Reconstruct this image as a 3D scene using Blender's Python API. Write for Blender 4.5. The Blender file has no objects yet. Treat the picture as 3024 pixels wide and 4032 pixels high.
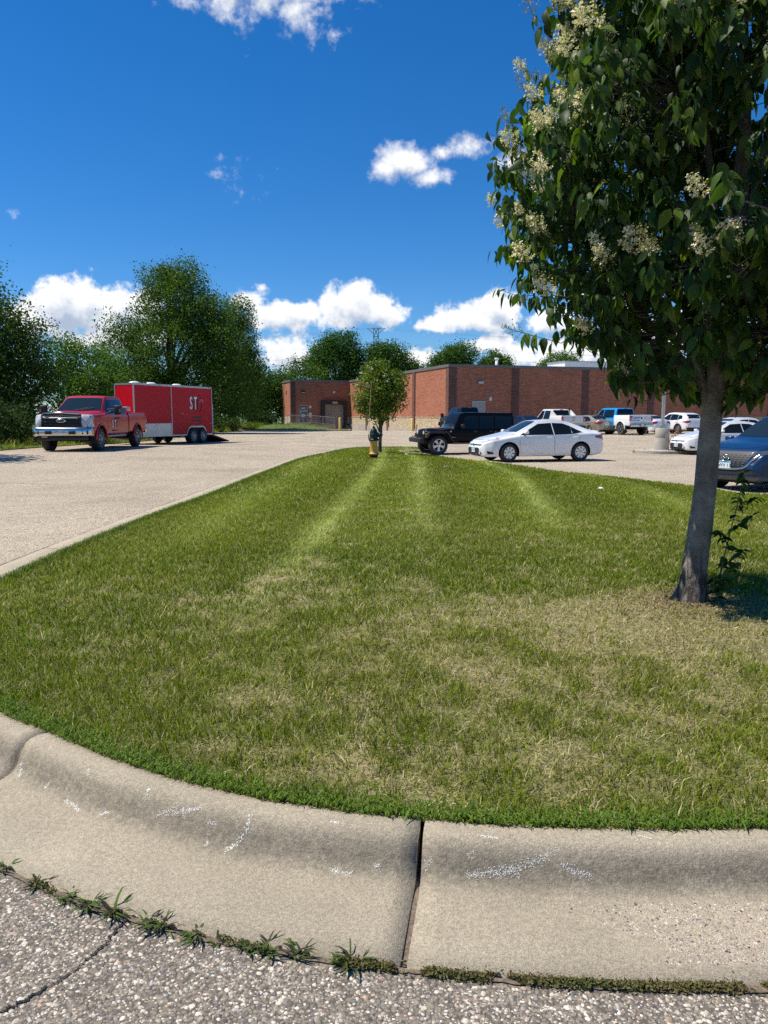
import bpy, bmesh, math, random
import numpy as np
from mathutils import Vector, Matrix
from mathutils.bvhtree import BVHTree
from mathutils.geometry import delaunay_2d_cdt

random.seed(7)
RNG = np.random.default_rng(11)
R = math.radians
scene = bpy.context.scene
COL = scene.collection

# ------------------------------------------------------------------ camera
EYE = 1.6
PITCH = R(7.2)
FPX = 3000.0                       # focal length in pixels of the 3024 x 4032 photograph
cam_d = bpy.data.cameras.new('camera')
cam_d.sensor_fit = 'VERTICAL'
cam_d.sensor_height = 36.0
cam_d.lens = 36.0 * FPX / 4032.0
cam_d.clip_start = 0.05
cam_d.clip_end = 5000
cam = bpy.data.objects.new('camera', cam_d)
cam.location = (0, 0, EYE)
cam.rotation_euler = (math.pi / 2 - PITCH, 0, 0)
COL.objects.link(cam)
scene.camera = cam

# ------------------------------------------------------------------ sun, sky, exposure
SUN_TO = Vector((-0.60, 0.03, 1.0)).normalized()     # direction towards the sun
sun_el = math.asin(SUN_TO.z)
sun_az = math.atan2(SUN_TO.x, SUN_TO.y)              # clockwise from +Y
sd = bpy.data.lights.new('sun', 'SUN')
sd.energy = 5.0
sd.angle = R(0.53)
sd.color = (1.0, 0.94, 0.83)
so = bpy.data.objects.new('sun', sd)
so.rotation_euler = (-SUN_TO).to_track_quat('-Z', 'Y').to_euler()
so.location = (-30, 10, 60)
COL.objects.link(so)

scene.view_settings.view_transform = 'Standard'
scene.view_settings.look = 'None'
scene.view_settings.gamma = 1.0
scene.view_settings.use_curve_mapping = False
scene.view_settings.exposure = 0.30
try:
    scene.cycles.use_denoising = False
    scene.cycles.max_bounces = 8
    scene.cycles.transparent_max_bounces = 8
    scene.cycles.sample_clamp_indirect = 8
    scene.cycles.use_adaptive_sampling = True
    scene.cycles.adaptive_threshold = 0.012
except Exception:
    pass


class NT:
    """tiny helper round a node tree"""
    def __init__(self, tree):
        self.t = tree
    def n(self, kind, **kw):
        nd = self.t.nodes.new(kind)
        for k, v in kw.items():
            setattr(nd, k, v)
        return nd
    def l(self, a, b):
        self.t.links.new(a, b)
    def put(self, sock, v):
        if isinstance(v, bpy.types.NodeSocket):
            self.l(v, sock)
        else:
            sock.default_value = v
    def m(self, op, a, b=None, c=None, clamp=False):
        nd = self.n('ShaderNodeMath', operation=op, use_clamp=clamp)
        self.put(nd.inputs[0], a)
        if b is not None: self.put(nd.inputs[1], b)
        if c is not None: self.put(nd.inputs[2], c)
        return nd.outputs[0]
    def vm(self, op, a, b=None):
        nd = self.n('ShaderNodeVectorMath', operation=op)
        self.put(nd.inputs[0], a)
        if b is not None: self.put(nd.inputs[1], b)
        return nd.outputs[0]
    def mix(self, f, a, b, mode='MIX'):
        nd = self.n('ShaderNodeMix', data_type='RGBA', blend_type=mode)
        self.put(nd.inputs[0], f)
        self.put(nd.inputs[6], a if not isinstance(a, tuple) or len(a) == 4 else (*a, 1))
        self.put(nd.inputs[7], b if not isinstance(b, tuple) or len(b) == 4 else (*b, 1))
        return nd.outputs[2]
    def noise(self, vec, scale, detail=4, rough=.55, dist=0):
        nd = self.n('ShaderNodeTexNoise')
        nd.inputs['Scale'].default_value = scale
        nd.inputs['Detail'].default_value = detail
        nd.inputs['Roughness'].default_value = rough
        nd.inputs['Distortion'].default_value = dist
        if vec is not None: self.l(vec, nd.inputs['Vector'])
        return nd.outputs['Fac']
    def ramp(self, f, stops, interp='LINEAR'):
        nd = self.n('ShaderNodeValToRGB')
        nd.color_ramp.interpolation = interp
        el = nd.color_ramp.elements
        while len(el) < len(stops): el.new(0.5)
        for e, (p, c) in zip(el, stops):
            e.position = p
            e.color = (*c, 1) if len(c) == 3 else c
        self.put(nd.inputs[0], f)
        return nd.outputs[0]
    def smooth(self, v, a, b):
        nd = self.n('ShaderNodeMapRange', interpolation_type='SMOOTHSTEP')
        self.put(nd.inputs[0], v)
        nd.inputs[1].default_value = a
        nd.inputs[2].default_value = b
        return nd.outputs[0]


world = bpy.data.worlds.new('World')
scene.world = world
world.use_nodes = True
wt = NT(world.node_tree)
world.node_tree.nodes.clear()


def dir_of(u, v):
    """azimuth and elevation of a point of the photo given in 1659-wide pixels"""
    cx = (u * 1.8228 - 1512) / FPX
    cy = (2016 - v * 1.8228) / FPX
    y = math.cos(PITCH) + math.sin(PITCH) * cy
    z = -math.sin(PITCH) + math.cos(PITCH) * cy
    return math.atan2(cx, y), math.atan2(z, math.hypot(cx, y))


# cumulus of the day: centre, half width, half height above / below the centre, strength
CLOUDS = [
    (560, -40, 210, 70, 95, .85), (470, -5, 110, 45, 50, .65), (640, 20, 80, 45, 60, .7), (650, 45, 46, 30, 38, .6),
    (868, 345, 68, 42, 50, .95), (840, 365, 48, 30, 38, .8), (925, 385, 62, 20, 24, .52), (1012, 318, 62, 30, 28, .62), (955, 325, 30, 16, 20, .5),
    (1110, 345, 55, 30, 34, .5), (494, 377, 30, 18, 20, .12), (40, 458, 14, 9, 10, .12),
    (640, 60, 60, 40, 40, .22),
    (160, 668, 130, 72, 62, 1.25), (280, 665, 110, 50, 60, .95), (80, 690, 110, 60, 60, .9), (240, 720, 120, 40, 50, .8),
    (540, 650, 46, 30, 30, .5), (610, 682, 92, 34, 32, .85), (655, 668, 50, 22, 26, .7),
    (775, 668, 104, 56, 40, 1.15), (850, 680, 62, 32, 34, .85), (740, 690, 60, 30, 26, .8),
    (1030, 690, 118, 44, 34, 1.05), (1075, 668, 60, 42, 34, 1.0), (950, 702, 70, 26, 24, .8),
    (1190, 695, 76, 34, 36, .95), (1260, 760, 150, 46, 60, 1.0), (1060, 740, 60, 22, 26, .75), (1110, 765, 70, 26, 30, .8),
    (625, 762, 84, 36, 50, .85), (1330, 640, 120, 50, 50, .8), (1480, 720, 150, 60, 60, 1.0), (1560, 560, 80, 40, 40, .75), (1300, 330, 60, 40, 50, .8),
    (905, 772, 60, 20, 26, .45)]


def cloud_group(name, blobs):
    g = bpy.data.node_groups.new(name, 'ShaderNodeTree')
    g.interface.new_socket('Dir', in_out='INPUT', socket_type='NodeSocketVector')
    g.interface.new_socket('Density', in_out='OUTPUT', socket_type='NodeSocketFloat')
    g.interface.new_socket('Toward sun', in_out='OUTPUT', socket_type='NodeSocketFloat')
    q = NT(g)
    gi = q.n('NodeGroupInput'); go = q.n('NodeGroupOutput')
    D = gi.outputs[0]
    sp = q.n('ShaderNodeSeparateXYZ'); q.l(D, sp.inputs[0])
    az = q.m('ARCTAN2', sp.outputs[0], sp.outputs[1])
    el = q.m('ARCSINE', sp.outputs[2])
    up = .016
    acc = acc2 = None
    for (u, v, ru, rt, rb, w) in blobs:
        if v > 580: ru, rt, rb = ru * 1.02, rt * 1.12, rb * 1.0
        a0, e0 = dir_of(u, v)
        a1, _ = dir_of(u + ru, v)
        _, et = dir_of(u, v - rt)
        _, eb = dir_of(u, v + rb)
        ka, kt, kb = 1 / max(a1 - a0, .004), 1 / max(et - e0, .003), 1 / max(e0 - eb, .003)
        x = q.m('MULTIPLY_ADD', az, ka, -a0 * ka)
        xx = q.m('MULTIPLY', x, x)
        for k in (0, 1):
            s_ = up * k
            y = q.m('MAXIMUM', q.m('MULTIPLY_ADD', el, kt, (s_ - e0) * kt), q.m('MULTIPLY_ADD', el, -kb, (e0 - s_) * kb))
            d = q.m('SQRT', q.m('MULTIPLY_ADD', y, y, xx))
            f = q.m('MULTIPLY_ADD', d, -w, w)
            if k == 0: acc = f if acc is None else q.m('MAXIMUM', acc, f)
            else: acc2 = f if acc2 is None else q.m('MAXIMUM', acc2, f)
    if not blobs:      # the same kind of day all round, outside the picture as well
        n0 = q.noise(D, 4.5, 3, .5)
        belt = q.m('MULTIPLY', q.smooth(el, .0, .06), q.m('SUBTRACT', 1.0, q.smooth(el, .2, .8)))
        acc = acc2 = q.m('SUBTRACT', q.m('MULTIPLY', belt, q.m('MULTIPLY_ADD', n0, 4.5, -2.25)), .5)
    for i, (a_, off) in enumerate(((acc, (0, 0, 0)), (acc2, (-.009, 0.0, .014)))):
        DD = q.vm('ADD', D, off)
        big = q.noise(DD, 17.0, 2, .5)
        fine = q.noise(DD, 46.0, 5, .62)
        nz = q.m('ADD', q.m('MULTIPLY_ADD', big, .9, -.42), q.m('MULTIPLY_ADD', fine, 1.5, -.74))
        q.l(q.m('ADD', a_, nz), go.inputs[i])
    return g


tc = wt.n('ShaderNodeTexCoord')
D0 = wt.vm('NORMALIZE', tc.outputs['Generated'])
sky = wt.n('ShaderNodeTexSky', sky_type='NISHITA')
sky.sun_disc = False
sky.sun_elevation = sun_el
sky.sun_rotation = sun_az
sky.altitude = 300
sky.air_density = 1.0
sky.dust_density = 0.1
sky.ozone_density = 4.0
hs = wt.n('ShaderNodeHueSaturation')
hs.inputs['Saturation'].default_value = 1.2
hs.inputs['Value'].default_value = 1.0
wt.l(wt.mix(1.0, sky.outputs[0], (.80, .98, 1.22), 'MULTIPLY'), hs.inputs['Color'])
SKY_STRENGTH = .085
CLOUD_WHITE = .90


def sky_branch(group, a0=-.02, a1=.70):
    if group is None:
        col = hs.outputs[0]
    else:
        g = wt.n('ShaderNodeGroup'); g.node_tree = group
        wt.l(D0, g.inputs[0])
        alpha = wt.smooth(g.outputs[0], a0, a1)
        shade = wt.smooth(wt.m('SUBTRACT', g.outputs[1], wt.m('MULTIPLY', g.outputs[0], .30)), .0, 1.0)
        cc = wt.mix(shade, (1.0, 1.0, 1.0), (.40, .48, .62))
        c2 = wt.vm('SCALE', cc); c2.node.inputs['Scale'].default_value = CLOUD_WHITE / SKY_STRENGTH
        col = wt.mix(wt.m('MULTIPLY', alpha, .97), hs.outputs[0], c2)
    bg = wt.n('ShaderNodeBackground')
    bg.inputs['Strength'].default_value = SKY_STRENGTH
    wt.l(col, bg.inputs['Color'])
    return bg.outputs[0]


def choose(f, a, b):
    ms = wt.n('ShaderNodeMixShader')
    wt.l(f, ms.inputs[0]); wt.l(a, ms.inputs[1]); wt.l(b, ms.inputs[2])
    return ms.outputs[0]


# clouds are worked out zone by zone, which only saves time: far side, low clouds ahead, high clouds ahead
sp_ = wt.n('ShaderNodeSeparateXYZ'); wt.l(D0, sp_.inputs[0])
az_ = wt.m('ABSOLUTE', wt.m('ARCTAN2', sp_.outputs[0], sp_.outputs[1]))
el_ = wt.m('ARCSINE', sp_.outputs[2])
ahead = wt.m('LESS_THAN', az_, .78)
high = wt.m('GREATER_THAN', el_, .215)
low_b = [c for c in CLOUDS if c[1] > 540]
high_b = [c for c in CLOUDS if c[1] < 570]
front = choose(high, sky_branch(cloud_group('low_clouds', low_b), .02, .42), sky_branch(cloud_group('high_clouds', high_b)))
final = choose(ahead, sky_branch(cloud_group('other_clouds', [])), front)
wo = wt.n('ShaderNodeOutputWorld')
wt.l(final, wo.inputs['Surface'])
try:
    world.cycles.sampling_method = 'MANUAL'
    world.cycles.sample_map_resolution = 512
except Exception:
    pass

# ------------------------------------------------------------------ lie of the land
_CP = np.array([(0, 0, 0), (-4, 5, .05), (0, 8, .02), (4, 4, .0), (0, 16, .03), (-5, 16, .16), (-10.5, 26.5, .40), (-10.4, 31, .36), (-9, 38, .21),
                (5.4, 26.5, .02), (2.5, 32.5, -.07), (7.4, 16.6, -.06), (13, 3, -.1), (-6, 2, .06), (5.6, 67, .24), (20, 60, .2), (14, 34, -.08),
                (23, 56, .2), (-3.5, 95, -.42), (-10, 82, -.06), (-5, 80, -.04), (0, 75, .1), (30, 40, .05), (-14, 58, .2), (-20, 28, .5), (-20, 10, .35), (20, 18, -.15),
                (-40, 60, .5), (45, 80, .3), (-12, 95, .5), (-60, 20, .5), (60, 20, 0), (0, -20, 0), (-60, 120, .4), (60, 140, .4), (0, 140, .4), (-25, 90, .5)], float)


def zg(x, y):
    x = np.asarray(x, float); y = np.asarray(y, float)
    d2 = (x[..., None] - _CP[:, 0]) ** 2 + (y[..., None] - _CP[:, 1]) ** 2
    w = 1.0 / (d2 + 3.5 ** 2) ** 1.7
    return (w * _CP[:, 2]).sum(-1) / w.sum(-1)


def zg1(x, y):
    return float(zg(np.array([x]), np.array([y]))[0])


def ray(X, Y):
    """direction through a pixel of the 3024 x 4032 photograph, scaled to unit depth along +Y"""
    cx = (X - 1512) / FPX
    cy = (2016 - Y) / FPX
    y = math.cos(PITCH) + math.sin(PITCH) * cy
    z = -math.sin(PITCH) + math.cos(PITCH) * cy
    return cx / y, z / y


def hit(X, Y, lift=0.0):
    """where the ray through a pixel meets the ground (raised by lift)"""
    rx, rz = ray(X, Y)
    d = 2.0
    for _ in range(60):
        zz = zg1(rx * d, d) + lift
        d = .5 * d + .5 * max(.5, (zz - EYE) / rz)
    return rx * d, d


def at(X, depth):
    return ray(X, 1637)[0] * depth


# ------------------------------------------------------------------ object helpers
def tag(o, label=None, cat=None, group=None, kind=None):
    if label: o['label'] = label
    if cat: o['category'] = cat
    if group: o['group'] = group
    if kind: o['kind'] = kind
    return o


def link(name, me, mats=None, parent=None):
    o = bpy.data.objects.new(name, me)
    COL.objects.link(o)
    if mats is not None:
        for m_ in (mats if isinstance(mats, (list, tuple)) else [mats]):
            me.materials.append(m_)
    if parent is not None: o.parent = parent
    return o


def empty(name, loc=(0, 0, 0), rz=0.0):
    o = bpy.data.objects.new(name, None)
    o.empty_display_size = .2
    o.location = loc
    o.rotation_euler = (0, 0, rz)
    COL.objects.link(o)
    return o


def shade_smooth(me, flag=True):
    me.polygons.foreach_set('use_smooth', np.full(len(me.polygons), flag))


def np_mesh(name, V, F, smooth=False, colors=None):
    """mesh out of arrays; F is n x 3 or n x 4; colors: one rgb per vertex"""
    V = np.asarray(V, np.float32); F = np.asarray(F, np.int32)
    k = F.shape[1]
    me = bpy.data.meshes.new(name)
    me.vertices.add(len(V)); me.vertices.foreach_set('co', V.ravel())
    me.loops.add(F.size); me.loops.foreach_set('vertex_index', F.ravel())
    me.polygons.add(len(F))
    me.polygons.foreach_set('loop_start', np.arange(0, F.size, k, dtype=np.int32))
    me.polygons.foreach_set('loop_total', np.full(len(F), k, np.int32))
    if smooth: me.polygons.foreach_set('use_smooth', np.ones(len(F), bool))
    me.update(calc_edges=True)
    if colors is not None:
        ca = me.color_attributes.new('Col', 'FLOAT_COLOR', 'POINT')
        c4 = np.ones((len(V), 4), np.float32); c4[:, :3] = colors
        ca.data.foreach_set('color', c4.ravel())
    return me


class MB:
    """collects simple shapes into one mesh"""
    def __init__(self):
        self.v = []; self.f = []
    def add(self, V, F):
        b = len(self.v)
        self.v += [tuple(p) for p in V]
        self.f += [tuple(i + b for i in q) for q in F]
        return self
    def box(self, c, s, rot=None, bev=0.0):
        x, y, z = s[0] / 2, s[1] / 2, s[2] / 2
        if bev <= 0:
            V = [Vector((a * x, b * y, d * z)) for a in (-1, 1) for b in (-1, 1) for d in (-1, 1)]
            F = [(0, 1, 3, 2), (4, 6, 7, 5), (0, 4, 5, 1), (2, 3, 7, 6), (0, 2, 6, 4), (1, 5, 7, 3)]
        else:
            bm = bmesh.new(); bmesh.ops.create_cube(bm, size=1.0)
            for q in bm.verts: q.co = Vector((q.co.x * s[0], q.co.y * s[1], q.co.z * s[2]))
            bmesh.ops.bevel(bm, geom=bm.edges[:], offset=bev, segments=2, affect='EDGES', profile=.6)
            bm.verts.index_update()
            V = [q.co.copy() for q in bm.verts]
            F = [tuple(q.index for q in f.verts) for f in bm.faces]
            bm.free()
        M = Matrix.Translation(c)
        if rot is not None: M = M @ (rot.to_matrix().to_4x4() if not isinstance(rot, Matrix) else rot.to_4x4())
        return self.add([M @ p for p in V], F)
    def tube(self, pts, rad, seg=8, caps=True):
        pts = [Vector(p) for p in pts]
        rad = [rad] * len(pts) if not hasattr(rad, '__len__') else rad
        V = []; F = []
        up = None
        for i, p in enumerate(pts):
            t = (pts[min(i + 1, len(pts) - 1)] - pts[max(i - 1, 0)]).normalized()
            if up is None: up = Vector((0, 0, 1)) if abs(t.z) < .9 else Vector((1, 0, 0))
            a = t.cross(up).normalized(); b = t.cross(a).normalized(); up = -b if (-b).dot(up) > 0 else b
            a = t.cross(up).normalized()
            for k in range(seg):
                q = 2 * math.pi * k / seg
                V.append(p + (a * math.cos(q) + up * math.sin(q)) * rad[i])
        for i in range(len(pts) - 1):
            for k in range(seg):
                k2 = (k + 1) % seg
                F.append((i * seg + k, i * seg + k2, (i + 1) * seg + k2, (i + 1) * seg + k))
        if caps:
            F.append(tuple(range(seg - 1, -1, -1)))
            F.append(tuple((len(pts) - 1) * seg + k for k in range(seg)))
        return self.add(V, F)
    def lathe(self, prof, seg=24, M=Matrix.Identity(4), close=False):
        """prof: (r, z) pairs turned about local Z"""
        V = []; F = []
        n = len(prof)
        for k in range(seg):
            q = 2 * math.pi * k / seg
            for r, z in prof: V.append(M @ Vector((r * math.cos(q), r * math.sin(q), z)))
        for k in range(seg):
            k2 = (k + 1) % seg
            for i in range(n - 1 + (1 if close else 0)):
                i2 = (i + 1) % n
                F.append((k * n + i, k2 * n + i, k2 * n + i2, k * n + i2))
        return self.add(V, F)
    def prism(self, poly, t, M=Matrix.Identity(4)):
        """flat outline (x, y) given thickness t along z"""
        n = len(poly)
        V = [M @ Vector((x, y, 0)) for x, y in poly] + [M @ Vector((x, y, t)) for x, y in poly]
        F = [tuple(range(n - 1, -1, -1)), tuple(range(n, 2 * n))] + [(i, (i + 1) % n, n + (i + 1) % n, n + i) for i in range(n)]
        return self.add(V, F)
    def mesh(self, name='m', smooth=False):
        me = bpy.data.meshes.new(name)
        me.from_pydata(self.v, [], self.f)
        if smooth: shade_smooth(me)
        me.update()
        return me
    def build(self, name, mat, parent=None, smooth=False):
        return link(name, self.mesh(name, smooth), mat, parent)


def recalc(me):
    bm = bmesh.new(); bm.from_mesh(me)
    bmesh.ops.recalc_face_normals(bm, faces=bm.faces[:])
    bm.to_mesh(me); bm.free()


def smooth_by_angle(me, deg=35):
    shade_smooth(me)
    bm = bmesh.new(); bm.from_mesh(me)
    for e in bm.edges:
        e.smooth = len(e.link_faces) != 2 or e.calc_face_angle(0) < R(deg)
    bm.to_mesh(me); bm.free()


def catmull(pts, n, closed=False):
    P = [Vector(p) if len(p) == 3 else Vector((*p, 0)) for p in pts]
    out = []
    m_ = len(P)
    for i in range(m_ if closed else m_ - 1):
        p1, p2 = P[i], P[(i + 1) % m_]
        p0 = P[i - 1] if (closed or i > 0) else p1 * 2 - p2
        p3 = P[(i + 2) % m_] if (closed or i + 2 < m_) else p2 * 2 - p1
        for k in range(n):
            t = k / n
            out.append(.5 * ((2 * p1) + (p2 - p0) * t + (2 * p0 - 5 * p1 + 4 * p2 - p3) * t * t + (3 * p1 - p0 - 3 * p2 + p3) * t ** 3))
    if not closed: out.append(P[-1])
    return out


def text_mesh(txt, size, extrude=0.0, font_bold=False, align='CENTER'):
    cu = bpy.data.curves.new('txt', 'FONT')
    cu.body = txt; cu.size = size; cu.extrude = extrude
    cu.align_x = align; cu.align_y = 'CENTER'
    cu.resolution_u = 3
    if font_bold: cu.offset = size * .018
    o = bpy.data.objects.new('txt', cu)
    COL.objects.link(o)
    dg = bpy.context.evaluated_depsgraph_get()
    me = bpy.data.meshes.new_from_object(o.evaluated_get(dg))
    bpy.data.objects.remove(o); bpy.data.curves.remove(cu)
    me.materials.clear()
    return me


# ------------------------------------------------------------------ materials
def mat(name, base, rough=.6, metal=0.0, spec=.5, coat=0.0, var=None, bump=None, attr=None, trans=0.0, coord='Object', emit=None):
    """var: (scale, darker rgb factor, lighter rgb factor); bump: (scale, strength)"""
    m_ = bpy.data.materials.new(name)
    m_.use_nodes = True
    q = NT(m_.node_tree)
    b = m_.node_tree.nodes['Principled BSDF']
    b.inputs['Roughness'].default_value = rough
    b.inputs['Metallic'].default_value = metal
    b.inputs['Specular IOR Level'].default_value = spec
    b.inputs['Coat Weight'].default_value = coat
    b.inputs['Coat Roughness'].default_value = .03
    c = (*base, 1)
    b.inputs['Base Color'].default_value = c
    src = None
    tcn = q.n('ShaderNodeTexCoord')
    if attr:
        a = q.n('ShaderNodeVertexColor', layer_name=attr)
        src = a.outputs[0]
    if var:
        f = q.noise(tcn.outputs[coord], var[0], 6, .62)
        f = q.smooth(f, .25, .75)
        lo = tuple(var[1] * x for x in base); hi = tuple(var[2] * x for x in base)
        if src is None:
            src = q.mix(f, lo, hi)
        else:
            src = q.mix(1.0, src, q.mix(f, (var[1],) * 3, (var[2],) * 3), 'MULTIPLY')
    if src is not None: q.l(src, b.inputs['Base Color'])
    if bump:
        h = q.noise(tcn.outputs[coord], bump[0], 5, .6)
        bn = q.n('ShaderNodeBump')
        bn.inputs['Strength'].default_value = bump[1]
        bn.inputs['Distance'].default_value = .01 if len(bump) < 3 else bump[2]
        q.l(h, bn.inputs['Height']); q.l(bn.outputs[0], b.inputs['Normal'])
    if trans > 0:
        tr = q.n('ShaderNodeBsdfTranslucent')
        if src is not None:
            q.l(q.mix(1.0, src, (1.25, 1.35, .45), 'MULTIPLY'), tr.inputs[0])
        else:
            tr.inputs[0].default_value = (base[0] * 1.25, base[1] * 1.35, base[2] * .5, 1)
        ms = q.n('ShaderNodeMixShader'); ms.inputs[0].default_value = trans
        q.l(b.outputs[0], ms.inputs[1]); q.l(tr.outputs[0], ms.inputs[2])
        q.l(ms.outputs[0], m_.node_tree.nodes['Material Output'].inputs['Surface'])
    if emit:
        b.inputs['Emission Color'].default_value = (*emit[0], 1); b.inputs['Emission Strength'].default_value = emit[1]
    return m_


def mat_asphalt(name, near):
    """worn bituminous paving: pale and pinkish stones in a dark binder"""
    m_ = bpy.data.materials.new(name); m_.use_nodes = True
    q = NT(m_.node_tree); b = m_.node_tree.nodes['Principled BSDF']
    b.inputs['Roughness'].default_value = .9
    b.inputs['Specular IOR Level'].default_value = .25
    P_ = q.n('ShaderNodeTexCoord').outputs['Object']
    vo = q.n('ShaderNodeTexVoronoi', feature='F1'); vo.inputs['Scale'].default_value = 105
    q.l(P_, vo.inputs['Vector'])
    vs = q.n('ShaderNodeSeparateColor'); q.l(vo.outputs['Color'], vs.inputs[0])
    stone = q.ramp(vs.outputs[0], [(0, (.15, .13, .115)), (.20, (.27, .225, .19)), (.45, (.44, .37, .295)), (.62, (.55, .475, .385)), (.85, (.66, .59, .48)), (1, (.48, .32, .235))])
    gap = q.smooth(vo.outputs['Distance'], .50, .78)
    c = q.mix(gap, stone, (.11, .095, .082))
    sp = q.n('ShaderNodeSeparateXYZ'); q.l(P_, sp.inputs[0])
    worn = q.m('MULTIPLY', q.m('SUBTRACT', 1.0, q.smooth(q.m('ABSOLUTE', sp.outputs[0]), 1.35, 1.75)), q.m('SUBTRACT', 1.0, q.smooth(sp.outputs[1], 2.9, 3.4)))
    c = q.mix(q.m('MULTIPLY', worn, .75), c, (.105, .095, .088))
    if near:
        c = q.mix(.55, c, (.085, .08, .082))
    patch = q.ramp(q.noise(P_, .35, 5, .6), [(.28, (.78, .765, .75)), (.5, (1, 1, 1)), (.72, (1.12, 1.11, 1.09))])
    fine = q.ramp(q.noise(P_, 9, 6, .7), [(.3, (.88, .88, .88)), (.7, (1.12, 1.12, 1.12))])
    c = q.mix(1.0, c, patch, 'MULTIPLY'); c = q.mix(1.0, c, fine, 'MULTIPLY')
    c = q.mix(1.0, c, (1.12, 1.10, 1.0), 'MULTIPLY')
    q.l(c, b.inputs['Base Color'])
    bn = q.n('ShaderNodeBump'); bn.inputs['Strength'].default_value = .6; bn.inputs['Distance'].default_value = .004
    q.l(q.m('SUBTRACT', 1.0, gap), bn.inputs['Height']); q.l(bn.outputs[0], b.inputs['Normal'])
    return m_


def mat_concrete(name, base, grime=None):
    m_ = bpy.data.materials.new(name); m_.use_nodes = True
    q = NT(m_.node_tree); b = m_.node_tree.nodes['Principled BSDF']
    b.inputs['Roughness'].default_value = .92
    b.inputs['Specular IOR Level'].default_value = .2
    P_ = q.n('ShaderNodeTexCoord').outputs['Object']
    big = q.ramp(q.noise(P_, 1.4, 5, .6), [(.3, tuple(.84 * x for x in base)), (.7, tuple(1.1 * x for x in base))])
    sp = q.ramp(q.noise(P_, 260, 3, .7), [(.32, (.55, .54, .53)), (.5, (1, 1, 1)), (.68, (1.38, 1.34, 1.26))])
    c = q.mix(1.0, big, sp, 'MULTIPLY')
    sp2 = q.ramp(q.noise(P_, 70, 4, .7), [(.35, (.78, .78, .79)), (.65, (1.16, 1.14, 1.10))])
    c = q.mix(1.0, c, sp2, 'MULTIPLY')
    if grime:
        a = q.n('ShaderNodeVertexColor', layer_name='Col')
        s2 = q.n('ShaderNodeSeparateColor'); q.l(a.outputs[0], s2.inputs[0])
        n1 = q.noise(P_, 3.0, 5, .65)
        n2 = q.noise(P_, 45, 4, .7)
        f = q.m('MULTIPLY', q.m('MULTIPLY', s2.outputs[0], .82), q.m('ADD', q.m('MULTIPLY', n1, .9), q.m('MULTIPLY_ADD', n2, 2.0, -.85)), clamp=True)
        c = q.mix(f, c, grime)
    q.l(c, b.inputs['Base Color'])
    bn = q.n('ShaderNodeBump'); bn.inputs['Strength'].default_value = .9; bn.inputs['Distance'].default_value = .006
    q.l(q.noise(P_, 120, 5, .75), bn.inputs['Height']); q.l(bn.outputs[0], b.inputs['Normal'])
    return m_


def mat_brick(name, c1, c2, mortar):
    m_ = bpy.data.materials.new(name); m_.use_nodes = True
    q = NT(m_.node_tree); b = m_.node_tree.nodes['Principled BSDF']
    b.inputs['Roughness'].default_value = .9
    b.inputs['Specular IOR Level'].default_value = .2
    uv = q.n('ShaderNodeUVMap').outputs[0]
    bt = q.n('ShaderNodeTexBrick')
    bt.inputs['Scale'].default_value = 1.0
    bt.inputs['Brick Width'].default_value = .203
    bt.inputs['Row Height'].default_value = .0677
    bt.inputs['Mortar Size'].default_value = .006
    bt.inputs['Mortar Smooth'].default_value = .2
    bt.inputs['Bias'].default_value = 0
    bt.inputs['Color1'].default_value = (*c1, 1); bt.inputs['Color2'].default_value = (*c2, 1)
    bt.inputs['Mortar'].default_value = (*mortar, 1)
    q.l(uv, bt.inputs['Vector'])
    mp = q.n('ShaderNodeMapping'); mp.inputs['Scale'].default_value = (.55, 5.5, 1)
    q.l(uv, mp.inputs['Vector'])
    st = q.ramp(q.noise(mp.outputs[0], 1.6, 5, .7), [(.3, (.72, .70, .70)), (.5, (1, 1, 1)), (.72, (1.3, 1.28, 1.25))])
    c = q.mix(1.0, bt.outputs['Color'], st, 'MULTIPLY')
    st2 = q.ramp(q.noise(uv, .25, 4, .6), [(.3, (.88, .87, .86)), (.7, (1.1, 1.1, 1.1))])
    c = q.mix(1.0, c, st2, 'MULTIPLY')
    q.l(c, b.inputs['Base Color'])
    bn = q.n('ShaderNodeBump'); bn.inputs['Strength'].default_value = .5; bn.inputs['Distance'].default_value = .006
    bn.invert = True
    q.l(bt.outputs['Fac'], bn.inputs['Height']); q.l(bn.outputs[0], b.inputs['Normal'])
    return m_


def mat_splitface(name, base):
    m_ = bpy.data.materials.new(name); m_.use_nodes = True
    q = NT(m_.node_tree); b = m_.node_tree.nodes['Principled BSDF']
    b.inputs['Roughness'].default_value = .95
    uv = q.n('ShaderNodeUVMap').outputs[0]
    vo = q.n('ShaderNodeTexVoronoi', feature='DISTANCE_TO_EDGE'); vo.inputs['Scale'].default_value = 3.2
    q.l(uv, vo.inputs['Vector'])
    e = q.smooth(vo.outputs['Distance'], .0, .09)
    n_ = q.ramp(q.noise(uv, 2.4, 5, .7), [(.3, tuple(.8 * x for x in base)), (.7, tuple(1.12 * x for x in base))])
    q.l(q.mix(e, tuple(.62 * x for x in base), n_), b.inputs['Base Color'])
    bn = q.n('ShaderNodeBump'); bn.inputs['Strength'].default_value = .9; bn.inputs['Distance'].default_value = .04
    q.l(q.m('ADD', e, q.noise(uv, 7, 4, .6)), bn.inputs['Height']); q.l(bn.outputs[0], b.inputs['Normal'])
    return m_


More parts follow.
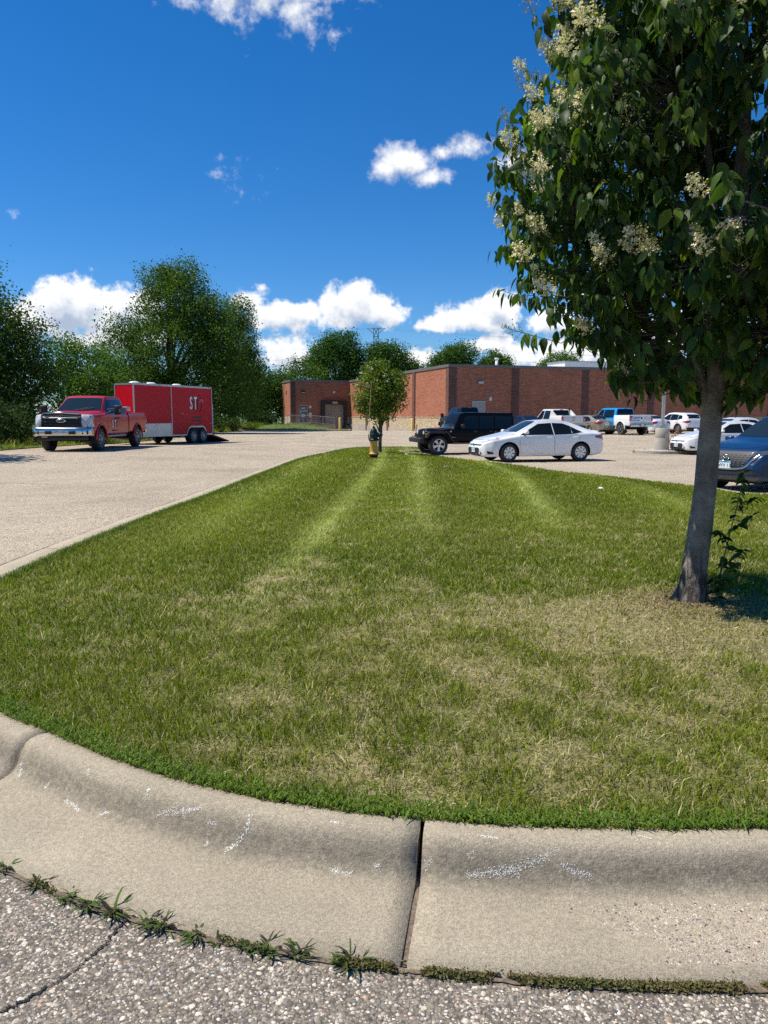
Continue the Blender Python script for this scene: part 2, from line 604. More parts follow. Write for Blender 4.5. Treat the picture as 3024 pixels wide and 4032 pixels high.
M = {}
M['asphalt'] = mat_asphalt('worn asphalt', False)
M['concrete'] = mat_concrete('kerb concrete', (.425, .370, .280), grime=(.125, .108, .082))
M['concrete_plain'] = mat_concrete('cast concrete', (.42, .39, .34))
M['scrape'] = mat('pale scrape', (.76, .73, .67), .9, var=(90, .8, 1.1))
M['dirt'] = mat('dirt and grit', (.16, .12, .085), .95, var=(60, .5, 1.5), bump=(80, .6))
M['crack'] = mat('crack with shade painted dark', (.022, .019, .016), .95, var=(50, .6, 1.4))  # flat strip on the paving, its dark colour standing for shade in the gap
M['stones'] = mat('paving stones', (1, 1, 1), .85, attr='Col', var=(140, .86, 1.12), spec=.25)
M['grass'] = mat('grass blades', (1, 1, 1), .6, attr='Col', trans=.34, spec=.10)
M['moss'] = mat('moss', (1, 1, 1), .8, attr='Col', trans=.2)
M['leaf_far'] = mat('tree leaves', (1, 1, 1), .6, attr='Col', trans=.28, spec=.12)
M['bark'] = mat('grey bark', (.15, .125, .105), .92, var=(9, .5, 1.35), bump=(24, .8, .02))
M['bark_dark'] = mat('dark bark', (.075, .062, .05), .95, var=(6, .5, 1.4), bump=(12, .8, .03))
M['brick'] = mat_brick('red brick', (.31, .100, .058), (.44, .165, .092), (.31, .23, .17))
M['brick_dark'] = mat_brick('dark brick', (.105, .050, .042), (.165, .078, .062), (.18, .14, .12))
M['stone'] = mat_splitface('split faced block', (.55, .44, .29))
M['coping'] = mat('dark bronze coping', (.17, .155, .145), .55, metal=.25, var=(1.2, .9, 1.1))
M['white_metal'] = mat('white metal', (.72, .72, .71), .4)
M['grey_metal'] = mat('galvanised steel', (.42, .44, .45), .42, metal=.7, var=(6, .85, 1.1))
M['chrome'] = mat('chrome', (.62, .61, .60), .2, metal=1.0)
M['alu'] = mat('aluminium', (.52, .52, .51), .45, metal=.8, var=(3, .9, 1.08))
M['tyre'] = mat('tyre rubber', (.022, .022, .023), .8, var=(30, .7, 1.5))
M['black'] = mat('black plastic', (.018, .018, .02), .55)
M['gloss_black'] = mat('gloss black', (.01, .01, .012), .12, coat=.4)
M['well'] = mat('wheel well', (.012, .012, .013), .9)
M['glass'] = mat('dark car glass', (.007, .010, .011), .06, spec=.32, coat=.06)
M['glass_screen'] = mat('tinted windscreen', (.012, .020, .022), .05, spec=.45, coat=.1)  # slightly paler and glossier than the other panes
M['lens'] = mat('clear lamp lens', (.62, .64, .66), .12, spec=.8, coat=.7, var=(18, .55, 1.15))
M['lens_dark'] = mat('smoked lamp lens', (.06, .07, .08), .08, spec=.8, coat=.7)
M['red_lens'] = mat('red lamp lens', (.36, .012, .02), .12, spec=.7, coat=.6)
M['amber'] = mat('amber lens', (.75, .22, .02), .2)
M['plate'] = mat('licence plate', (.72, .78, .82), .5, var=(12, .9, 1.05))
M['plate_blue'] = mat('plate band', (.10, .36, .60), .5)
M['ink'] = mat('dark print', (.025, .025, .035), .6)
M['ink_white'] = mat('white print', (.80, .80, .78), .5)
M['ink_soft'] = mat('dark grey print', (.022, .010, .012), .5)
M['blue_print'] = mat('blue print', (.015, .15, .50), .5)
M['wheel'] = mat('silver wheel', (.62, .63, .64), .3, metal=.75)
M['wheel_steel'] = mat('grey steel wheel', (.30, .29, .28), .45, metal=.6)


def paint(name, c, rough=.28, metal=0.0, coat=1.0):
    return mat(name, c, rough, metal=metal, coat=coat, spec=.5)


M['p_red'] = paint('red truck paint', (.42, .006, .015), .35, coat=.14)
M['p_trailer'] = mat('red trailer skin', (.52, .006, .016), .4, spec=.16, coat=.04)
M['p_white'] = paint('white car paint', (.82, .82, .80))
M['p_white2'] = paint('warm white car paint', (.74, .72, .66))
M['p_black'] = mat('black car paint', (.003, .003, .0035), .35, spec=.16, coat=.04)
M['p_gold'] = paint('champagne paint', (.40, .34, .25), .3, metal=.45)
M['p_blue'] = paint('deep blue paint', (.005, .032, .098), .3, metal=.1, coat=.3)
M['p_sky'] = paint('bright blue paint', (.01, .27, .62), .3)
M['p_dark'] = paint('dark grey paint', (.010, .011, .013), .3, coat=.2)
M['yellow'] = mat('weathered yellow paint', (.68, .52, .16), .6, var=(5, .8, 1.12))
M['hydrant_yellow'] = mat('hydrant orange yellow', (.62, .34, .08), .55, var=(8, .75, 1.12))
M['hydrant_green'] = mat('hydrant dark green', (.008, .026, .019), .45, coat=.06, spec=.3)
M['dock_grey'] = mat('dock door', (.30, .28, .25), .6, var=(1.5, .9, 1.08))
M['cream'] = mat('cream flowers', (.78, .70, .46), .7, attr='Col', trans=.2)
# ================================================================== THE SETTING
def grid_sheet(name, xs, ys, zf, material):
    X, Y = np.meshgrid(np.asarray(xs, float), np.asarray(ys, float), indexing='xy')
    Z = zf(X, Y)
    V = np.stack([X.ravel(), Y.ravel(), Z.ravel()], 1)
    nx, ny = len(xs), len(ys)
    i = np.arange(nx - 1)[None, :] + np.arange(ny - 1)[:, None] * nx
    F = np.stack([i, i + 1, i + 1 + nx, i + nx], -1).reshape(-1, 4)
    return tag(link(name, np_mesh(name, V, F, True), material), kind='structure')


M['ground'] = mat('rough grass ground', (.085, .12, .03), .95, var=(.8, .6, 1.4), bump=(6, .6, .03))
grid_sheet('ground', np.r_[-3000, -800, -200, np.arange(-90, 91, 5), 200, 800, 3000], np.r_[-3000, -800, -200, np.arange(-60, 181, 5), 300, 900, 3000],
           lambda X, Y: zg(X, Y) - .06, M['ground'])
grid_sheet('pavement', np.r_[np.arange(-16, 16, .5), np.arange(16, 61, 1.5)], np.r_[np.arange(-14, 40, .5), np.arange(40, 101, 1.5)], zg, M['asphalt'])

# ---- outline of the lawn (back of the kerb), walked so that the lawn lies on the left hand
k_ = 1.8228
near_edge = [hit(u * k_, v * k_, .145) for u, v in [(0, 1530), (105, 1578), (300, 1655), (500, 1708), (700, 1742), (920, 1766), (1200, 1783), (1450, 1787), (1659, 1786)]]
far_edge = [hit(X, Y, .17) for X, Y in [(3024, 1938), (2731, 1906), (2400, 1868), (2208, 1850), (2012, 1822), (1909, 1811), (1757, 1795), (1640, 1780), (1566, 1772), (1620, 1769), (1690, 1767),
                                        (1700, 1759), (1560, 1756), (1410, 1758), (1330, 1768)]]
left_edge = [hit(X, Y, .145) for X, Y in [(1266, 1786), (1166, 1810), (1040, 1858), (841, 1937), (633, 2012), (425, 2093), (208, 2184), (0, 2279)]]
outline = near_edge + [(4, 2.56), (8, 2.52), (12, 2.5), (14, 3.2), (14.6, 6), (14.6, 13), (13.2, 16.2), (11, 16.9)] + far_edge + left_edge + [(-3.42, 5.6), (-3.2, 4.9), (-2.65, 4.25)]
OUT = np.array([(p.x, p.y) for p in catmull([(a, b) for a, b in outline], 10, closed=True)])
# even spacing
seg = np.r_[OUT, OUT[:1]]
L_ = np.r_[0, np.cumsum(np.hypot(*np.diff(seg, axis=0).T))]
TOTAL = L_[-1]


def along(s):
    s = np.mod(s, TOTAL)
    return np.stack([np.interp(s, L_, seg[:, 0]), np.interp(s, L_, seg[:, 1])], -1)


def outward(s):
    a = along(s - .06); b = along(s + .06)
    t = (b - a) / np.linalg.norm(b - a, axis=-1, keepdims=True)
    return np.stack([t[..., 1], -t[..., 0]], -1)


BND = along(np.arange(0, TOTAL, .08))


def edge_dist(x, y):
    P_ = np.stack([np.ravel(x), np.ravel(y)], 1)
    out = np.empty(len(P_))
    for i in range(0, len(P_), 20000):
        d = P_[i:i + 20000, None, :] - BND[None, ::2, :]
        out[i:i + 20000] = np.sqrt((d ** 2).sum(-1).min(1))
    return out.reshape(np.shape(x))


def inside(x, y):
    x = np.asarray(x); y = np.asarray(y)
    c = np.zeros(x.shape, bool)
    B = BND[::2]
    px_, py_ = B[:, 0], B[:, 1]
    j = len(B) - 1
    for i in range(len(B)):
        cond = ((py_[i] > y) != (py_[j] > y))
        if cond.any():
            xi = (px_[j] - px_[i]) * (y - py_[i]) / (py_[j] - py_[i] + 1e-12) + px_[i]
            c ^= cond & (x < xi)
        j = i
    return c


def vnoise(x, y, s, seed=0):
    """smooth value noise in numpy"""
    x = np.asarray(x) * s + seed * 17.3; y = np.asarray(y) * s - seed * 9.1
    xi = np.floor(x).astype(np.int64); yi = np.floor(y).astype(np.int64)
    fx = x - xi; fy = y - yi
    fx = fx * fx * (3 - 2 * fx); fy = fy * fy * (3 - 2 * fy)
    def h(a, b):
        n = (a * 374761393 + b * 668265263 + seed * 144269) & 0x7fffffff
        n = ((n ^ (n >> 13)) * 1274126177) & 0x7fffffff
        return ((n ^ (n >> 16)) & 0xffff) / 65535.0
    return (h(xi, yi) * (1 - fx) + h(xi + 1, yi) * fx) * (1 - fy) + (h(xi, yi + 1) * (1 - fx) + h(xi + 1, yi + 1) * fx) * fy


def fbm(x, y, s, seed=0, o=4):
    t = 0; a = .5
    for i in range(o):
        t = t + a * vnoise(x, y, s * 2 ** i, seed + i); a *= .5
    return t / (1 - .5 ** o)


TREE = (2.17, 5.28)


def zlawn(x, y, d=None):
    d = edge_dist(x, y) if d is None else d
    t = np.clip(d / 2.6, 0, 1); t = t * t * (3 - 2 * t)
    r2 = (np.asarray(x) - TREE[0]) ** 2 + (np.asarray(y) - TREE[1]) ** 2
    return zg(x, y) + .138 + .11 * t + .05 * np.exp(-r2 / .35) + .012 * (fbm(x, y, 1.3, 3) - .5)


def zl1(x, y):
    return float(zlawn(np.array([x]), np.array([y]))[0])


# mowing stripes: pressed pale grass, with the bent blades' sheen put into the colour
STRIPES = [((-.05, 22), (-.95, 4.6), .16, 1.0), ((1.0, 22), (.42, 7.5), .20, .75), ((3.05, 17.5), (2.0, 8), .18, .8), ((-2.2, 19), (-2.3, 7), .3, .35), ((5.2, 15.5), (4.0, 8.5), .25, .5)]


def lawn_tone(x, y, d):
    """0..1 dryness, stripe amount, lushness along the kerb"""
    dry = fbm(x, y, .55, 5) * .16 + fbm(x, y, 2.6, 9) * .34 + fbm(x, y, 8.0, 13, 3) * .50
    r = np.hypot((x - TREE[0] + .1) / 1.15, (y - TREE[1] + .35) / 1.0)
    fore = np.exp(-((x - 1.5) / 1.3) ** 2 - ((y - 4.4) / 1.2) ** 2) * .05
    dry = dry + .24 * np.exp(-r * r) + fore - .12 * np.clip((y - 3.8) / 8, 0, 1) - .10 * np.clip((-x - .8) / 1.5, 0, 1)
    dry = np.clip((dry - .455) / .20, 0, 1)
    st = np.zeros_like(x)
    for (a, b, w, k) in STRIPES:
        t = np.clip((y - b[1]) / (a[1] - b[1]), 0, 1)
        cx = b[0] + (a[0] - b[0]) * t
        fade = np.clip((y - b[1]) / 3.5, 0, 1)
        st = np.maximum(st, k * fade * np.exp(-((x - cx) / w) ** 2) * (.5 + .9 * fbm(x, y, 1.4, 21)))
    lush = np.exp(-(d / .13) ** 2) * np.clip(fbm(x, y, 4.0, 55) * 2.4 - .6, .1, 1)
    return dry, st, lush


# lawn sheet
def fill_poly(poly, pts):
    n = len(poly)
    vs = [Vector((float(a), float(b))) for a, b in poly] + [Vector((float(a), float(b))) for a, b in pts]
    r = delaunay_2d_cdt(vs, [], [list(range(n))], 1, 1e-5)
    V = np.array([(p.x, p.y) for p in r[0]])
    return V, [tuple(f) for f in r[2]]


bp = along(np.arange(0, TOTAL, .12))
gx, gy = np.meshgrid(np.arange(-4, 15, .3), np.arange(2.5, 38, .3))
gx = gx.ravel() + RNG.uniform(-.06, .06, gx.size); gy = gy.ravel() + RNG.uniform(-.06, .06, gy.size)
ok = inside(gx, gy) & (edge_dist(gx, gy) > .1)
V2, F2 = fill_poly(bp, np.stack([gx[ok], gy[ok]], 1))
d2_ = edge_dist(V2[:, 0], V2[:, 1])
V3 = np.c_[V2, zlawn(V2[:, 0], V2[:, 1], d2_) - .012]
M['lawn'] = mat('thatch between the blades', (1, 1, 1), .95, attr='Col', var=(38, .55, 1.35), bump=(60, .7, .02))
dr, st, lu = lawn_tone(V2[:, 0], V2[:, 1], d2_)
far = np.clip((V2[:, 1] - 3.5) / 10, 0, 1)[:, None]
c0 = np.array([.135, .145, .040]) * (1 - far) + np.array([.160, .185, .016]) * far
lawn_c = c0 * (1 - dr[:, None]) + np.array([.265, .225, .115]) * dr[:, None]
lawn_c = lawn_c * (1 + .2 * st[:, None]) + st[:, None] * np.array([.12, .12, .075])
lawn = link('lawn', np_mesh('lawn', V3, np.array(F2), True, lawn_c), M['lawn'])
tag(lawn, kind='structure')

# ---- kerb and gutter, cast in lengths with open joints
PROF = [(-.03, -.22, 0), (-.005, .140, .05), (.05, .149, .03), (.095, .146, .08), (.118, .134, .22), (.136, .110, .6), (.152, .078, .95), (.168, .046, 1.0), (.190, .024, .75), (.225, .013, .28), (.28, .010, .08),
        (.33, .010, .05), (.46, .012, .03), (.575, .016, .12), (.583, -.12, .2)]


def kerb_length(s0, s1, parent=None):
    n = max(3, int((s1 - s0) / .07))
    S = np.linspace(s0, s1, n)
    P_ = along(S); N = outward(S)
    po = np.array([p[0] for p in PROF]); pz = np.array([p[1] for p in PROF]); pg = np.array([p[2] for p in PROF])
    XY = P_[:, None, :] + N[:, None, :] * po[None, :, None]
    Z = zg(XY[..., 0], XY[..., 1]) + pz[None, :]
    Z[:, 1:-1] += .0022 * (vnoise(XY[:, 1:-1, 0], XY[:, 1:-1, 1], 5, 31) - .5)
    V = np.concatenate([XY, Z[..., None]], -1).reshape(-1, 3)
    m_ = len(PROF)
    F = [(i * m_ + j, (i + 1) * m_ + j, (i + 1) * m_ + j + 1, i * m_ + j + 1) for i in range(n - 1) for j in range(m_ - 1)]
    caps = [tuple(range(m_)), tuple((n - 1) * m_ + j for j in range(m_ - 1, -1, -1))]
    me = bpy.data.meshes.new('kerb')
    me.from_pydata(V.tolist(), [], F + caps)
    shade_smooth(me); me.update()
    recalc(me)
    ca = me.color_attributes.new('Col', 'FLOAT_COLOR', 'POINT')
    c4 = np.ones((len(V), 4), np.float32); c4[:, :3] = np.repeat(np.tile(pg, n)[:, None], 3, 1)
    ca.data.foreach_set('color', c4.ravel())
    o = link('kerb_and_gutter', me, M['concrete'], parent)
    return o


def s_of(X, Y):
    x, y = hit(X, Y, .145)
    S = np.arange(0, TOTAL, .02)
    return float(S[np.argmin(((along(S) - (x, y)) ** 2).sum(1))])


s_j1 = s_of(1677, 3219)
s_j2 = s_of(191, 2876)
kerb_root = tag(empty('kerb'), kind='structure')
cuts = [s_j2, s_j1] + list(np.arange(s_j1 + 3.05, s_j2 + TOTAL - 1.5, 3.05)) + [s_j2 + TOTAL]
KERB_BVH = None
near_kerbs = []
for a, b in zip(cuts[:-1], cuts[1:]):
    o = kerb_length(a + .009, b - .009, kerb_root)
    if abs(a - s_j1) < 1 or abs(a - s_j2) < .5 or b > s_j2 + TOTAL - .1: near_kerbs.append(o)
# soil in the joints
for s in cuts[:-1]:
    p = along(np.array([s]))[0]; n_ = outward(np.array([s]))[0]
    t_ = (-n_[1], n_[0])
    b = MB()
    for o0, o1, zt in ((.0, .20, -.02), (.20, .575, .004)):
        q = []
        for (o_, w_) in ((o0, -.012), (o1, -.012), (o1, .012), (o0, .012)):
            x = p[0] + n_[0] * o_ + t_[0] * w_; y = p[1] + n_[1] * o_ + t_[1] * w_
            q.append((x, y, zg1(x, y) + zt))
        b.add(q, [(0, 1, 2, 3)])
    j = b.build('joint_filling', M['dirt'], kerb_root)

# scrapes left by the plough, conforming to the kerb
bm_ = bmesh.new()
for o in near_kerbs: bm_.from_mesh(o.data)
KB = BVHTree.FromBMesh(bm_); bm_.free()
sc = MB()
rs = random.Random(5)


def scrape(pts, w):
    """pts in 1659-wide photo pixels, thrown on to the kerb"""
    path = []
    for u, v in pts:
        rx, rz = ray(u * k_, v * k_)
        h_ = KB.ray_cast(Vector((0, 0, EYE)), Vector((rx, 1, rz)).normalized())
        if h_[0] is not None: path.append((h_[0], h_[1]))
    dens_ = []
    for (a, na), (b, nb) in zip(path[:-1], path[1:]):
        nn = max(2, int((b - a).length / .006))
        for i in range(nn): dens_.append(a.lerp(b, i / nn))
    for c in dens_:
        for _ in range(9):
            if rs.random() < .30: continue
            off = Vector((rs.gauss(0, w), rs.gauss(0, w), 0))
            h_ = KB.ray_cast(c + off + Vector((0, 0, .3)), Vector((0, 0, -1)))
            if h_[0] is None: continue
            p, nrm = h_[0], h_[1]
            if nrm.z < 0: nrm = -nrm
            a = nrm.cross(Vector((rs.random() - .5, rs.random() - .5, .1))).normalized(); b2 = nrm.cross(a)
            r_ = rs.uniform(.0008, .0026)
            q = [p + nrm * .0012 + a * math.cos(t) * r_ * rs.uniform(.6, 1.3) + b2 * math.sin(t) * r_ * rs.uniform(.6, 1.3) for t in (0, 1.3, 2.5, 3.8, 5)]
            sc.add(q, [(0, 1, 2, 3, 4)])


for pts, w in [([(340, 1758), (400, 1752), (440, 1746)], .003), ([(540, 1760), (534, 1790), (520, 1812), (486, 1838)], .004), ([(314, 1724), (324, 1702)], .003), ([(190, 1676), (194, 1660)], .003),
               ([(40, 1680), (48, 1640)], .005), ([(142, 1730), (160, 1740), (172, 1752)], .005), ([(215, 1760), (238, 1754)], .003), ([(446, 1826), (450, 1812)], .003), ([(452, 1776), (470, 1780)], .002),
               ([(720, 1878), (740, 1884), (760, 1888)], .005), ([(715, 1776), (735, 1778)], .002), ([(810, 1870), (825, 1870)], .002), ([(885, 1790), (912, 1792)], .002),
               ([(1010, 1892), (1060, 1884), (1120, 1872), (1170, 1856), (1205, 1834)], .004), ([(1080, 1888), (1100, 1884), (1130, 1886)], .004), ([(1215, 1866), (1240, 1884), (1280, 1892)], .003),
               ([(920, 1868), (934, 1858)], .004), ([(1040, 1806), (1080, 1812)], .002), ([(1010, 1850), (1026, 1846)], .003), ([(1380, 1806), (1410, 1812)], .002), ([(98, 1702), (108, 1690)], .003)]:
    scrape(pts, w)
tag(sc.build('scrape_marks', M['scrape'], kerb_root), kind='stuff')

# ---- crack across the paving in the lower corner and the seam along the gutter
def ribbon(path, widths, lift, name, material, jag=.004, seed=1):
    r_ = random.Random(seed)
    P_ = catmull(path, 14)
    b = MB(); V = []; n = len(P_)
    for i, p in enumerate(P_):
        t = P_[min(i + 1, n - 1)] - P_[max(i - 1, 0)]
        nrm = Vector((-t.y, t.x, 0)).normalized()
        w = np.interp(i / (n - 1), np.linspace(0, 1, len(widths)), widths) * r_.uniform(.5, 1.4)
        c = p + nrm * r_.gauss(0, jag)
        for s_ in (-1, 1):
            q = c + nrm * s_ * w / 2
            V.append((q.x, q.y, zg1(q.x, q.y) + lift))
    b.add(V, [(2 * i, 2 * i + 1, 2 * i + 3, 2 * i + 2) for i in range(n - 1)])
    return b.build(name, material)


crack_path = [hit(u * k_, v * k_) for u, v in [(275, 1982), (245, 2018), (228, 2040), (190, 2072), (140, 2112), (95, 2140), (45, 2166), (0, 2190), (-90, 2245)]]
tag(ribbon(crack_path, [.010, .007, .006, .009, .006], .0045, 'pavement_crack', M['crack'], .0035, 4), kind='structure')
seam_s = np.linspace(s_j2 - 1.2, s_j1 + 2.2, 26)
seam_p = along(seam_s) + outward(seam_s) * .592
tag(ribbon([tuple(p) for p in seam_p], [.02, .014, .022, .016, .03, .02], .005, 'gutter_seam', M['dirt'], .002, 8), kind='structure')
# the long dark seam beside the far gutter
seam2 = np.linspace(s_of(1266, 1786), s_of(0, 2279) + .4, 40)
p2 = along(seam2) + outward(seam2) * .60
tag(ribbon([tuple(p) for p in p2], [.03, .022, .03], .006, 'gutter_seam', M['crack'], .004, 9), kind='structure')

for i, pth in enumerate(([(-9.6, 15.5), (-8.2, 16.4), (-6.9, 16.2), (-5.6, 17.3)], [(3.5, 44), (7, 42.5), (11, 43.6), (16, 42), (21, 43.5)], [(9.3, 23.0), (12.2, 23.8), (15.5, 23.4)], [(-6, 46), (-4.2, 52), (-4.8, 60), (-3.6, 68)], [(-12, 20), (-8.5, 24), (-7.6, 33), (-5.5, 41)])):
    tag(ribbon(pth, [.018, .012, .02, .012], .0045, 'pavement_crack', M['crack'], .02, 40 + i), kind='structure')
# ---- stones standing out of the paving close to the viewer
nst = 58000
sx = RNG.uniform(-1.75, 1.5, nst); sy = RNG.uniform(1.5, 3.05, nst)
Ks = np.linspace(s_j2 - 2.0, s_j1 + 3.0, 300)
KP = along(Ks) + outward(Ks) * .60
ymax = np.interp(sx, KP[np.argsort(KP[:, 0]), 0], KP[np.argsort(KP[:, 0]), 1])
cp = np.array([(p.x, p.y) for p in catmull(crack_path, 10)])
dc = np.sqrt(((np.stack([sx, sy], 1)[:, None, :] - cp[None, ::3, :]) ** 2).sum(-1).min(1))
ok = (sy < ymax - .012) & (dc > .006)
sx, sy = sx[ok], sy[ok]; nst = len(sx)
rad = np.clip(RNG.lognormal(math.log(.0034), .45, nst), .0014, .010)
base_oct = np.array([(1, 0, 0), (.45, .85, 0), (-.55, .8, 0), (-1, 0, 0), (-.5, -.85, 0), (.55, -.8, 0), (.35, .15, .6), (-.35, .2, .55), (0, -.4, .6)], float)
faces_o = np.array([(0, 1, 6), (1, 7, 6), (1, 2, 7), (2, 3, 7), (3, 8, 7), (3, 4, 8), (4, 5, 8), (5, 6, 8), (5, 0, 6), (6, 7, 8)])
ang = RNG.uniform(0, 2 * math.pi, nst)
sq = RNG.uniform(.62, 1.0, nst)
bx_ = base_oct[None] * (1 + RNG.uniform(-.22, .22, (nst, 9, 1)))
lx = bx_[..., 0] * rad[:, None]; ly = bx_[..., 1] * (rad * sq)[:, None]; lz = bx_[..., 2] * (rad * RNG.uniform(.35, .75, nst))[:, None]
Vx = sx[:, None] + lx * np.cos(ang)[:, None] - ly * np.sin(ang)[:, None]
Vy = sy[:, None] + lx * np.sin(ang)[:, None] + ly * np.cos(ang)[:, None]
Vz = zg(sx, sy)[:, None] + lz - .0002
pal = np.array([(.58, .52, .42), (.50, .43, .34), (.62, .58, .50), (.42, .36, .31), (.30, .27, .25), (.13, .12, .125), (.09, .085, .09), (.46, .30, .21), (.40, .27, .22), (.20, .18, .175)])
pi_ = RNG.choice(len(pal), nst, p=[.20, .16, .16, .12, .10, .08, .07, .03, .03, .05])
colr = pal[pi_] * RNG.uniform(.78, 1.18, (nst, 1))
Fs = (faces_o[None] + (np.arange(nst) * 9)[:, None, None]).reshape(-1, 3)
tag(link('paving_gravel', np_mesh('paving_gravel', np.stack([Vx, Vy, Vz], -1).reshape(-1, 3), Fs, False, np.repeat(colr, 9, 0)), M['stones'], None),
    'pale and dark aggregate stones set in the worn asphalt near the gutter', 'gravel', kind='stuff')
# loose grit washed into the gutter at the lower right
ng = 9000
gu = RNG.uniform(1180, 1720, ng); gv = RNG.uniform(1945, 2085, ng)
lim = 1950 + np.clip((1420 - gu) / 240, 0, 1) * 6
keep = (gv > lim) & (gu > 1150 + 330 * np.clip((gv - 1955) / 90, 0, 1) - 70 * fbm(gu, gv, .02, 3)) & (RNG.random(ng) < np.clip((gu - 1130) / 330, .2, .85))
gp = []
for u, v in zip(gu[keep], gv[keep]):
    rx, rz = ray(u * k_, v * k_)
    h_ = KB.ray_cast(Vector((0, 0, EYE)), Vector((rx, 1, rz)).normalized())
    if h_[0] is not None: gp.append(tuple(h_[0]))
gp = np.array(gp)
# spill the same grit on along the gutter to the side of the picture
n = len(gp)
rad = np.clip(RNG.lognormal(math.log(.0018), .5, n), .0009, .0075)
ang = RNG.uniform(0, 6.28, n)
bx_ = base_oct[None] * (1 + RNG.uniform(-.25, .25, (n, 9, 1)))
lx = bx_[..., 0] * rad[:, None]; ly = bx_[..., 1] * rad[:, None] * .8; lz = bx_[..., 2] * rad[:, None]
V_ = np.stack([gp[:, 0:1] + lx * np.cos(ang)[:, None] - ly * np.sin(ang)[:, None], gp[:, 1:2] + lx * np.sin(ang)[:, None] + ly * np.cos(ang)[:, None], gp[:, 2:3] + lz], -1).reshape(-1, 3)
pi_ = RNG.choice(len(pal), n, p=[.12, .12, .10, .16, .14, .10, .06, .08, .07, .05])
tag(link('gutter_grit', np_mesh('gutter_grit', V_, (faces_o[None] + (np.arange(n) * 9)[:, None, None]).reshape(-1, 3), False, np.repeat(pal[pi_] * RNG.uniform(.7, 1.1, (n, 1)), 9, 0)), M['stones']),
    'fine pinkish grit washed into the gutter below the kerb', 'grit', kind='stuff')

# ---- lawn grass: real blades, thinner and denser near the viewer
def blades(n, xr, yr, hgt, wid, segs, ramp=None, where=inside, zfun=zlawn, seed=0, tone=lawn_tone, fan=None):
    rg = np.random.default_rng(100 + seed)
    y = rg.uniform(*yr, n); x = rg.uniform(*xr, n)
    if fan is not None:
        k = np.abs(x) < fan * y + .6
        x, y = x[k], y[k]
    k = where(x, y)
    if ramp is not None: k &= rg.random(len(x)) < np.clip((y - ramp[0]) / (ramp[1] - ramp[0]), 0, 1) * np.clip((ramp[3] - y) / (ramp[3] - ramp[2]), 0, 1)
    x, y = x[k], y[k]
    d = edge_dist(x, y)
    dry, st, lush = tone(x, y, d)
    keep = rg.random(len(x)) < (1.0 - .18 * dry + .3 * lush)
    x, y, d, dry, st, lush = [q[keep] for q in (x, y, d, dry, st, lush)]
    n = len(x)
    z = zfun(x, y, d) - .012
    clump = fbm(x, y, 6.0, 41)
    h = hgt * rg.uniform(.45, 1.25, n) * (.75 + .55 * clump) * (1 - .25 * dry) * (1 + .25 * lush)
    w = wid * rg.uniform(.6, 1.3, n) * (1 + .3 * lush)
    a = rg.uniform(0, 2 * math.pi, n)
    lean_a = np.where(rg.random(n) < .06 + .6 * np.clip(st, 0, 1), rg.normal(-.4, .5, n), rg.uniform(0, 2 * math.pi, n))
    lean = h * rg.uniform(.25, 1.15, n) * (1 + .8 * dry)
    up = np.sqrt(np.maximum(h * h - (.6 * lean) ** 2, (.25 * h) ** 2))
    dx, dy = np.cos(lean_a) * lean, np.sin(lean_a) * lean
    wx, wy = np.cos(a) * w / 2, np.sin(a) * w / 2
    isdry = rg.random(n) < (.14 - .08 * np.clip((y - 4) / 9, 0, 1) + .50 * dry)
    g = rg.random((n, 1))
    deep = np.array([.072, .122, .008]) * (1 - g) + np.array([.19, .24, .018]) * g
    yel = np.array([.25, .265, .018])
    hue = np.clip(fbm(x, y, .4, 77) * 1.8 - .45, 0, 1)[:, None]
    green = deep * (1 - .55 * hue) + yel * .55 * hue
    green = green * (1 - .5 * lush[:, None]) + np.array([.125, .225, .035]) * .5 * lush[:, None] * (.7 + .6 * g)
    straw = np.array([.56, .49, .29]) * (1 - g) + np.array([.38, .30, .15]) * g
    c = np.where(isdry[:, None], straw, green)
    c = c * (1 + .2 * np.clip(st, 0, 1)[:, None]) + np.clip(st, 0, 1)[:, None] * np.array([.15, .15, .095])
    c = c * rg.uniform(.55, 1.42, (n, 1)) * (.72 + .6 * fbm(x, y, 11.0, 61))[:, None]
    if tone is lawn_tone:
        band = np.sin((x + .5 - .052 * (y - 12)) * 2 * math.pi / 2.15) * np.clip((y - 5) / 5, 0, 1)
        c = c * (1 + .13 * band)[:, None]
    if segs == 1:
        V = np.stack([np.stack([x - wx, y - wy, z], 1), np.stack([x + wx, y + wy, z], 1), np.stack([x + dx, y + dy, z + up], 1)], 1)
        F = np.arange(n * 3).reshape(-1, 3); k = 3
    else:
        mx, my, mz = x + dx * .35, y + dy * .35, z + up * .62
        V = np.stack([np.stack([x - wx, y - wy, z], 1), np.stack([x + wx, y + wy, z], 1), np.stack([mx - wx * .8, my - wy * .8, mz], 1), np.stack([mx + wx * .8, my + wy * .8, mz], 1),
                      np.stack([x + dx, y + dy, z + up], 1)], 1)
        b = (np.arange(n) * 5)[:, None, None]
        F = (np.array([(0, 1, 3), (0, 3, 2), (2, 3, 4)])[None] + b).reshape(-1, 3); k = 5
    return V.reshape(-1, 3), F, np.repeat(c, k, 0)


def join(parts):
    Vs, Fs, Cs = [], [], []
    b = 0
    for V, F, C in parts:
        Vs.append(V); Fs.append(F + b); Cs.append(C); b += len(V)
    return np.concatenate(Vs), np.concatenate(Fs), np.concatenate(Cs)


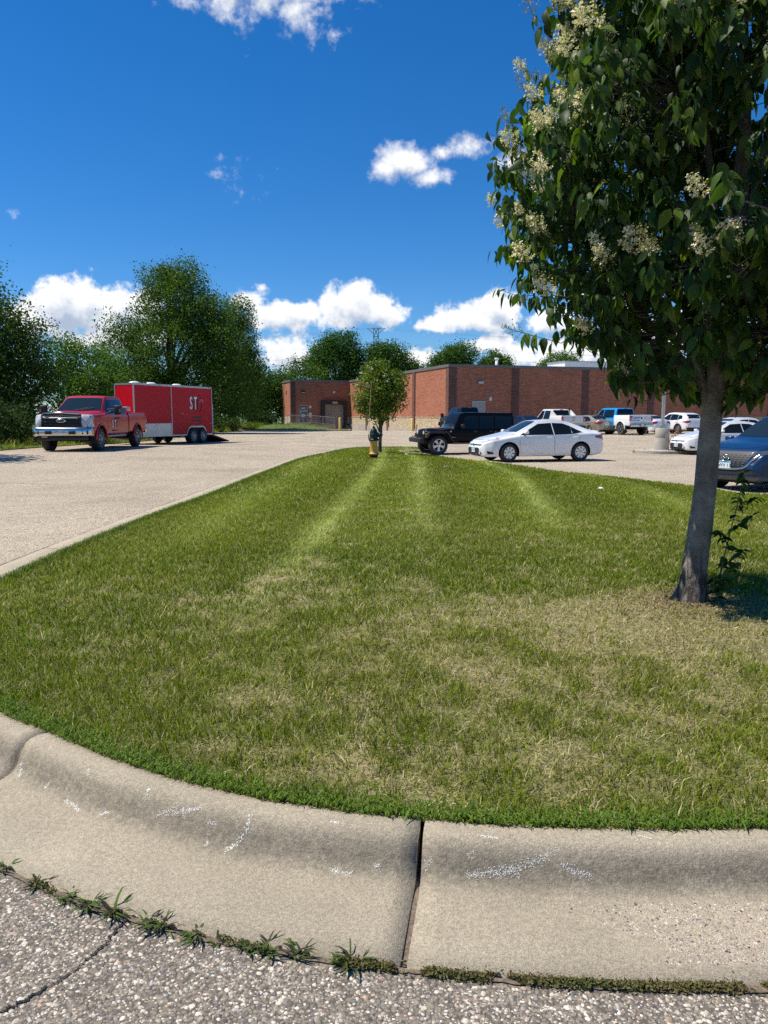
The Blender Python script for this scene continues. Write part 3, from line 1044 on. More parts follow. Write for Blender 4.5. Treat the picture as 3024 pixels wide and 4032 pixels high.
GR = [blades(190000, (-3.6, 3.6), (2.4, 5.4), .048, .0044, 3, (0, 1, 4.0, 5.4), seed=1, fan=.62),
      blades(215000, (-4.8, 5.4), (4.0, 9.2), .046, .0062, 3, (4.0, 5.4, 6.8, 9.2), seed=2, fan=.58),
      blades(230000, (-5, 8), (6.8, 14.5), .044, .0092, 1, (6.8, 9.2, 11.5, 14.5), seed=3, fan=.56),
      blades(190000, (-6, 11), (11.5, 22), .045, .014, 1, (11.5, 14.5, 18, 22), seed=4, fan=.54),
      blades(130000, (-6, 11), (18, 38), .05, .022, 1, (18, 22, 90, 91), seed=5, fan=.5),
      blades(16000, (4, 14.6), (2.5, 17), .05, .014, 1, seed=6)]
V_, F_, C_ = join(GR)
tag(link('lawn_grass', np_mesh('lawn_grass', V_, F_, False, C_), M['grass']), 'mown lawn grass with straw patches and pale mower stripes', 'grass', kind='stuff')

# fringe of fresh blades and clover hanging over the back of the kerb
def fringe(s0, s1, n, seed):
    rg = np.random.default_rng(seed)
    S = rg.uniform(s0, s1, n)
    P_ = along(S); N = outward(S)
    off = -np.abs(rg.normal(0, .06, n)) + .012 + .02 * (vnoise(P_[:, 0], P_[:, 1], 7, 3) - .5)
    x = P_[:, 0] + N[:, 0] * off; y = P_[:, 1] + N[:, 1] * off
    z = zg(x, y) + .138
    h = rg.uniform(.02, .06, n)
    la = np.arctan2(N[:, 1], N[:, 0]) + rg.normal(0, .9, n)
    ln = h * rg.uniform(.3, 1.0, n)
    dx, dy = np.cos(la) * ln, np.sin(la) * ln
    w = rg.uniform(.003, .0065, n); a = la + math.pi / 2
    wx, wy = np.cos(a) * w / 2, np.sin(a) * w / 2
    up = h * .7
    V = np.stack([np.stack([x - wx, y - wy, z], 1), np.stack([x + wx, y + wy, z], 1), np.stack([x + dx * .4 - wx, y + dy * .4 - wy, z + up], 1), np.stack([x + dx * .4 + wx, y + dy * .4 + wy, z + up], 1),
                  np.stack([x + dx, y + dy, z + up * .85], 1)], 1)
    F = (np.array([(0, 1, 3), (0, 3, 2), (2, 3, 4)])[None] + (np.arange(n) * 5)[:, None, None]).reshape(-1, 3)
    g = rg.random((n, 1))
    c = np.array([.075, .14, .022]) * (1 - g) + np.array([.19, .28, .055]) * g
    return V.reshape(-1, 3), F, np.repeat(c, 5, 0)


V_, F_, C_ = join([fringe(s_j2 - 1.5, s_j1 + 2.0, 6500, 3), fringe(s_of(1266, 1786), s_of(0, 2279) + .5, 9000, 4)])
tag(link('kerb_edge_grass', np_mesh('kerb_edge_grass', V_, F_, False, C_), M['grass']), 'bright fresh grass fringe hanging over the back of the kerb', 'grass', kind='stuff')

# ---- verge beside the lane, and the bank in front of the loading dock
VERGE_E = [(-13.8, -14), (-13.7, 8), (-13.5, 20), (-13.4, 28.5), (-12.95, 42), (-14.2, 60), (-14.9, 74), (-14.6, 79.5), (-13, 81.6), (-10.5, 82.3), (-6, 82.5), (-4.4, 82.7), (-3.9, 83.6), (-4.2, 88), (-5, 91)]
ve = [(p.x, p.y) for p in catmull(VERGE_E, 8)]
vpoly = ve + [(-9, 93), (-14, 97), (-14, 125), (-75, 125), (-75, -14)]
VE = np.array(ve)
vx, vy = np.meshgrid(np.arange(-73, -3, 1.6), np.arange(-12, 124, 1.6))
vx, vy = vx.ravel(), vy.ravel()


def in_poly(poly, x, y):
    poly = np.array(poly); c = np.zeros(np.shape(x), bool); j = len(poly) - 1
    for i in range(len(poly)):
        cond = (poly[i, 1] > y) != (poly[j, 1] > y)
        xi = (poly[j, 0] - poly[i, 0]) * (y - poly[i, 1]) / (poly[j, 1] - poly[i, 1] + 1e-12) + poly[i, 0]
        c ^= cond & (x < xi); j = i
    return c


def vdist(x, y):
    return np.sqrt(((np.stack([x, y], -1)[..., None, :] - VE) ** 2).sum(-1).min(-1))


def zverge(x, y, d=None):
    d = vdist(x, y)
    t = np.clip(d / 7, 0, 1)
    kerbed = np.clip((y - 72) / 4, 0, 1)
    bank = np.exp(-((x + 9.8) / 3.0) ** 2 - ((y - 88.5) / 3.2) ** 2) * .42
    return zg(x, y) + .03 + .11 * kerbed + .35 * t * t * (3 - 2 * t) * (1 - kerbed) + bank * np.clip(d / 1.5, 0, 1)


ok = in_poly(vpoly, vx, vy)
ok &= np.where(ok, vdist(vx, vy) > .7, False)
V2, F2 = fill_poly(vpoly, np.stack([vx[ok], vy[ok]], 1))
V3 = np.c_[V2, zverge(V2[:, 0], V2[:, 1])]
tag(link('verge', np_mesh('verge', V3, np.array(F2), True), mat('verge turf', (.085, .135, .028), .95, var=(2.5, .6, 1.4), bump=(9, .8, .05))), kind='structure')
zero = lambda x, y, d: (np.clip(fbm(x, y, .5, 15) - .35, 0, 1), np.zeros_like(x), np.zeros_like(x))


def vb(n, xr, yr, h, w, seed):
    return blades(n, xr, yr, h, w, 1, where=lambda x, y: in_poly(vpoly, x, y), zfun=lambda x, y, d: zverge(x, y), seed=seed, tone=zero)


edge_d_save = edge_dist
edge_dist = lambda x, y: np.full(np.shape(x), 5.0)
V_, F_, C_ = join([vb(26000, (-19, -13), (22, 46), .11, .030, 31), vb(22000, (-22, -13), (46, 70), .16, .05, 32), vb(26000, (-17, -3.6), (70, 92), .08, .05, 33), vb(9000, (-30, -13.4), (18, 40), .35, .05, 34), vb(12000, (-24, -14), (52, 92), .55, .07, 35)])
edge_dist = edge_d_save
tag(link('verge_grass', np_mesh('verge_grass', V_, F_, False, C_), M['grass']), 'rough unmown grass and weeds along the verge below the trees', 'grass', kind='stuff')

# kerb of the bank by the dock (simple upright kerb)
def simple_kerb(path, h, w, name='kerb_edging'):
    b = MB(); V = []
    P_ = catmull(path, 8); n = len(P_)
    for i, p in enumerate(P_):
        t = P_[min(i + 1, n - 1)] - P_[max(i - 1, 0)]
        nr = Vector((t.y, -t.x, 0)).normalized()
        z0 = zg1(p.x, p.y)
        for o_, zz in ((w, -.1), (w, h - .02), (w - .02, h), (0, h), (0, -.1)):
            V.append((p.x + nr.x * o_, p.y + nr.y * o_, z0 + zz))
    F = [(i * 5 + j, i * 5 + j + 1, i * 5 + 5 + j + 1, i * 5 + 5 + j) for i in range(n - 1) for j in range(4)]
    b.add(V, F + [tuple(range(5)), tuple((n - 1) * 5 + j for j in (4, 3, 2, 1, 0))])
    return tag(b.build(name, M['concrete_plain']), kind='structure')


simple_kerb([(-14.85, 76), (-14.6, 79.5), (-13, 81.6), (-10.5, 82.3), (-6, 82.5), (-4.4, 82.7), (-3.9, 83.6), (-4.1, 86.5)], .16, .28)

# parking bay lines in front of the brick wall
UX = Vector((.952, .307, 0)); VX = Vector((-.307, .952, 0))
paintw = mat('worn white road paint', (.62, .60, .56), .8, var=(9, .5, 1.15))
for i in range(9):
    p0 = Vector((8.2, 57.0, 0)) + UX * (2.75 * i - 3)
    V = []
    for a, b in ((-.05, 0), (.05, 0), (.05, 5.4), (-.05, 5.4)):
        q = p0 + UX * a + VX * b
        V.append((q.x, q.y, zg1(q.x, q.y) + .006))
    tag(MB().add(V, [(0, 1, 2, 3)]).build('bay_line', paintw), kind='structure')
for i in range(3):
    p0 = Vector((3.0, 29.0, 0)) + VX * (2.9 * i) + UX * .5
    V = []
    for a, b in ((0, -.05), (5.2, -.05), (5.2, .05), (0, .05)):
        q = p0 + UX * a + VX * b
        V.append((q.x, q.y, zg1(q.x, q.y) + .006))
    tag(MB().add(V, [(0, 1, 2, 3)]).build('bay_line', paintw), kind='structure')

# ================================================================== THE BRICK STORE
A0 = (5.63, 67.0)
store = empty('brick_store', (A0[0], A0[1], 0), math.atan2(.307, .952))
tag(store, 'low red brick store with dark brick piers, pale block base and loading dock', 'building')


def slab(name, mt, u0, u1, v0, v1, z0, z1, parent=store):
    P_ = [(u0, v0, z0), (u1, v0, z0), (u1, v1, z0), (u0, v1, z0), (u0, v0, z1), (u1, v0, z1), (u1, v1, z1), (u0, v1, z1)]
    F = [(0, 1, 5, 4), (1, 2, 6, 5), (2, 3, 7, 6), (3, 0, 4, 7), (4, 5, 6, 7), (3, 2, 1, 0)]
    me = bpy.data.meshes.new(name); me.from_pydata(P_, [], F)
    uv = me.uv_layers.new(name='UVMap')
    for fi, poly in enumerate(me.polygons):
        for li in poly.loop_indices:
            c = P_[me.loops[li].vertex_index]
            uv.data[li].uv = (c[0], c[2]) if fi in (0, 2) else (c[1], c[2]) if fi in (1, 3) else (c[0], c[1])
    return link(name, me, mt, parent)


ZT, ZS = 5.80, 1.50
BR, ST, DK, CC = M['brick'], M['stone'], M['brick_dark'], M['concrete_plain']
# front (shaded, behind the parked cars)
slab('brick_wall', BR, .30, 46, 0, .3, ZS, ZT)
slab('block_base', ST, .30, 46, -.01, .3, -.8, ZS - .07)
slab('base_cap', M['stone'], .30, 46, -.05, .29, ZS - .07, ZS)
# side that catches the sun
slab('brick_wall', BR, 0, .3, .30, 32.6, ZS, ZT)
slab('block_base', ST, -.01, .29, .30, 32.6, -1.2, ZS - .07)
slab('base_cap', M['stone'], -.05, .28, .31, 32.55, ZS - .07, ZS)
for i, (v0, v1, zt_) in enumerate(((1.0, 8.4, .30), (9.0, 16.6, .36), (17.2, 24.6, .46), (25.2, 32.58, .62))):
    slab('concrete_plinth', CC, -.09, .27, v0 - .3 if i else v0, v1 + .3, -1.3, zt_)
# corner and bay piers of dark brick
slab('pier', DK, -.04, .72, -.04, .62, -.8, ZT - .002)
for u in (6.42, 13.6, 20.8, 28, 35.2, 42.4): slab('pier', DK, u - .36, u + .36, -.045, .25, -.8, ZT - .002)
for v in (8.7, 16.9, 24.9): slab('pier', DK, -.10, .25, v - .32, v + .32, -.2, ZT - .002)
# wing with the dock
WF = 32.6
slab('brick_wall', BR, -7.3, -6.57, WF, WF + .3, ZS - .4, ZT)
slab('brick_wall', BR, -6.57, -5.47, WF, WF + .3, 2.92, ZT)
slab('brick_wall', BR, -5.47, -3.3, WF, WF + .3, ZS - .4, ZT)
slab('brick_wall', BR, -3.3, -.78, WF, WF + .3, 3.02, ZT)
slab('brick_wall', BR, -.78, -.002, WF, WF + .3, ZS, ZT)
slab('block_base', ST, -.78, -.012, WF - .01, WF + .3, .55, ZS)
slab('concrete_plinth', CC, -5.47, -.1, WF - .03, WF + .3, -1.3, .38)
slab('block_base', ST, -5.47, -3.3, WF - .012, WF + .3, .38, 1.1)
slab('block_base', ST, -7.3, -6.57, WF - .012, WF + .3, -.8, 1.1)
slab('pier', DK, -7.6, -6.98, WF - .04, WF + .5, -.8, ZT - .002)
slab('brick_wall', BR, -7.57, -7.3, WF + .5, 39.0, ZS, ZT)
slab('block_base', ST, -7.58, -7.3, WF + .5, 39.0, -.8, ZS)
slab('brick_wall', BR, -7.57, 46, 39.0, 39.3, -.8, ZT)
slab('brick_wall', BR, 45.7, 46, .3, 39.0, -.8, ZT)
slab('roof_deck', mat('pale roof membrane', (.5, .49, .46), .9), .3, 45.7, .3, 39, 5.4, 5.5)
slab('roof_deck', M['dock_grey'], -7.3, .3, WF + .3, 39, 5.4, 5.5)
# coping
CPM = M['coping']
slab('coping', CPM, -.08, 46.05, -.08, .36, ZT, 6.04)
slab('coping', CPM, -.08, .36, .36, WF - .08, ZT, 6.04)
slab('coping', CPM, -7.66, .36, WF - .08, WF + .36, ZT, 6.04)
slab('coping', CPM, -7.66, -7.25, WF + .36, 39.05, ZT, 6.04)
# fire access door
dr_ = slab('door', mat('grey steel door', (.13, .135, .145), .5), -6.5, -5.54, WF + .10, WF + .16, .75, 2.86)
slab('door_frame', M['grey_metal'], -6.57, -6.5, WF + .04, WF + .2, .75, 2.92, dr_)
slab('door_frame', M['grey_metal'], -5.54, -5.47, WF + .04, WF + .2, .75, 2.92, dr_)
slab('door_frame', M['grey_metal'], -6.5, -5.54, WF + .04, WF + .2, 2.86, 2.92, dr_)


def wall_text(txt, size, u, z, v, mt, parent, bold=True, name='lettering'):
    me = text_mesh(txt, size, .004, bold)
    me.transform(Matrix.Translation((u, v, z)) @ Matrix.Rotation(math.pi / 2, 4, 'X'))
    return link(name, me, mt, parent)


wall_text('FIRE', .30, -6.02, 2.50, WF + .085, M['ink_white'], dr_)
wall_text('ACCESS', .26, -6.02, 2.18, WF + .085, M['ink_white'], dr_)
slab('notice', M['plate'], -6.25, -5.80, WF + .08, WF + .098, 1.45, 1.80, dr_)
slab('notice', M['ink_white'], -6.42, -6.26, WF + .08, WF + .098, 1.93, 2.0, dr_)
# dock door of six panels, seals and bumpers
dd = slab('dock_door', M['dock_grey'], -3.3, -.78, WF + .14, WF + .20, .38, 3.02)
for i in range(6):
    z0 = .40 + i * .436
    slab('door_panel', M['dock_grey'], -3.28, -.80, WF + .11, WF + .139, z0, z0 + .424, dd)
slab('dock_seal', M['black'], -3.76, -3.3, WF - .42, WF - .003, .35, 3.5)
slab('dock_seal', M['black'], -.80, -.42, WF - .42, WF - .003, .35, 3.5)
slab('dock_seal', M['black'], -3.3, -.80, WF - .42, WF - .003, 3.02, 3.5)
slab('dock_number', M['grey_metal'], -2.35, -1.7, WF - .45, WF - .423, 3.12, 3.36)
slab('dock_bumper', M['black'], -3.5, -3.1, WF - .2, WF - .032, -.05, .36)
slab('dock_bumper', M['black'], -.95, -.55, WF - .2, WF - .032, -.05, .36)
slab('dock_plate', M['grey_metal'], -3.0, -1.05, WF - .12, WF + .13, .382, .41)
# wall fittings
for (u, z) in ((-6.0, 4.55),):
    wl = slab('wall_lamp', M['black'], u - .25, u + .25, WF - .22, WF - .003, z - .1, z + .12)
    slab('lamp_glass', M['lens'], u - .2, u + .2, WF - .24, WF - .22, z - .12, z - .04, wl)
slab('junction_box', M['white_metal'], -2.18, -1.92, WF - .12, WF - .003, 4.42, 4.68)
slab('meter_box', M['white_metal'], -5.32, -4.98, WF - .16, WF - .013, 1.42, 1.98)
b = MB(); b.lathe([(0, .10), (.10, .09), (.17, .05), (.19, 0)], 16, Matrix.Translation((-5.12, WF - .003, 2.72)) @ Matrix.Rotation(math.pi / 2, 4, 'X'))
b.build('alarm_bell', M['white_metal'], store, True)
d2 = slab('door', mat('pale grey door', (.33, .33, .32), .5), 2.3, 3.38, -.06, -.012, -.2, 2.82)
slab('door_frame', M['grey_metal'], 2.2, 2.3, -.08, -.012, -.2, 2.9, d2)
slab('door_frame', M['grey_metal'], 3.38, 3.48, -.08, -.012, -.2, 2.9, d2)
slab('door_frame', M['grey_metal'], 2.3, 3.38, -.08, -.012, 2.82, 2.9, d2)
wl = slab('wall_lamp', M['grey_metal'], 2.7, 3.2, -.26, -.003, 4.42, 4.6)
slab('lamp_glass', M['lens'], 2.74, 3.16, -.28, -.26, 4.40, 4.5, wl)
b = MB(); b.lathe([(0, .10), (.10, .09), (.16, .05), (.18, 0)], 16, Matrix.Translation((4.0, -.003, 3.1)) @ Matrix.Rotation(math.pi / 2, 4, 'X') @ Matrix.Diagonal((.75, 1.2, 1, 1)))
b.build('alarm_bell', M['white_metal'], store, True)
slab('fire_strobe', M['red_lens'], 4.68, 4.82, -.07, -.003, 3.72, 3.86)
slab('wall_vent', M['black'], -7.6, -7.571, 35.2, 35.6, 4.3, 4.75)

# railing and ramp in front of the fire door
rail = empty('ramp_railing', store.location, store.rotation_euler.z)
tag(rail, 'grey metal picket railing along the ramp by the loading dock', 'railing')
RV = 30.9


def zr(u): return np.interp(u, [-8.4, -5.4, -2.45], [.72, .70, .42])


for u in (-8.4, -7.2, -6.4, -5.4, -3.9, -2.45):
    MB().tube([(u, RV, zr(u) - .35), (u, RV, zr(u) + .95)], .035, 8).build('post', M['grey_metal'], rail)
MB().tube([(u, RV, zr(u) + .95) for u in (-8.4, -5.4, -2.45)], .035, 8).build('top_rail', M['grey_metal'], rail)
MB().tube([(u, RV, zr(u) + .08) for u in (-8.4, -5.4, -2.45)], .03, 8).build('bottom_rail', M['grey_metal'], rail)
b = MB()
for u in np.arange(-8.28, -2.5, .115): b.box((u, RV, zr(u) + .51), (.014, .014, .86))
tag(b.build('picket_infill', M['grey_metal'], rail), kind='stuff')
ramp = empty('concrete_ramp', store.location, store.rotation_euler.z)
tag(ramp, 'pale cast concrete ramp and landing under the picket railing', 'ramp')
b = MB()
b.add([(-5.4, RV - .1, -1.3), (-2.3, RV - .1, -1.3), (-2.3, RV - .1, .40), (-5.4, RV - .1, .64), (-5.4, RV + .1, -1.3), (-2.3, RV + .1, -1.3), (-2.3, RV + .1, .40), (-5.4, RV + .1, .64)],
      [(0, 1, 2, 3), (5, 4, 7, 6), (1, 5, 6, 2), (4, 0, 3, 7), (3, 2, 6, 7)]).build('ramp_wall', CC, ramp)
slab('landing', CC, -8.4, -5.41, RV - .05, WF - .045, .55, .70, ramp)
b = MB().add([(-5.4, RV + .1, .60), (-2.3, RV + .1, .34), (-2.3, WF - .045, .34), (-5.4, WF - .045, .60)], [(0, 1, 2, 3)])
b.build('ramp_floor', CC, ramp)
for u in (-8.0, -7.0, -6.0): slab('footing', CC, u - .12, u + .12, RV - .04, RV + .2, -.6, .549, ramp)

# yellow bollards
bol = [((1318 + 15, 1697), 80.5, 1.25, 'cream yellow bollard on the kerb before the loading dock door'),
       ((1507, 1697), 84.0, .92, 'short yellow bollard against the sunlit wall behind the young tree'),
       ((1636, 1697), 74.5, 1.2, 'tall yellow bollard beside the pier on the sunlit brick wall')]
for (X, Y), D, hgt, lab in bol:
    x = at(X, D)
    if 'before' in lab: x, D = at(1338, 82.9), 82.9; z0 = zg1(x, D) + .12; hgt = 1.28
    else:
        # just off the sunlit wall
        v = {1507: 18.9, 1636: 8.05}[X]
        q = Vector((*A0, 0)) + VX * v + UX * (-.42)
        x, D = q.x, q.y; z0 = zg1(x, D)
    e = tag(empty('bollard', (x, D, z0)), lab, 'bollard', 'yellow steel bollards')
    MB().lathe([(0, hgt + .05), (.06, hgt + .045), (.11, hgt + .02), (.125, hgt - .02), (.125, -.15)], 18).build('post', M['yellow'], e, True)
    MB().lathe([(.127, .02), (.14, .02), (.14, -.02), (.127, -.02)], 18).build('collar', M['concrete_plain'], e, True)

# roof plant
hv = tag(empty('rooftop_unit', store.location, store.rotation_euler.z), 'pale ribbed rooftop ventilation unit above the brick parapet', 'vent unit')
slab('casing', M['white_metal'], 15.6, 24, 7, 10.5, 5.52, 7.05, hv)
for u in np.arange(15.7, 23.95, .42): slab('rib', M['white_metal'], u, u + .12, 6.94, 6.999, 5.56, 7.0, hv)
slab('lid', M['grey_metal'], 15.5, 24.1, 6.9, 10.6, 7.05, 7.13, hv)
for (u, v, h_, r_, lab) in ((7.0, 5.0, 1.5, .14, 'thin white vent pipe standing on the store roof'),):
    e = tag(empty('vent_pipe', store.location, store.rotation_euler.z), lab, 'vent pipe')
    MB().tube([(u, v, 5.5), (u, v, 5.5 + h_)], r_, 12).build('pipe', M['white_metal'], e, True)
    MB().tube([(u, v, 5.42 + h_), (u, v, 5.56 + h_)], r_ * 1.5, 12).build('cap', M['white_metal'], e, True)
e = tag(empty('roof_fan', store.location, store.rotation_euler.z), 'low white fan hood just above the roof edge', 'vent unit')
MB().lathe([(0, .62), (.35, .58), (.55, .45), (.55, .35), (.3, .3), (.3, 0)], 20, Matrix.Translation((5.0, 4.5, 5.5)) @ Matrix.Diagonal((1.3, 1.3, 1.35, 1))).build('hood', M['white_metal'], e, True)
MB().box((5.0, 4.5, 5.55), (1.0, 1.0, .1)).build('curb_box', M['grey_metal'], e)
# ================================================================== VEHICLES
def cv(pts, xs, sig=.035):
    """piecewise line through pts, softened"""
    p = sorted(pts)
    f = np.linspace(xs[0] - .3, xs[-1] + .3, 600)
    v = np.interp(f, [a for a, _ in p], [b for _, b in p])
    h = f[1] - f[0]
    k = np.arange(-int(3 * sig / h) - 1, int(3 * sig / h) + 2) * h
    w = np.exp(-(k / sig) ** 2 / 2); w /= w.sum()
    v = np.convolve(np.pad(v, len(k) // 2, mode='edge'), w, mode='valid')
    return np.interp(xs, f, v)


def loft(c, n=84, sig=.035, sub=3):
    """closed body shell; c: curves zb zs zt w wr e as lists of (x, value)"""
    x0 = min(p[0] for p in c['zt']); x1 = max(p[0] for p in c['zt'])
    t = np.linspace(0, 1, n)
    t = .5 - .5 * np.cos(math.pi * t) if c.get('ease', True) else t
    t = .6 * t + .4 * np.linspace(0, 1, n)
    xs = x0 + (x1 - x0) * t
    g = {k: cv(c[k], xs, sig) for k in ('zb', 'zs', 'zt', 'w', 'wr')}
    e = cv(c.get('e', [(x0, .06), (x1, .06)]), xs, sig)
    rings = []
    for i, x in enumerate(xs):
        zb, zs, zt, w, wr = (g[k][i] for k in ('zb', 'zs', 'zt', 'w', 'wr'))
        zs = min(zs, zt - .02); hgt = zs - zb
        ee = min(e[i], max(zt - zs, .02) * .6)
        half = [(0, zb), (w * .82, zb), (w * .955, zb + .05 * min(1, hgt)), (w * .985, zb + .2 * hgt), (w, zb + .55 * hgt), (w * .992, zb + .82 * hgt), (w * .965, zs), (.45 * w * .95 + .55 * wr, zs * .45 + (zt - ee) * .55),
                (wr, zt - ee), (wr * .93, zt - .35 * ee), (wr * .6, zt - .06 * ee), (0, zt)]
        P_ = catmull([(a, b) for a, b in half], sub)
        half = [(max(p.x, 0), p.y) for p in P_]
        ring = [(x, y, z) for y, z in half] + [(x, -y, z) for y, z in half[-2:0:-1]]
        rings.append(ring)
    m_ = len(rings[0])
    V = [p for r in rings for p in r]
    F = [(i * m_ + j, (i + 1) * m_ + j, (i + 1) * m_ + (j + 1) % m_, i * m_ + (j + 1) % m_) for i in range(n - 1) for j in range(m_)]
    F += [tuple(range(m_)), tuple((n - 1) * m_ + j for j in range(m_ - 1, -1, -1))]
    me = bpy.data.meshes.new('shell'); me.from_pydata(V, [], F); me.update()
    recalc(me)
    return me


def cut(me, cutter, mats):
    """boolean difference; the cut faces keep the cutter's material"""
    a = bpy.data.objects.new('a', me); COL.objects.link(a)
    for m_ in mats[:1]: me.materials.append(m_)
    cm = cutter.mesh('c'); recalc(cm); cm.materials.append(mats[1])
    b = bpy.data.objects.new('b', cm); COL.objects.link(b)
    md = a.modifiers.new('cut', 'BOOLEAN'); md.object = b; md.operation = 'DIFFERENCE'; md.solver = 'EXACT'
    try: md.material_mode = 'TRANSFER'
    except Exception: pass
    dg = bpy.context.evaluated_depsgraph_get()
    out = bpy.data.meshes.new_from_object(a.evaluated_get(dg))
    bpy.data.objects.remove(a); bpy.data.objects.remove(b)
    return out


def arch_cutter(wheels, ro, w):
    b = MB()
    for (x, z) in wheels:
        for s in (-1, 1):
            Mx = Matrix.Translation((x, s * (w - .30), z)) @ Matrix.Rotation(math.pi / 2, 4, 'X')
            b.lathe([(0, -.33), (ro, -.33), (ro, .33), (0, .33)], 36, Mx)
    return b


class Shell:
    def __init__(self, me):
        bm = bmesh.new(); bm.from_mesh(me); self.b = BVHTree.FromBMesh(bm); bm.free()
    def patch(self, pts, d, eps=.005, res=.09):
        d = Vector(d).normalized()
        up = Vector((0, 0, 1)) if abs(d.z) < .8 else Vector((1, 0, 0))
        r = d.cross(up).normalized(); u = r.cross(d).normalized()
        q = [(Vector(p).dot(r), Vector(p).dot(u)) for p in pts]
        a = np.array(q)
        area = sum(q[i][0] * q[(i + 1) % len(q)][1] - q[(i + 1) % len(q)][0] * q[i][1] for i in range(len(q)))
        if area < 0: q = q[::-1]
        dense = []
        for i in range(len(q)):
            p0, p1 = np.array(q[i]), np.array(q[(i + 1) % len(q)])
            k = max(1, int(np.linalg.norm(p1 - p0) / res))
            dense += [tuple(p0 + (p1 - p0) * j / k) for j in range(k)]
        gx_, gy_ = np.meshgrid(np.arange(a[:, 0].min() + res / 2, a[:, 0].max(), res), np.arange(a[:, 1].min() + res / 2, a[:, 1].max(), res))
        gx_, gy_ = gx_.ravel(), gy_.ravel()
        ins = in_poly(q, gx_, gy_)
        V2, F = fill_poly(dense, list(zip(gx_[ins], gy_[ins])))
        V = []
        for s, t in V2:
            o = r * float(s) + u * float(t) - d * 14
            h_ = self.b.ray_cast(o, d)
            if h_[0] is None:
                h_ = self.b.find_nearest(o + d * 12)
            p, nr = h_[0], h_[1]
            if nr.dot(d) > 0: nr = -nr
            V.append(p + nr * eps)
        me = bpy.data.meshes.new('patch'); me.from_pydata([tuple(p) for p in V], [], F)
        shade_smooth(me); me.update()
        # face outwards
        bm = bmesh.new(); bm.from_mesh(me)
        for f in bm.faces:
            if f.normal.dot(d) > 0: f.normal_flip()
        bm.to_mesh(me); bm.free()
        return me


def grow(pts, k):
    c = sum((Vector(p) for p in pts), Vector()) / len(pts)
    out = []
    for p in pts:
        v = Vector(p) - c
        out.append(tuple(c + v * (1 + k / max(v.length, .05))))
    return out


def flip(pts): return [(x, -y, z) for x, y, z in pts]


def part(sh, root, name, pts, d, mt, eps=.005, res=.09, both=False, gap=0, gapmat=None):
    outs = []
    for s in ((1, -1) if both else (1,)):
        p = pts if s == 1 else flip(pts)
        dd = d if s == 1 else (d[0], -d[1], d[2])
        o = link(name, sh.patch(p, dd, eps, res), mt, root)
        if gap:
            link('gap', sh.patch(grow(p, gap), dd, eps * .45, res), gapmat or M['black'], o)
        outs.append(o)
    return outs


def make_wheel(root, x, y, r, w, style, rimmat, front_turn=0):
    s = 1 if y > 0 else -1
    B = Matrix.Translation((x, y, r)) @ Matrix.Rotation(front_turn, 4, 'Z') @ Matrix.Rotation(-s * math.pi / 2, 4, 'X')
    hub = MB().lathe([(0, w * .12), (r * .6, w * .12), (r * .6, -w * .1), (0, -w * .1)], 24, B).build('wheel', M['well'], root, True)
    t = MB().lathe([(r * .63, -w / 2), (r * .88, -w / 2), (r * .965, -w * .44), (r, -w * .32), (r, w * .32), (r * .965, w * .44), (r * .88, w / 2), (r * .66, w * .49), (r * .63, w * .4)], 36, B, True)
    link('tyre', t.mesh('tyre', True), M['tyre'], hub)
    m = MB()
    m.lathe([(r * .665, w * .47), (r * .64, w * .50), (r * .60, w * .47), (r * .585, w * .25), (r * .585, -w * .3), (r * .66, -w * .3)], 36, B, True)
    zf = w * .40
    if style == 'steel':
        m.lathe([(r * .60, zf * .55), (r * .46, zf * .95), (r * .30, zf * .75), (r * .24, zf * 1.0), (r * .2, zf * 1.35), (0, zf * 1.4)], 36, B)
        k = MB()
        for i in range(8):
            a = 2 * math.pi * i / 8
            k.lathe([(0, .006), (r * .055, .004), (r * .06, 0)], 10, B @ Matrix.Translation((math.cos(a) * r * .44, math.sin(a) * r * .44, zf * .93)))
        kk = k.build('wheel_hole', M['well'], hub)
        tag(kk, kind='stuff')
    else:
        n, wi, wo_ = {'five': (5, .085, .155), 'eight': (8, .07, .16), 'ten': (10, .04, .075), 'six': (6, .09, .15)}[style]
        for i in range(n):
            a = 2 * math.pi * i / n + .3
            RR = B @ Matrix.Rotation(a, 4, 'Z') @ Matrix.Translation((0, 0, zf - .02))
            m.prism([(r * .10, -r * wi), (r * .60, -r * wo_), (r * .60, r * wo_), (r * .10, r * wi)], .03, RR)
        m.lathe([(r * .19, zf - .02), (r * .18, zf + .02), (r * .12, zf + .03), (0, zf + .032)], 20, B)
    me = m.mesh('rim'); recalc(me); smooth_by_angle(me, 40)
    link('rim', me, rimmat, hub)
    return hub


def place(name, label, cat, c, fwd, group=None):
    z = zg1(c[0], c[1])
    e = empty(name, (c[0], c[1], z), math.atan2(fwd[1], fwd[0]))
    return tag(e, label, cat, group)


def plate(root, x, y, z, facing, txt=None, mt=None, w=.31, tilt=0):
    """licence plate on a face that looks along +x (facing 1) or -x (facing -1)"""
    o = MB().box((x, y, z), (.008, w, .155), Matrix.Rotation(tilt, 4, 'Y')).build('licence_plate', mt or M['plate'], root)
    MB().box((x + facing * .005, y, z + .058), (.004, w * .96, .03), Matrix.Rotation(tilt, 4, 'Y')).build('plate_band', M['plate_blue'], o)
    if txt:
        me = text_mesh(txt, .105)
        Mx = Matrix.Translation((x + facing * .008, y, z - .02)) @ Matrix.Rotation(math.pi / 2 * facing, 4, 'Z') @ Matrix.Rotation(math.pi / 2, 4, 'X')
        me.transform(Mx)
        link('lettering', me, M['ink'], o)
    return o


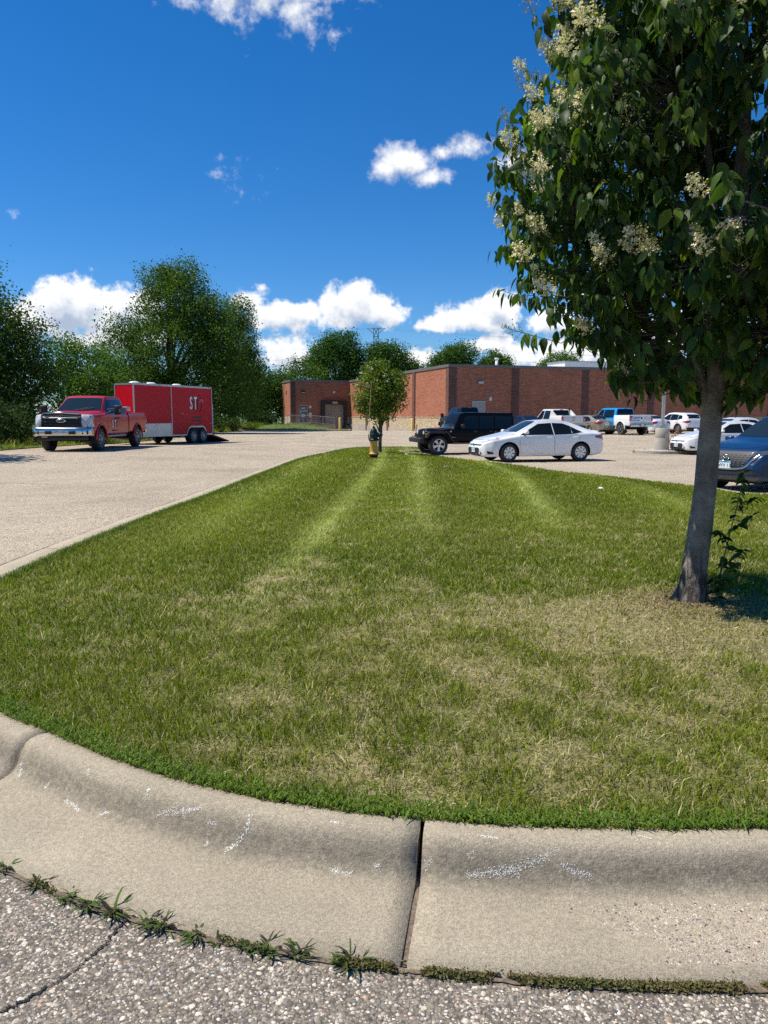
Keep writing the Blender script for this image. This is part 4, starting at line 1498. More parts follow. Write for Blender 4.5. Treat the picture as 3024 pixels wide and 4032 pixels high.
SEDAN = dict(
    L=(-2.325, 2.325), ax=(1.37, -1.33), w=.885, r=.325, tw=.205,
    zt=[(-2.325, .66), (-2.29, .95), (-2.22, 1.075), (-1.85, 1.10), (-1.70, 1.135), (-1.05, 1.385), (-.6, 1.448), (-.1, 1.455), (.28, 1.41), (1.05, 1.03), (1.2, .985), (1.9, .84), (2.18, .745), (2.29, .62), (2.325, .5)],
    zs=[(-2.325, .6), (-2.2, .95), (-1.7, .975), (0, .93), (1.0, .895), (1.9, .76), (2.2, .66), (2.325, .46)],
    zb=[(-2.325, .40), (-2.2, .27), (-1.9, .21), (2.0, .19), (2.2, .20), (2.325, .28)],
    W=[(-2.325, .60), (-2.27, .76), (-2.1, .84), (-1.6, .885), (1.5, .885), (1.95, .84), (2.2, .70), (2.325, .5)],
    wr=[(-2.325, .4), (-2.1, .68), (-1.7, .66), (-1.05, .545), (-.3, .57), (.3, .56), (1.05, .69), (1.3, .73), (1.9, .68), (2.2, .52), (2.325, .38)],
    win=[[(.94, .95), (.20, 1.335), (-.26, 1.375), (-.27, .965)], [(-.34, .97), (-.33, 1.375), (-.72, 1.35), (-.98, 1.27), (-.98, .99)], [(-1.02, .995), (-1.02, 1.25), (-1.40, 1.04)]],
    doors=[[(.92, .34), (.98, .55), (.97, .88), (-.30, .93), (-.30, .30), (.85, .30)], [(-.33, .30), (-.33, .93), (-1.22, .965), (-1.30, .80), (-1.06, .62), (-.93, .42), (-.88, .30)]],
    ws=[(1.01, .60), (.30, .50)], rw=[(-1.10, .49), (-1.66, .58)], mirror=(.80, 1.0))
SUV = dict(
    L=(-2.275, 2.275), ax=(1.36, -1.34), w=.92, r=.36, tw=.225,
    zt=[(-2.275, .75), (-2.22, 1.08), (-2.06, 1.34), (-1.80, 1.56), (-1.45, 1.635), (-.4, 1.68), (.15, 1.63), (.95, 1.18), (1.15, 1.125), (1.8, 1.03), (2.1, .94), (2.22, .82), (2.275, .6)],
    zs=[(-2.275, .7), (-2.1, 1.03), (-1.5, 1.06), (0, 1.02), (1.0, 1.0), (1.9, .90), (2.15, .80), (2.275, .55)],
    zb=[(-2.275, .5), (-2.15, .33), (-1.9, .27), (2.0, .25), (2.2, .27), (2.275, .36)],
    W=[(-2.275, .70), (-2.2, .82), (-2.0, .89), (-1.6, .92), (1.6, .92), (1.98, .89), (2.18, .78), (2.275, .62)],
    wr=[(-2.275, .55), (-2.0, .62), (-1.5, .585), (-.3, .60), (.2, .59), (.95, .73), (1.3, .80), (1.9, .76), (2.15, .62), (2.275, .5)],
    win=[[(.86, 1.06), (.12, 1.53), (-.30, 1.57), (-.31, 1.07)], [(-.37, 1.07), (-.36, 1.57), (-1.12, 1.53), (-1.20, 1.10)], [(-1.25, 1.10), (-1.2, 1.50), (-1.55, 1.44), (-1.72, 1.20)]],
    doors=[[(.9, .42), (.93, .95), (-.33, 1.02), (-.33, .36), (.82, .36)], [(-.36, .36), (-.36, 1.02), (-1.30, 1.05), (-1.32, .9), (-1.03, .66), (-.92, .40), (-.9, .36)]],
    ws=[(.92, .66), (.22, .53)], rw=[(-1.86, .52), (-2.14, .58)], mirror=(.72, 1.08))


def make_car(name, label, cat, spec, pm, c, fwd, style='eight', rim=None, sx=1.0, sz=1.0, plates=(None, None), front='sedan', tail='wrap', cladding=False, group=None, turn=0.0):
    root = place(name, label, cat, c, fwd, group)
    S = lambda pts: [(x * sx, z * sz) for x, z in pts]
    cur = dict(zb=spec['zb'] if sz == 1 else S(spec['zb']), zs=S(spec['zs']), zt=S(spec['zt']), w=[(x * sx, v) for x, v in spec['W']], wr=[(x * sx, v) for x, v in spec['wr']])
    ax = [a * sx for a in spec['ax']]; r = spec['r']; w = spec['w']
    me = loft(cur)
    sh = Shell(me)
    out = cut(me, arch_cutter([(a, r) for a in ax], r + .055, w), (pm, M['well']))
    smooth_by_angle(out, 40)
    link('body', out, None, root)
    MB().box((0, 0, .27), (3.9 * sx, 1.2, .16)).build('underbody', M['well'], root)
    x0, x1 = spec['L'][0] * sx, spec['L'][1] * sx
    Y = lambda pts: [(x * sx, 1, z * sz) for x, z in pts]
    for i, wn in enumerate(spec['win']):
        part(sh, root, 'side_window', Y(wn), (0, -1, -.12), M['glass'], .006, .1, True, .022, M['gloss_black'])
    for i, dn in enumerate(spec['doors']):
        ds = part(sh, root, 'door', Y(dn), (0, -1, 0), pm, .0045, .1, True, .007)
        hx = (min(p[0] for p in dn) + .17) * sx
        hz = (spec['zs'][3][1] - .085) * sz
        for s, d_ in zip((1, -1), ds):
            h_ = sh.b.ray_cast(Vector((hx, s * 5, hz)), Vector((0, -s, 0)))
            yy = h_[0].y if h_[0] else s * w
            MB().box((hx, yy + s * .022, hz), (.20, .028, .035), bev=.012).build('handle', pm, d_, True)
    (xa, ya), (xb, yb) = spec['ws']
    part(sh, root, 'windscreen', [(xa * sx, -ya, 0), (xa * sx + .05, 0, 0), (xa * sx, ya, 0), (xb * sx, yb, 0), (xb * sx, -yb, 0)], (0, 0, -1), M['glass_screen'], .006, .1, gap=.03, gapmat=M['gloss_black'])
    (xa, ya), (xb, yb) = spec['rw']
    part(sh, root, 'rear_window', [(xa * sx, -ya, 0), (xa * sx, ya, 0), (xb * sx, yb, 0), (xb * sx, -yb, 0)], (0, 0, -1), M['glass'], .006, .1, gap=.02, gapmat=M['gloss_black'])
    # bonnet
    xc = spec['ws'][0][0] * sx + .09
    part(sh, root, 'bonnet', [(xc, -.70, 0), (xc, .70, 0), (x1 - .42, .66, 0), (x1 - .22, .40, 0), (x1 - .20, 0, 0), (x1 - .22, -.40, 0), (x1 - .42, -.66, 0)], (0, 0, -1), pm, .0045, .12, gap=.006)
    # lamps
    zf = cv(cur['zs'], np.array([x1 - .3]))[0]
    if front == 'sedan':
        part(sh, root, 'headlight', [(x1 - .05, .50, zf - .06), (x1 - .12, .74, zf - .01), (x1 - .55, .86, zf + .07), (x1 - .60, .87, zf + .10), (x1 - .25, .72, zf + .055), (x1 - .05, .52, zf - .01)], (-.55, -.83, 0), M['lens'], .006, .05, True, .012)
        part(sh, root, 'indicator', [(x1 - .50, .86, zf + .065), (x1 - .61, .88, zf + .10), (x1 - .48, .86, zf + .105)], (-.3, -.95, 0), M['amber'], .009, .05, True)
        part(sh, root, 'grille', [(2.4, -.46, .50), (2.4, .46, .50), (2.4, .60, .30), (2.4, .50, .235), (2.4, -.50, .235), (2.4, -.60, .30)], (-1, 0, 0), M['black'], .006, .08)
        part(sh, root, 'grille_bar', [(2.4, -.56, .615), (2.4, .56, .615), (2.4, .50, .575), (2.4, -.50, .575)], (-1, 0, -.02), M['gloss_black'], .007, .08)
        part(sh, root, 'front_lip', [(2.4, -.52, .225), (2.4, .52, .225), (2.4, .46, .195), (2.4, -.46, .195)], (-1, 0, 0), M['black'], .01, .08)
        part(sh, root, 'fog_lamp', [(x1 - .18, .75, .40), (x1 - .38, .84, .35), (x1 - .40, .84, .29), (x1 - .2, .76, .29)], (-.5, -.86, 0), M['black'], .006, .06, True)
        e = MB().lathe([(0, .012), (.05, .01), (.06, 0)], 16, Matrix.Translation((x1 + .004, 0, .60)) @ Matrix.Rotation(math.pi / 2, 4, 'Y') @ Matrix.Diagonal((.75, 1.2, 1, 1)))
        e.build('emblem', M['chrome'], root, True)
        plate(root, x1 + .015, 0, .42, 1, plates[0])
    else:
        part(sh, root, 'headlight', [(x1 - .03, .60, zf - .09), (x1 - .10, .74, zf - .06), (x1 - .50, .93, zf + .01), (x1 - .52, .93, zf + .07), (x1 - .15, .76, zf + .03), (x1 - .03, .60, zf - .01)], (-.6, -.8, 0), M['lens_dark'], .006, .05, True, .014, M['chrome'])
        gr_ = part(sh, root, 'grille', [(2.6, -.60, zf + .01), (2.6, .60, zf + .01), (2.6, .50, zf - .17), (2.6, .36, zf - .31), (2.6, 0, zf - .34), (2.6, -.36, zf - .31), (2.6, -.50, zf - .17)], (-1, 0, 0), M['black'], .006, .07)[0]
        # bright bars of the mesh grille, one bar per row
        for k in range(6):
            zz = zf - .05 - k * .045
            hw = np.interp(zz, [zf - .34, zf - .31, zf - .17, zf], [.1, .34, .48, .57])
            b = MB()
            for i, yy in enumerate(np.arange(-hw, hw, .105)):
                y2 = yy + (.052 if k % 2 else 0)
                h_ = sh.b.ray_cast(Vector((5, y2, zz)), Vector((-1, 0, 0)))
                if h_[0] is not None: b.box((h_[0].x + .012, y2, zz), (.010, .04, .007))
            b.build('grille_bar', M['grey_metal'], gr_)
        # chrome wing under the grille
        P_ = []
        for yy, zz in [(-.72, zf - .03), (-.58, zf - .17), (-.42, zf - .325), (0, zf - .365), (.42, zf - .325), (.58, zf - .17), (.72, zf - .03)]:
            h_ = sh.b.ray_cast(Vector((5, yy, zz)), Vector((-1, 0, 0)))
            P_.append((h_[0].x + .01 if h_[0] else x1 - .1, yy, zz))
        MB().tube(catmull(P_, 6), [.034, .034, .033, .033, .032, .03] + [.022] * 0 + [.022] * 25 + [.03, .032, .033, .033, .034, .034], 8).build('grille_trim', M['chrome'], root, True)
        part(sh, root, 'lower_intake', [(2.6, -.62, .50), (2.6, .62, .50), (2.6, .72, .43), (2.6, .55, .39), (2.6, -.55, .39), (2.6, -.72, .43)], (-1, 0, 0), M['black'], .008, .08)
        plate(root, x1 + .02, -.02, .60, 1, plates[0])
        ring = [(x1 + .0, math.cos(a) * .085, zf - .12 + math.sin(a) * .068) for a in np.linspace(0, 2 * math.pi, 25)]
        em = MB().tube(ring, .009, 6).build('emblem', M['chrome'], root, True)
        em.location.x = .03
        MB().tube([(x1 + .03, -.06, zf - .09), (x1 + .03, -.02, zf - .12), (x1 + .03, 0, zf - .135), (x1 + .03, .02, zf - .12), (x1 + .03, .06, zf - .09)], .009, 6).build('emblem_wing', M['chrome'], root, True)
    if cladding:
        for (za, zb_) in ((.23, .40),):
            part(sh, root, 'sill_cladding', [(x1 - .8, 1, za), (x1 - .8, 1, zb_), (x0 + .8, 1, zb_), (x0 + .8, 1, za)], (0, -1, 0), M['black'], .007, .12, True)
        part(sh, root, 'bumper_cladding', [(2.6, -.84, .36), (2.6, .84, .36), (2.6, .74, .26), (2.6, -.74, .26)], (-1, 0, 0), mat('grey cladding', (.10, .10, .105), .5), .012, .08)
        part(sh, root, 'bumper_cladding', [(-2.6, -.80, .50), (-2.6, .80, .50), (-2.6, .70, .34), (-2.6, -.70, .34)], (1, 0, 0), M['black'], .012, .08)
        for a in ax:
            for s in (-1, 1):
                arc = [(a + math.cos(t) * (r + .075), s * (w - .02), r + math.sin(t) * (r + .075)) for t in np.linspace(-.25, math.pi + .25, 20)]
                MB().tube(arc, .04, 6).build('arch_trim', M['black'], root, True)
    # tail
    zr_ = cv(cur['zs'], np.array([x0 + .2]))[0]
    part(sh, root, 'tail_light', [(x0 + .0, .44, zr_ - .02), (x0 + .04, .62, zr_ + .0), (x0 + .42, .87, zr_ - .06), (x0 + .40, .87, zr_ - .12), (x0 + .08, .76, zr_ - .20), (x0, .52, zr_ - .13)], (.66, -.75, 0), M['red_lens'], .007, .05, True, .008)
    plate(root, x0 - .012, 0, zr_ - .17, -1, plates[1])
    part(sh, root, 'boot_lid', [(-2.6, -.50, zr_ + .06), (-2.6, .50, zr_ + .06), (-2.6, .47, zr_ - .26), (-2.6, -.47, zr_ - .26)], (1, 0, 0), pm, .0045, .1, gap=.006)
    part(sh, root, 'rear_valance', [(-2.6, -.58, .37), (-2.6, .58, .37), (-2.6, .50, .29), (-2.6, -.50, .29)], (1, 0, 0), M['black'], .007, .1)
    mx, mz = spec['mirror'][0] * sx, spec['mirror'][1] * sz
    for s in (-1, 1):
        o = MB().box((mx, s * (w + .10), mz + .03), (.13, .20, .125), bev=.045).build('mirror', pm, root, True)
        MB().box((mx + .02, s * (w - .02), mz - .03), (.06, .16, .04)).build('mirror_arm', M['black'], o)
    for i, a in enumerate(ax):
        for s in (-1, 1): make_wheel(root, a, s * (w - spec['tw'] / 2 - .015), r, spec['tw'], style, rim or M['wheel'], turn if i == 0 else 0)
    return root


def make_pickup(name, label, c, fwd, pm, pbed=None, Ln=6.25, H=1.95, hood=1.27, cab=(-.95, 1.72), wb=(2.12, -1.88), w=1.0, bed_z=1.37, r=.405, lift=0.0, style='steel', rim=None, rear_door=True, chrome=True, group=None, win_rear=True, nose='grille', sail=False):
    pbed = pbed or pm
    root = place(name, label, 'pickup truck', c, fwd, group)
    X1 = Ln / 2; X0 = -Ln / 2
    cr, cf = cab                    # back of the cab, foot of the windscreen
    zb = .50 + lift; zs = hood - .10
    top = H
    ins = .72                       # run of the windscreen
    cur = dict(zt=[(cr, zs + .25), (cr + .03, top - .14), (cr + .12, top - .03), (cr + .5, top), (cf - ins - .15, top), (cf - ins, top - .05), (cf, hood + .035), (cf + .1, hood + .01), (X1 - .35, hood - .06), (X1 - .13, hood - .10), (X1 - .08, hood - .16), (X1 - .05, hood - .3)],
               zs=[(cr, zs), (cf, zs), (X1 - .2, zs - .04), (X1 - .05, zs - .30)], zb=[(cr, zb), (X1, zb)],
               w=[(cr, w - .02), (cf, w), (X1 - .5, w), (X1 - .2, w - .04), (X1 - .05, w - .13)],
               wr=[(cr, .70), (cr + .3, .72), (cf - ins, .71), (cf, .84), (cf + .3, .88), (X1 - .3, .86), (X1 - .05, .74)], e=[(cr, .07), (X1, .07)])
    me = loft(cur, 90, .02)
    sh = Shell(me)
    out = cut(me, arch_cutter([(wb[0], r)], r + .085, w), (pm, M['well']))
    smooth_by_angle(out, 40); link('cab', out, None, root)
    # bed
    bx0, bx1 = X0 + .16, cr - .03
    curb = dict(zt=[(bx0, bed_z), (bx1, bed_z)], zs=[(bx0, bed_z - .06), (bx1, bed_z - .06)], zb=[(bx0, zb + .06), (bx1, zb + .04)], w=[(bx0, w - .03), (bx0 + .1, w), (bx1, w)], wr=[(bx0, w - .05), (bx1, w - .04)], e=[(bx0, .03), (bx1, .03)], ease=False)
    mb_ = loft(curb, 30, .02)
    shb = Shell(mb_)
    ct = arch_cutter([(wb[1], r)], r + .085, w)
    ct.box(((bx0 + bx1) / 2, 0, bed_z + .1), (bx1 - bx0 - .12, 2 * w - .28, 1.2))
    out = cut(mb_, ct, (pbed, M['well']))
    smooth_by_angle(out, 40); link('bed', out, None, root)
    # chassis
    MB().box((0, 0, zb - .02), (Ln - .7, .95, .16)).build('chassis', M['well'], root)
    for a in wb: MB().tube([(a, -w + .2, r), (a, w - .2, r)], .06, 8).build('axle', M['well'], root)
    # glass
    za, zt_ = zs + .05, top - .12
    part(sh, root, 'windscreen', [(cf - .02, -.76, 0), (cf + .02, 0, 0), (cf - .02, .76, 0), (cf - ins + .06, .63, 0), (cf - ins + .06, -.63, 0)], (0, 0, -1), M['glass_screen'], .006, .1, gap=.03, gapmat=M['gloss_black'])
    mid = cf - 1.22 if not rear_door else cf - 1.16
    part(sh, root, 'side_window', [(cf - .18, 1, za), (cf - ins + .0, 1, zt_ - .01), (mid + .03, 1, zt_ + .01), (mid + .03, 1, za)], (0, -1, -.15), M['glass'], .006, .1, True, .02, M['gloss_black'])
    if mid - cr > .45:
        part(sh, root, 'side_window', [(mid - .07, 1, za), (mid - .07, 1, zt_ + .01), (cr + .30, 1, zt_), (cr + .17, 1, za)], (0, -1, -.15), M['glass'], .006, .1, True, .02, M['gloss_black'])
    part(sh, root, 'rear_window', [(cr - .1, -.62, zt_ + .01), (cr - .1, .62, zt_ + .01), (cr - .1, .72, zs + .22), (cr - .1, -.72, zs + .22)], (1, 0, 0), M['glass'], .008, .1, gap=.02, gapmat=M['gloss_black'])
    MB().box((cr - .005, 0, top - .07), (.03, .26, .05)).build('brake_lamp', M['red_lens'], root)
    # doors
    ds = part(sh, root, 'door', [(cf - .10, 1, zb + .06), (cf - .06, 1, zs - .02), (mid + .0, 1, zs), (mid + .0, 1, zb + .06)], (0, -1, 0), pm, .0045, .12, True, .007)
    ds2 = part(sh, root, 'door', [(mid - .03, 1, zb + .06), (mid - .03, 1, zs), (cr + .12, 1, zs), (cr + .12, 1, zb + .06)], (0, -1, 0), pm, .0045, .12, True, .007)
    for dl, hx in ((ds, mid + .16), (ds2, mid - .12)):
        for s, d_ in zip((1, -1), dl):
            MB().box((hx, s * (w + .02), zs - .13), (.20, .03, .05), bev=.012).build('handle', M['black'], d_, True)
    part(sh, root, 'side_moulding', [(cf - .2, 1, zb + .27), (cf - .2, 1, zb + .32), (cr + .1, 1, zb + .32), (cr + .1, 1, zb + .27)], (0, -1, 0), pm, .018, .15, True)
    # bonnet
    part(sh, root, 'bonnet', [(cf + .12, -.80, 0), (cf + .12, .80, 0), (X1 - .22, .76, 0), (X1 - .22, -.76, 0)], (0, 0, -1), pm, .0045, .12, gap=.006)
    # face
    zg_t = hood - .13; zg_b = zb + .30
    part(sh, root, 'grille', [(9, -.64, zg_t), (9, .64, zg_t), (9, .64, zg_b), (9, -.64, zg_b)], (-1, 0, 0), M['black'], .012, .1)
    fr = [(X1 - .01, -.66, zg_b - .01), (X1 - .03, -.66, zg_t), (X1 - .04, 0, zg_t + .03), (X1 - .03, .66, zg_t), (X1 - .01, .66, zg_b - .01), (X1 - .01, -.66, zg_b - .01)]
    MB().tube(fr, .035, 8).build('grille_frame', M['black'], root, True)
    if chrome:
        MB().tube([(X1 - .02, -.62, zg_t + .055), (X1 - .05, 0, zg_t + .085), (X1 - .02, .62, zg_t + .055)], .035, 8).build('bonnet_trim', M['chrome'], root, True)
    for zz in (zg_t - .09, (zg_t + zg_b) / 2 - .02, zg_b + .09):
        MB().box((X1 - .005, 0, zz), (.04, 1.16, .035), bev=.012).build('grille_bar', M['black'] if zz < zg_b + .2 else M['grey_metal'], root, True)
    em = MB().lathe([(0, .022), (.1, .02), (.125, .012), (.135, 0)], 24, Matrix.Translation((X1 + .02, 0, (zg_t + zg_b) / 2 + .02)) @ Matrix.Rotation(math.pi / 2, 4, 'Y') @ Matrix.Diagonal((.55, 1.25, 1, 1)))
    em.build('emblem', M['chrome'], root, True)
    MB().lathe([(0, .028), (.095, .024), (.1, 0)], 24, Matrix.Translation((X1 + .02, 0, (zg_t + zg_b) / 2 + .02)) @ Matrix.Rotation(math.pi / 2, 4, 'Y') @ Matrix.Diagonal((.5, 1.25, 1, 1))).build('emblem_field', M['ink'], root, True)
    part(sh, root, 'headlight', [(X1, .68, zg_t + .02), (X1 - .1, .90, zg_t + .02), (X1 - .34, 1.0, zg_t), (X1 - .30, 1.0, zg_b + .0), (X1 - .1, .88, zg_b), (X1, .68, zg_b)], (-.75, -.66, 0), M['lens'], .012, .06, True, .012)
    part(sh, root, 'indicator', [(X1 - .24, .98, zg_t - .08), (X1 - .36, 1.0, zg_t - .08), (X1 - .34, 1.0, zg_b + .10), (X1 - .25, .98, zg_b + .12)], (-.4, -.9, 0), M['amber'], .016, .06, True)
    # front bumper, bent round at the ends
    bz = zb + .13
    pro = []
    for yy in (-1.03, -.98, -.85, -.5, 0, .5, .85, .98, 1.03):
        xx = X1 + .10 - .04 * abs(yy) ** 2 - (.26 if abs(yy) > 1 else .09 if abs(yy) > .95 else 0)
        pro.append((xx, yy))
    V = []; n = len(pro)
    for (xx, yy) in pro:
        for dx, dz in ((-.05, .15), (.0, .17), (.03, .10), (.045, 0), (.03, -.10), (-.03, -.15)): V.append((xx + dx, yy, bz + dz))
    b = MB().add(V, [(i * 6 + j, i * 6 + j + 1, i * 6 + 7 + j, i * 6 + 6 + j) for i in range(n - 1) for j in range(5)])
    me = b.mesh('bumper', True); recalc(me)
    bp_ = link('front_bumper', me, M['chrome'] if chrome else M['black'], root)
    md = bp_.modifiers.new('thick', 'SOLIDIFY'); md.thickness = .02
    for s in (-1, 1):
        MB().box((X1 + .125, s * .40, bz - .01), (.035, .25, .12), bev=.03).build('bumper_opening', M['black'], bp_, True)
        MB().box((X1 + .075, s * .82, bz - .01), (.06, .22, .13), Matrix.Rotation(s * .22, 3, 'Z'), bev=.03).build('bumper_opening', M['black'], bp_, True)
    MB().box((X1 - .03, 0, bz - .22), (.10, 1.75, .13), bev=.03).build('air_dam', M['black'], root, True)
    # arches
    for a, pp in ((wb[0], pm), (wb[1], pbed)):
        for s in (-1, 1):
            arc = [(a + math.cos(t) * (r + .10), s * (w + .0), r + lift * .3 + math.sin(t) * (r + .10)) for t in np.linspace(-.1, math.pi + .1, 22)]
            MB().tube(arc, .035, 8).build('arch_lip', pp, root, True)
    # tail
    MB().box((bx0 - .025, 0, bed_z - .28), (.05, 2 * w - .34, .53), bev=.015).build('tailgate', pbed, root, True)
    for s in (-1, 1):
        MB().box((bx0 - .02, s * (w - .085), bed_z - .24), (.09, .15, .38), bev=.02).build('tail_light', M['red_lens'], root, True)
        MB().box((bx0 - .068, s * (w - .085), bed_z - .30), (.01, .10, .09)).build('reversing_lamp', M['lens'], root)
    MB().box((bx0 - .10, 0, zb + .10), (.20, 2 * w - .06, .20), bev=.03).build('rear_bumper', M['chrome'] if chrome else M['black'], root, True)
    MB().box((bx0 - .202, 0, zb + .12), (.012, .50, .15)).build('plate_recess', M['black'], root)
    # mirrors
    for s in (-1, 1):
        o = MB().box((cf - .24, s * (w + .34), zs + .16), (.13, .24, .33), bev=.03).build('mirror', M['black'], root, True)
        for dz in (.03, .15):
            MB().tube([(cf - .22, s * (w - .06), zs + .03 + dz), (cf - .24, s * (w + .25), zs + .06 + dz)], .022, 6).build('mirror_arm', M['black'], o)
        MB().box((cf - .165, s * (w + .43), zs + .14), (.01, .04, .10)).build('mirror_lamp', M['amber'], o)
    # step bars
    for s in (-1, 1): MB().tube([(cf - .3, s * (w - .10), zb - .05), (cr + .2, s * (w - .10), zb - .05)], .045, 8).build('step_bar', M['grey_metal'], root, True)
    for i, a in enumerate(wb):
        for s in (-1, 1): make_wheel(root, a, s * (w - .15), r, .27, style, rim or M['wheel_steel'])
    if sail:
        for s in (-1, 1):
            poly = [(cr + .04, top - .10), (cr + .04, bed_z - .03), (cr - .75, bed_z - .03), (cr - .62, bed_z + .04)]
            MB().prism(poly, .10, Matrix.Translation((0, s * (w - .17) + .05, 0)) @ Matrix.Rotation(math.pi / 2, 4, 'X')).build('sail_panel', pbed, root)
        MB().box(((bx0 + cr) / 2 + .05, 0, bed_z + .0), (cr - bx0 - .2, 2 * w - .22, .05), bev=.015).build('bed_cover', pbed, root, True)
    wipers = MB()
    for s in (-1, 1): MB().tube([(cf + .03, s * .1, hood + .06), (cf - .10, s * .1 + .42, hood + .15)], .012, 5).build('wiper', M['black'], root)
    return root, sh, shb


def letters(root, txt, size, loc, face, mt, stretch=1.0, name='lettering', bold=True, eps=0):
    """lettering on a flank (face 'left' looks along +y) or on the tail (face 'back' looks along -x)"""
    me = text_mesh(txt, size, .002, bold)
    if face == 'left': Rm = Matrix.Rotation(math.pi, 4, 'Z') @ Matrix.Rotation(math.pi / 2, 4, 'X')
    else: Rm = Matrix.Rotation(-math.pi / 2, 4, 'Z') @ Matrix.Rotation(math.pi / 2, 4, 'X')
    me.transform(Matrix.Translation(loc) @ Rm @ Matrix.Diagonal((stretch, 1, 1, 1)))
    return link(name, me, mt, root)


# ---- the red truck
RT = (-10.95, 29.15)
truck, tsh, tbd = make_pickup('pickup_truck', 'red pickup truck with chrome bumper hitched to the red trailer', RT, (0, -1), M['p_red'], cab=(-.80, 1.62), wb=(2.15, -1.85), H=1.97, hood=1.38, lift=.05, r=.41)
for t, x, m_ in (('S', 1.02, M['ink_white']), ('I', .87, M['ink_soft']), ('T', .76, M['ink_white']), ('I', .62, M['ink_soft'])):
    letters(truck, t, .36, (x, 1.012, .93), 'left', m_, .75)
MB().box((.82, 1.008, .70), (.42, .004, .04)).build('print_line', M['ink_soft'], truck)
plate(truck, 3.125 + .155, .0, .70, 1, 'PYS 97')
MB().box((-1.0, .3, 1.50), (.3, 1.3, .16), bev=.02).build('tool_box', M['alu'], truck, True)

# ---- the red enclosed trailer with the cut-back nose
phi = R(21)
Cc = Vector((at(529, 34.6), 34.6, 0))
tz = zg1(-9.2, 37.5)
trailer = tag(empty('enclosed_trailer', (Cc.x, Cc.y, tz), 0), 'long red enclosed cargo trailer with aluminium stone guard and white lettering', 'trailer')
trailer.rotation_euler = (0, 0, math.atan2(-math.cos(phi), -math.sin(phi)))
# local: x forward from the near front corner, y to the vehicle's left (towards the viewer) ; the corner is at (0, 0)
TL, TW, Z0, Z1 = 6.15, 2.2, .40, 2.86
NX, NY = -.5, -1.45
plan = [(0, 0), (NX, NY), (-1.85, -TW), (-TL, -TW), (-TL, 0)]
PR = M['p_trailer']


def wallq(name, a, b, z0, z1, mt, parent, th=.03, out=0.0):
    a, b = Vector((*a, 0)), Vector((*b, 0)); t = (b - a).normalized(); nrm = Vector((-t.y, t.x, 0))
    o = MB()
    V = []
    for p in (a, b):
        for q in (out, out - th):
            for z in (z0, z1): V.append(p + nrm * q + Vector((0, 0, z)))
    o.add(V, [(0, 4, 5, 1), (2, 3, 7, 6), (1, 5, 7, 3), (0, 2, 6, 4), (0, 1, 3, 2), (4, 6, 7, 5)])
    me = o.mesh(name); recalc(me)
    return link(name, me, mt, parent)


XD = -2.72
wl_ = [wallq('side_panel', (-TL, 0), (XD - .02, 0), Z0 + .06, Z1 - .09, PR, trailer), wallq('side_panel', (XD + .02, 0), (0, 0), Z0 + .06, Z1 - .09, PR, trailer),
       wallq('nose_panel', (0, 0), (NX, NY), Z0 + .06, Z1 - .09, M['p_trailer'], trailer), wallq('nose_panel', (NX, NY), (-1.85, -TW), Z0 + .06, Z1 - .09, PR, trailer),
       wallq('side_panel', (-1.85, -TW), (-TL, -TW), Z0 + .06, Z1 - .09, PR, trailer), wallq('rear_frame', (-TL, -TW), (-TL, 0), Z0 + 1.9, Z1 - .09, PR, trailer)]
wallq('stone_guard', (XD + .02, 0), (-.02, 0), Z0 + .02, Z0 + .62, M['alu'], trailer, .01, .012)
wallq('stone_guard', (-.01, -.03), (NX + .01, NY + .03), Z0 + .02, Z0 + .62, M['alu'], trailer, .01, .012)
for a, b in (((-TL, 0), (0, 0)), ((0, 0), (NX, NY)), ((NX, NY), (-1.85, -TW)), ((-1.85, -TW), (-TL, -TW)), ((-TL, -TW), (-TL, 0))):
    wallq('top_rail', a, b, Z1 - .09, Z1, M['alu'], trailer, .06, .012)
    if a[0] != -TL or b[0] != -TL: wallq('bottom_rail', a, b, Z0, Z0 + .06, M['alu'], trailer, .06, .010)
for (x, y) in ((0, 0), (-TL, 0), (XD, 0), (NX, NY)):
    MB().box((x, y, (Z0 + Z1) / 2), (.045, .05, Z1 - Z0 - .14)).build('corner_trim', M['alu'], trailer)
MB().add([(x, y, Z1 - .01) for x, y in plan] + [(x, y, Z1 - .03) for x, y in plan], [(0, 1, 2, 3, 4), (9, 8, 7, 6, 5)]).build('roof', M['white_metal'], trailer)
MB().add([(x, y, Z0 + .02) for x, y in plan], [(0, 1, 2, 3, 4)]).build('floor', M['dock_grey'], trailer)
for x in (-1.0, -2.2, -4.2):
    MB().lathe([(0, .12), (.15, .11), (.24, .06), (.26, 0)], 18, Matrix.Translation((x, -.75, Z1 - .01))).build('roof_vent', M['white_metal'], trailer, True)
for x in (-1.9, -5.95):
    MB().box((x, .02, Z1 - .045), (.10, .02, .035)).build('marker_lamp', M['red_lens'], trailer)
wxs = (-4.35, -5.17); wr_ = .36
for x in wxs:
    for y in (-.10, -TW + .10):
        h_ = make_wheel(trailer, x, y if y > -1 else y, wr_, .21, 'steel', M['wheel_steel'])
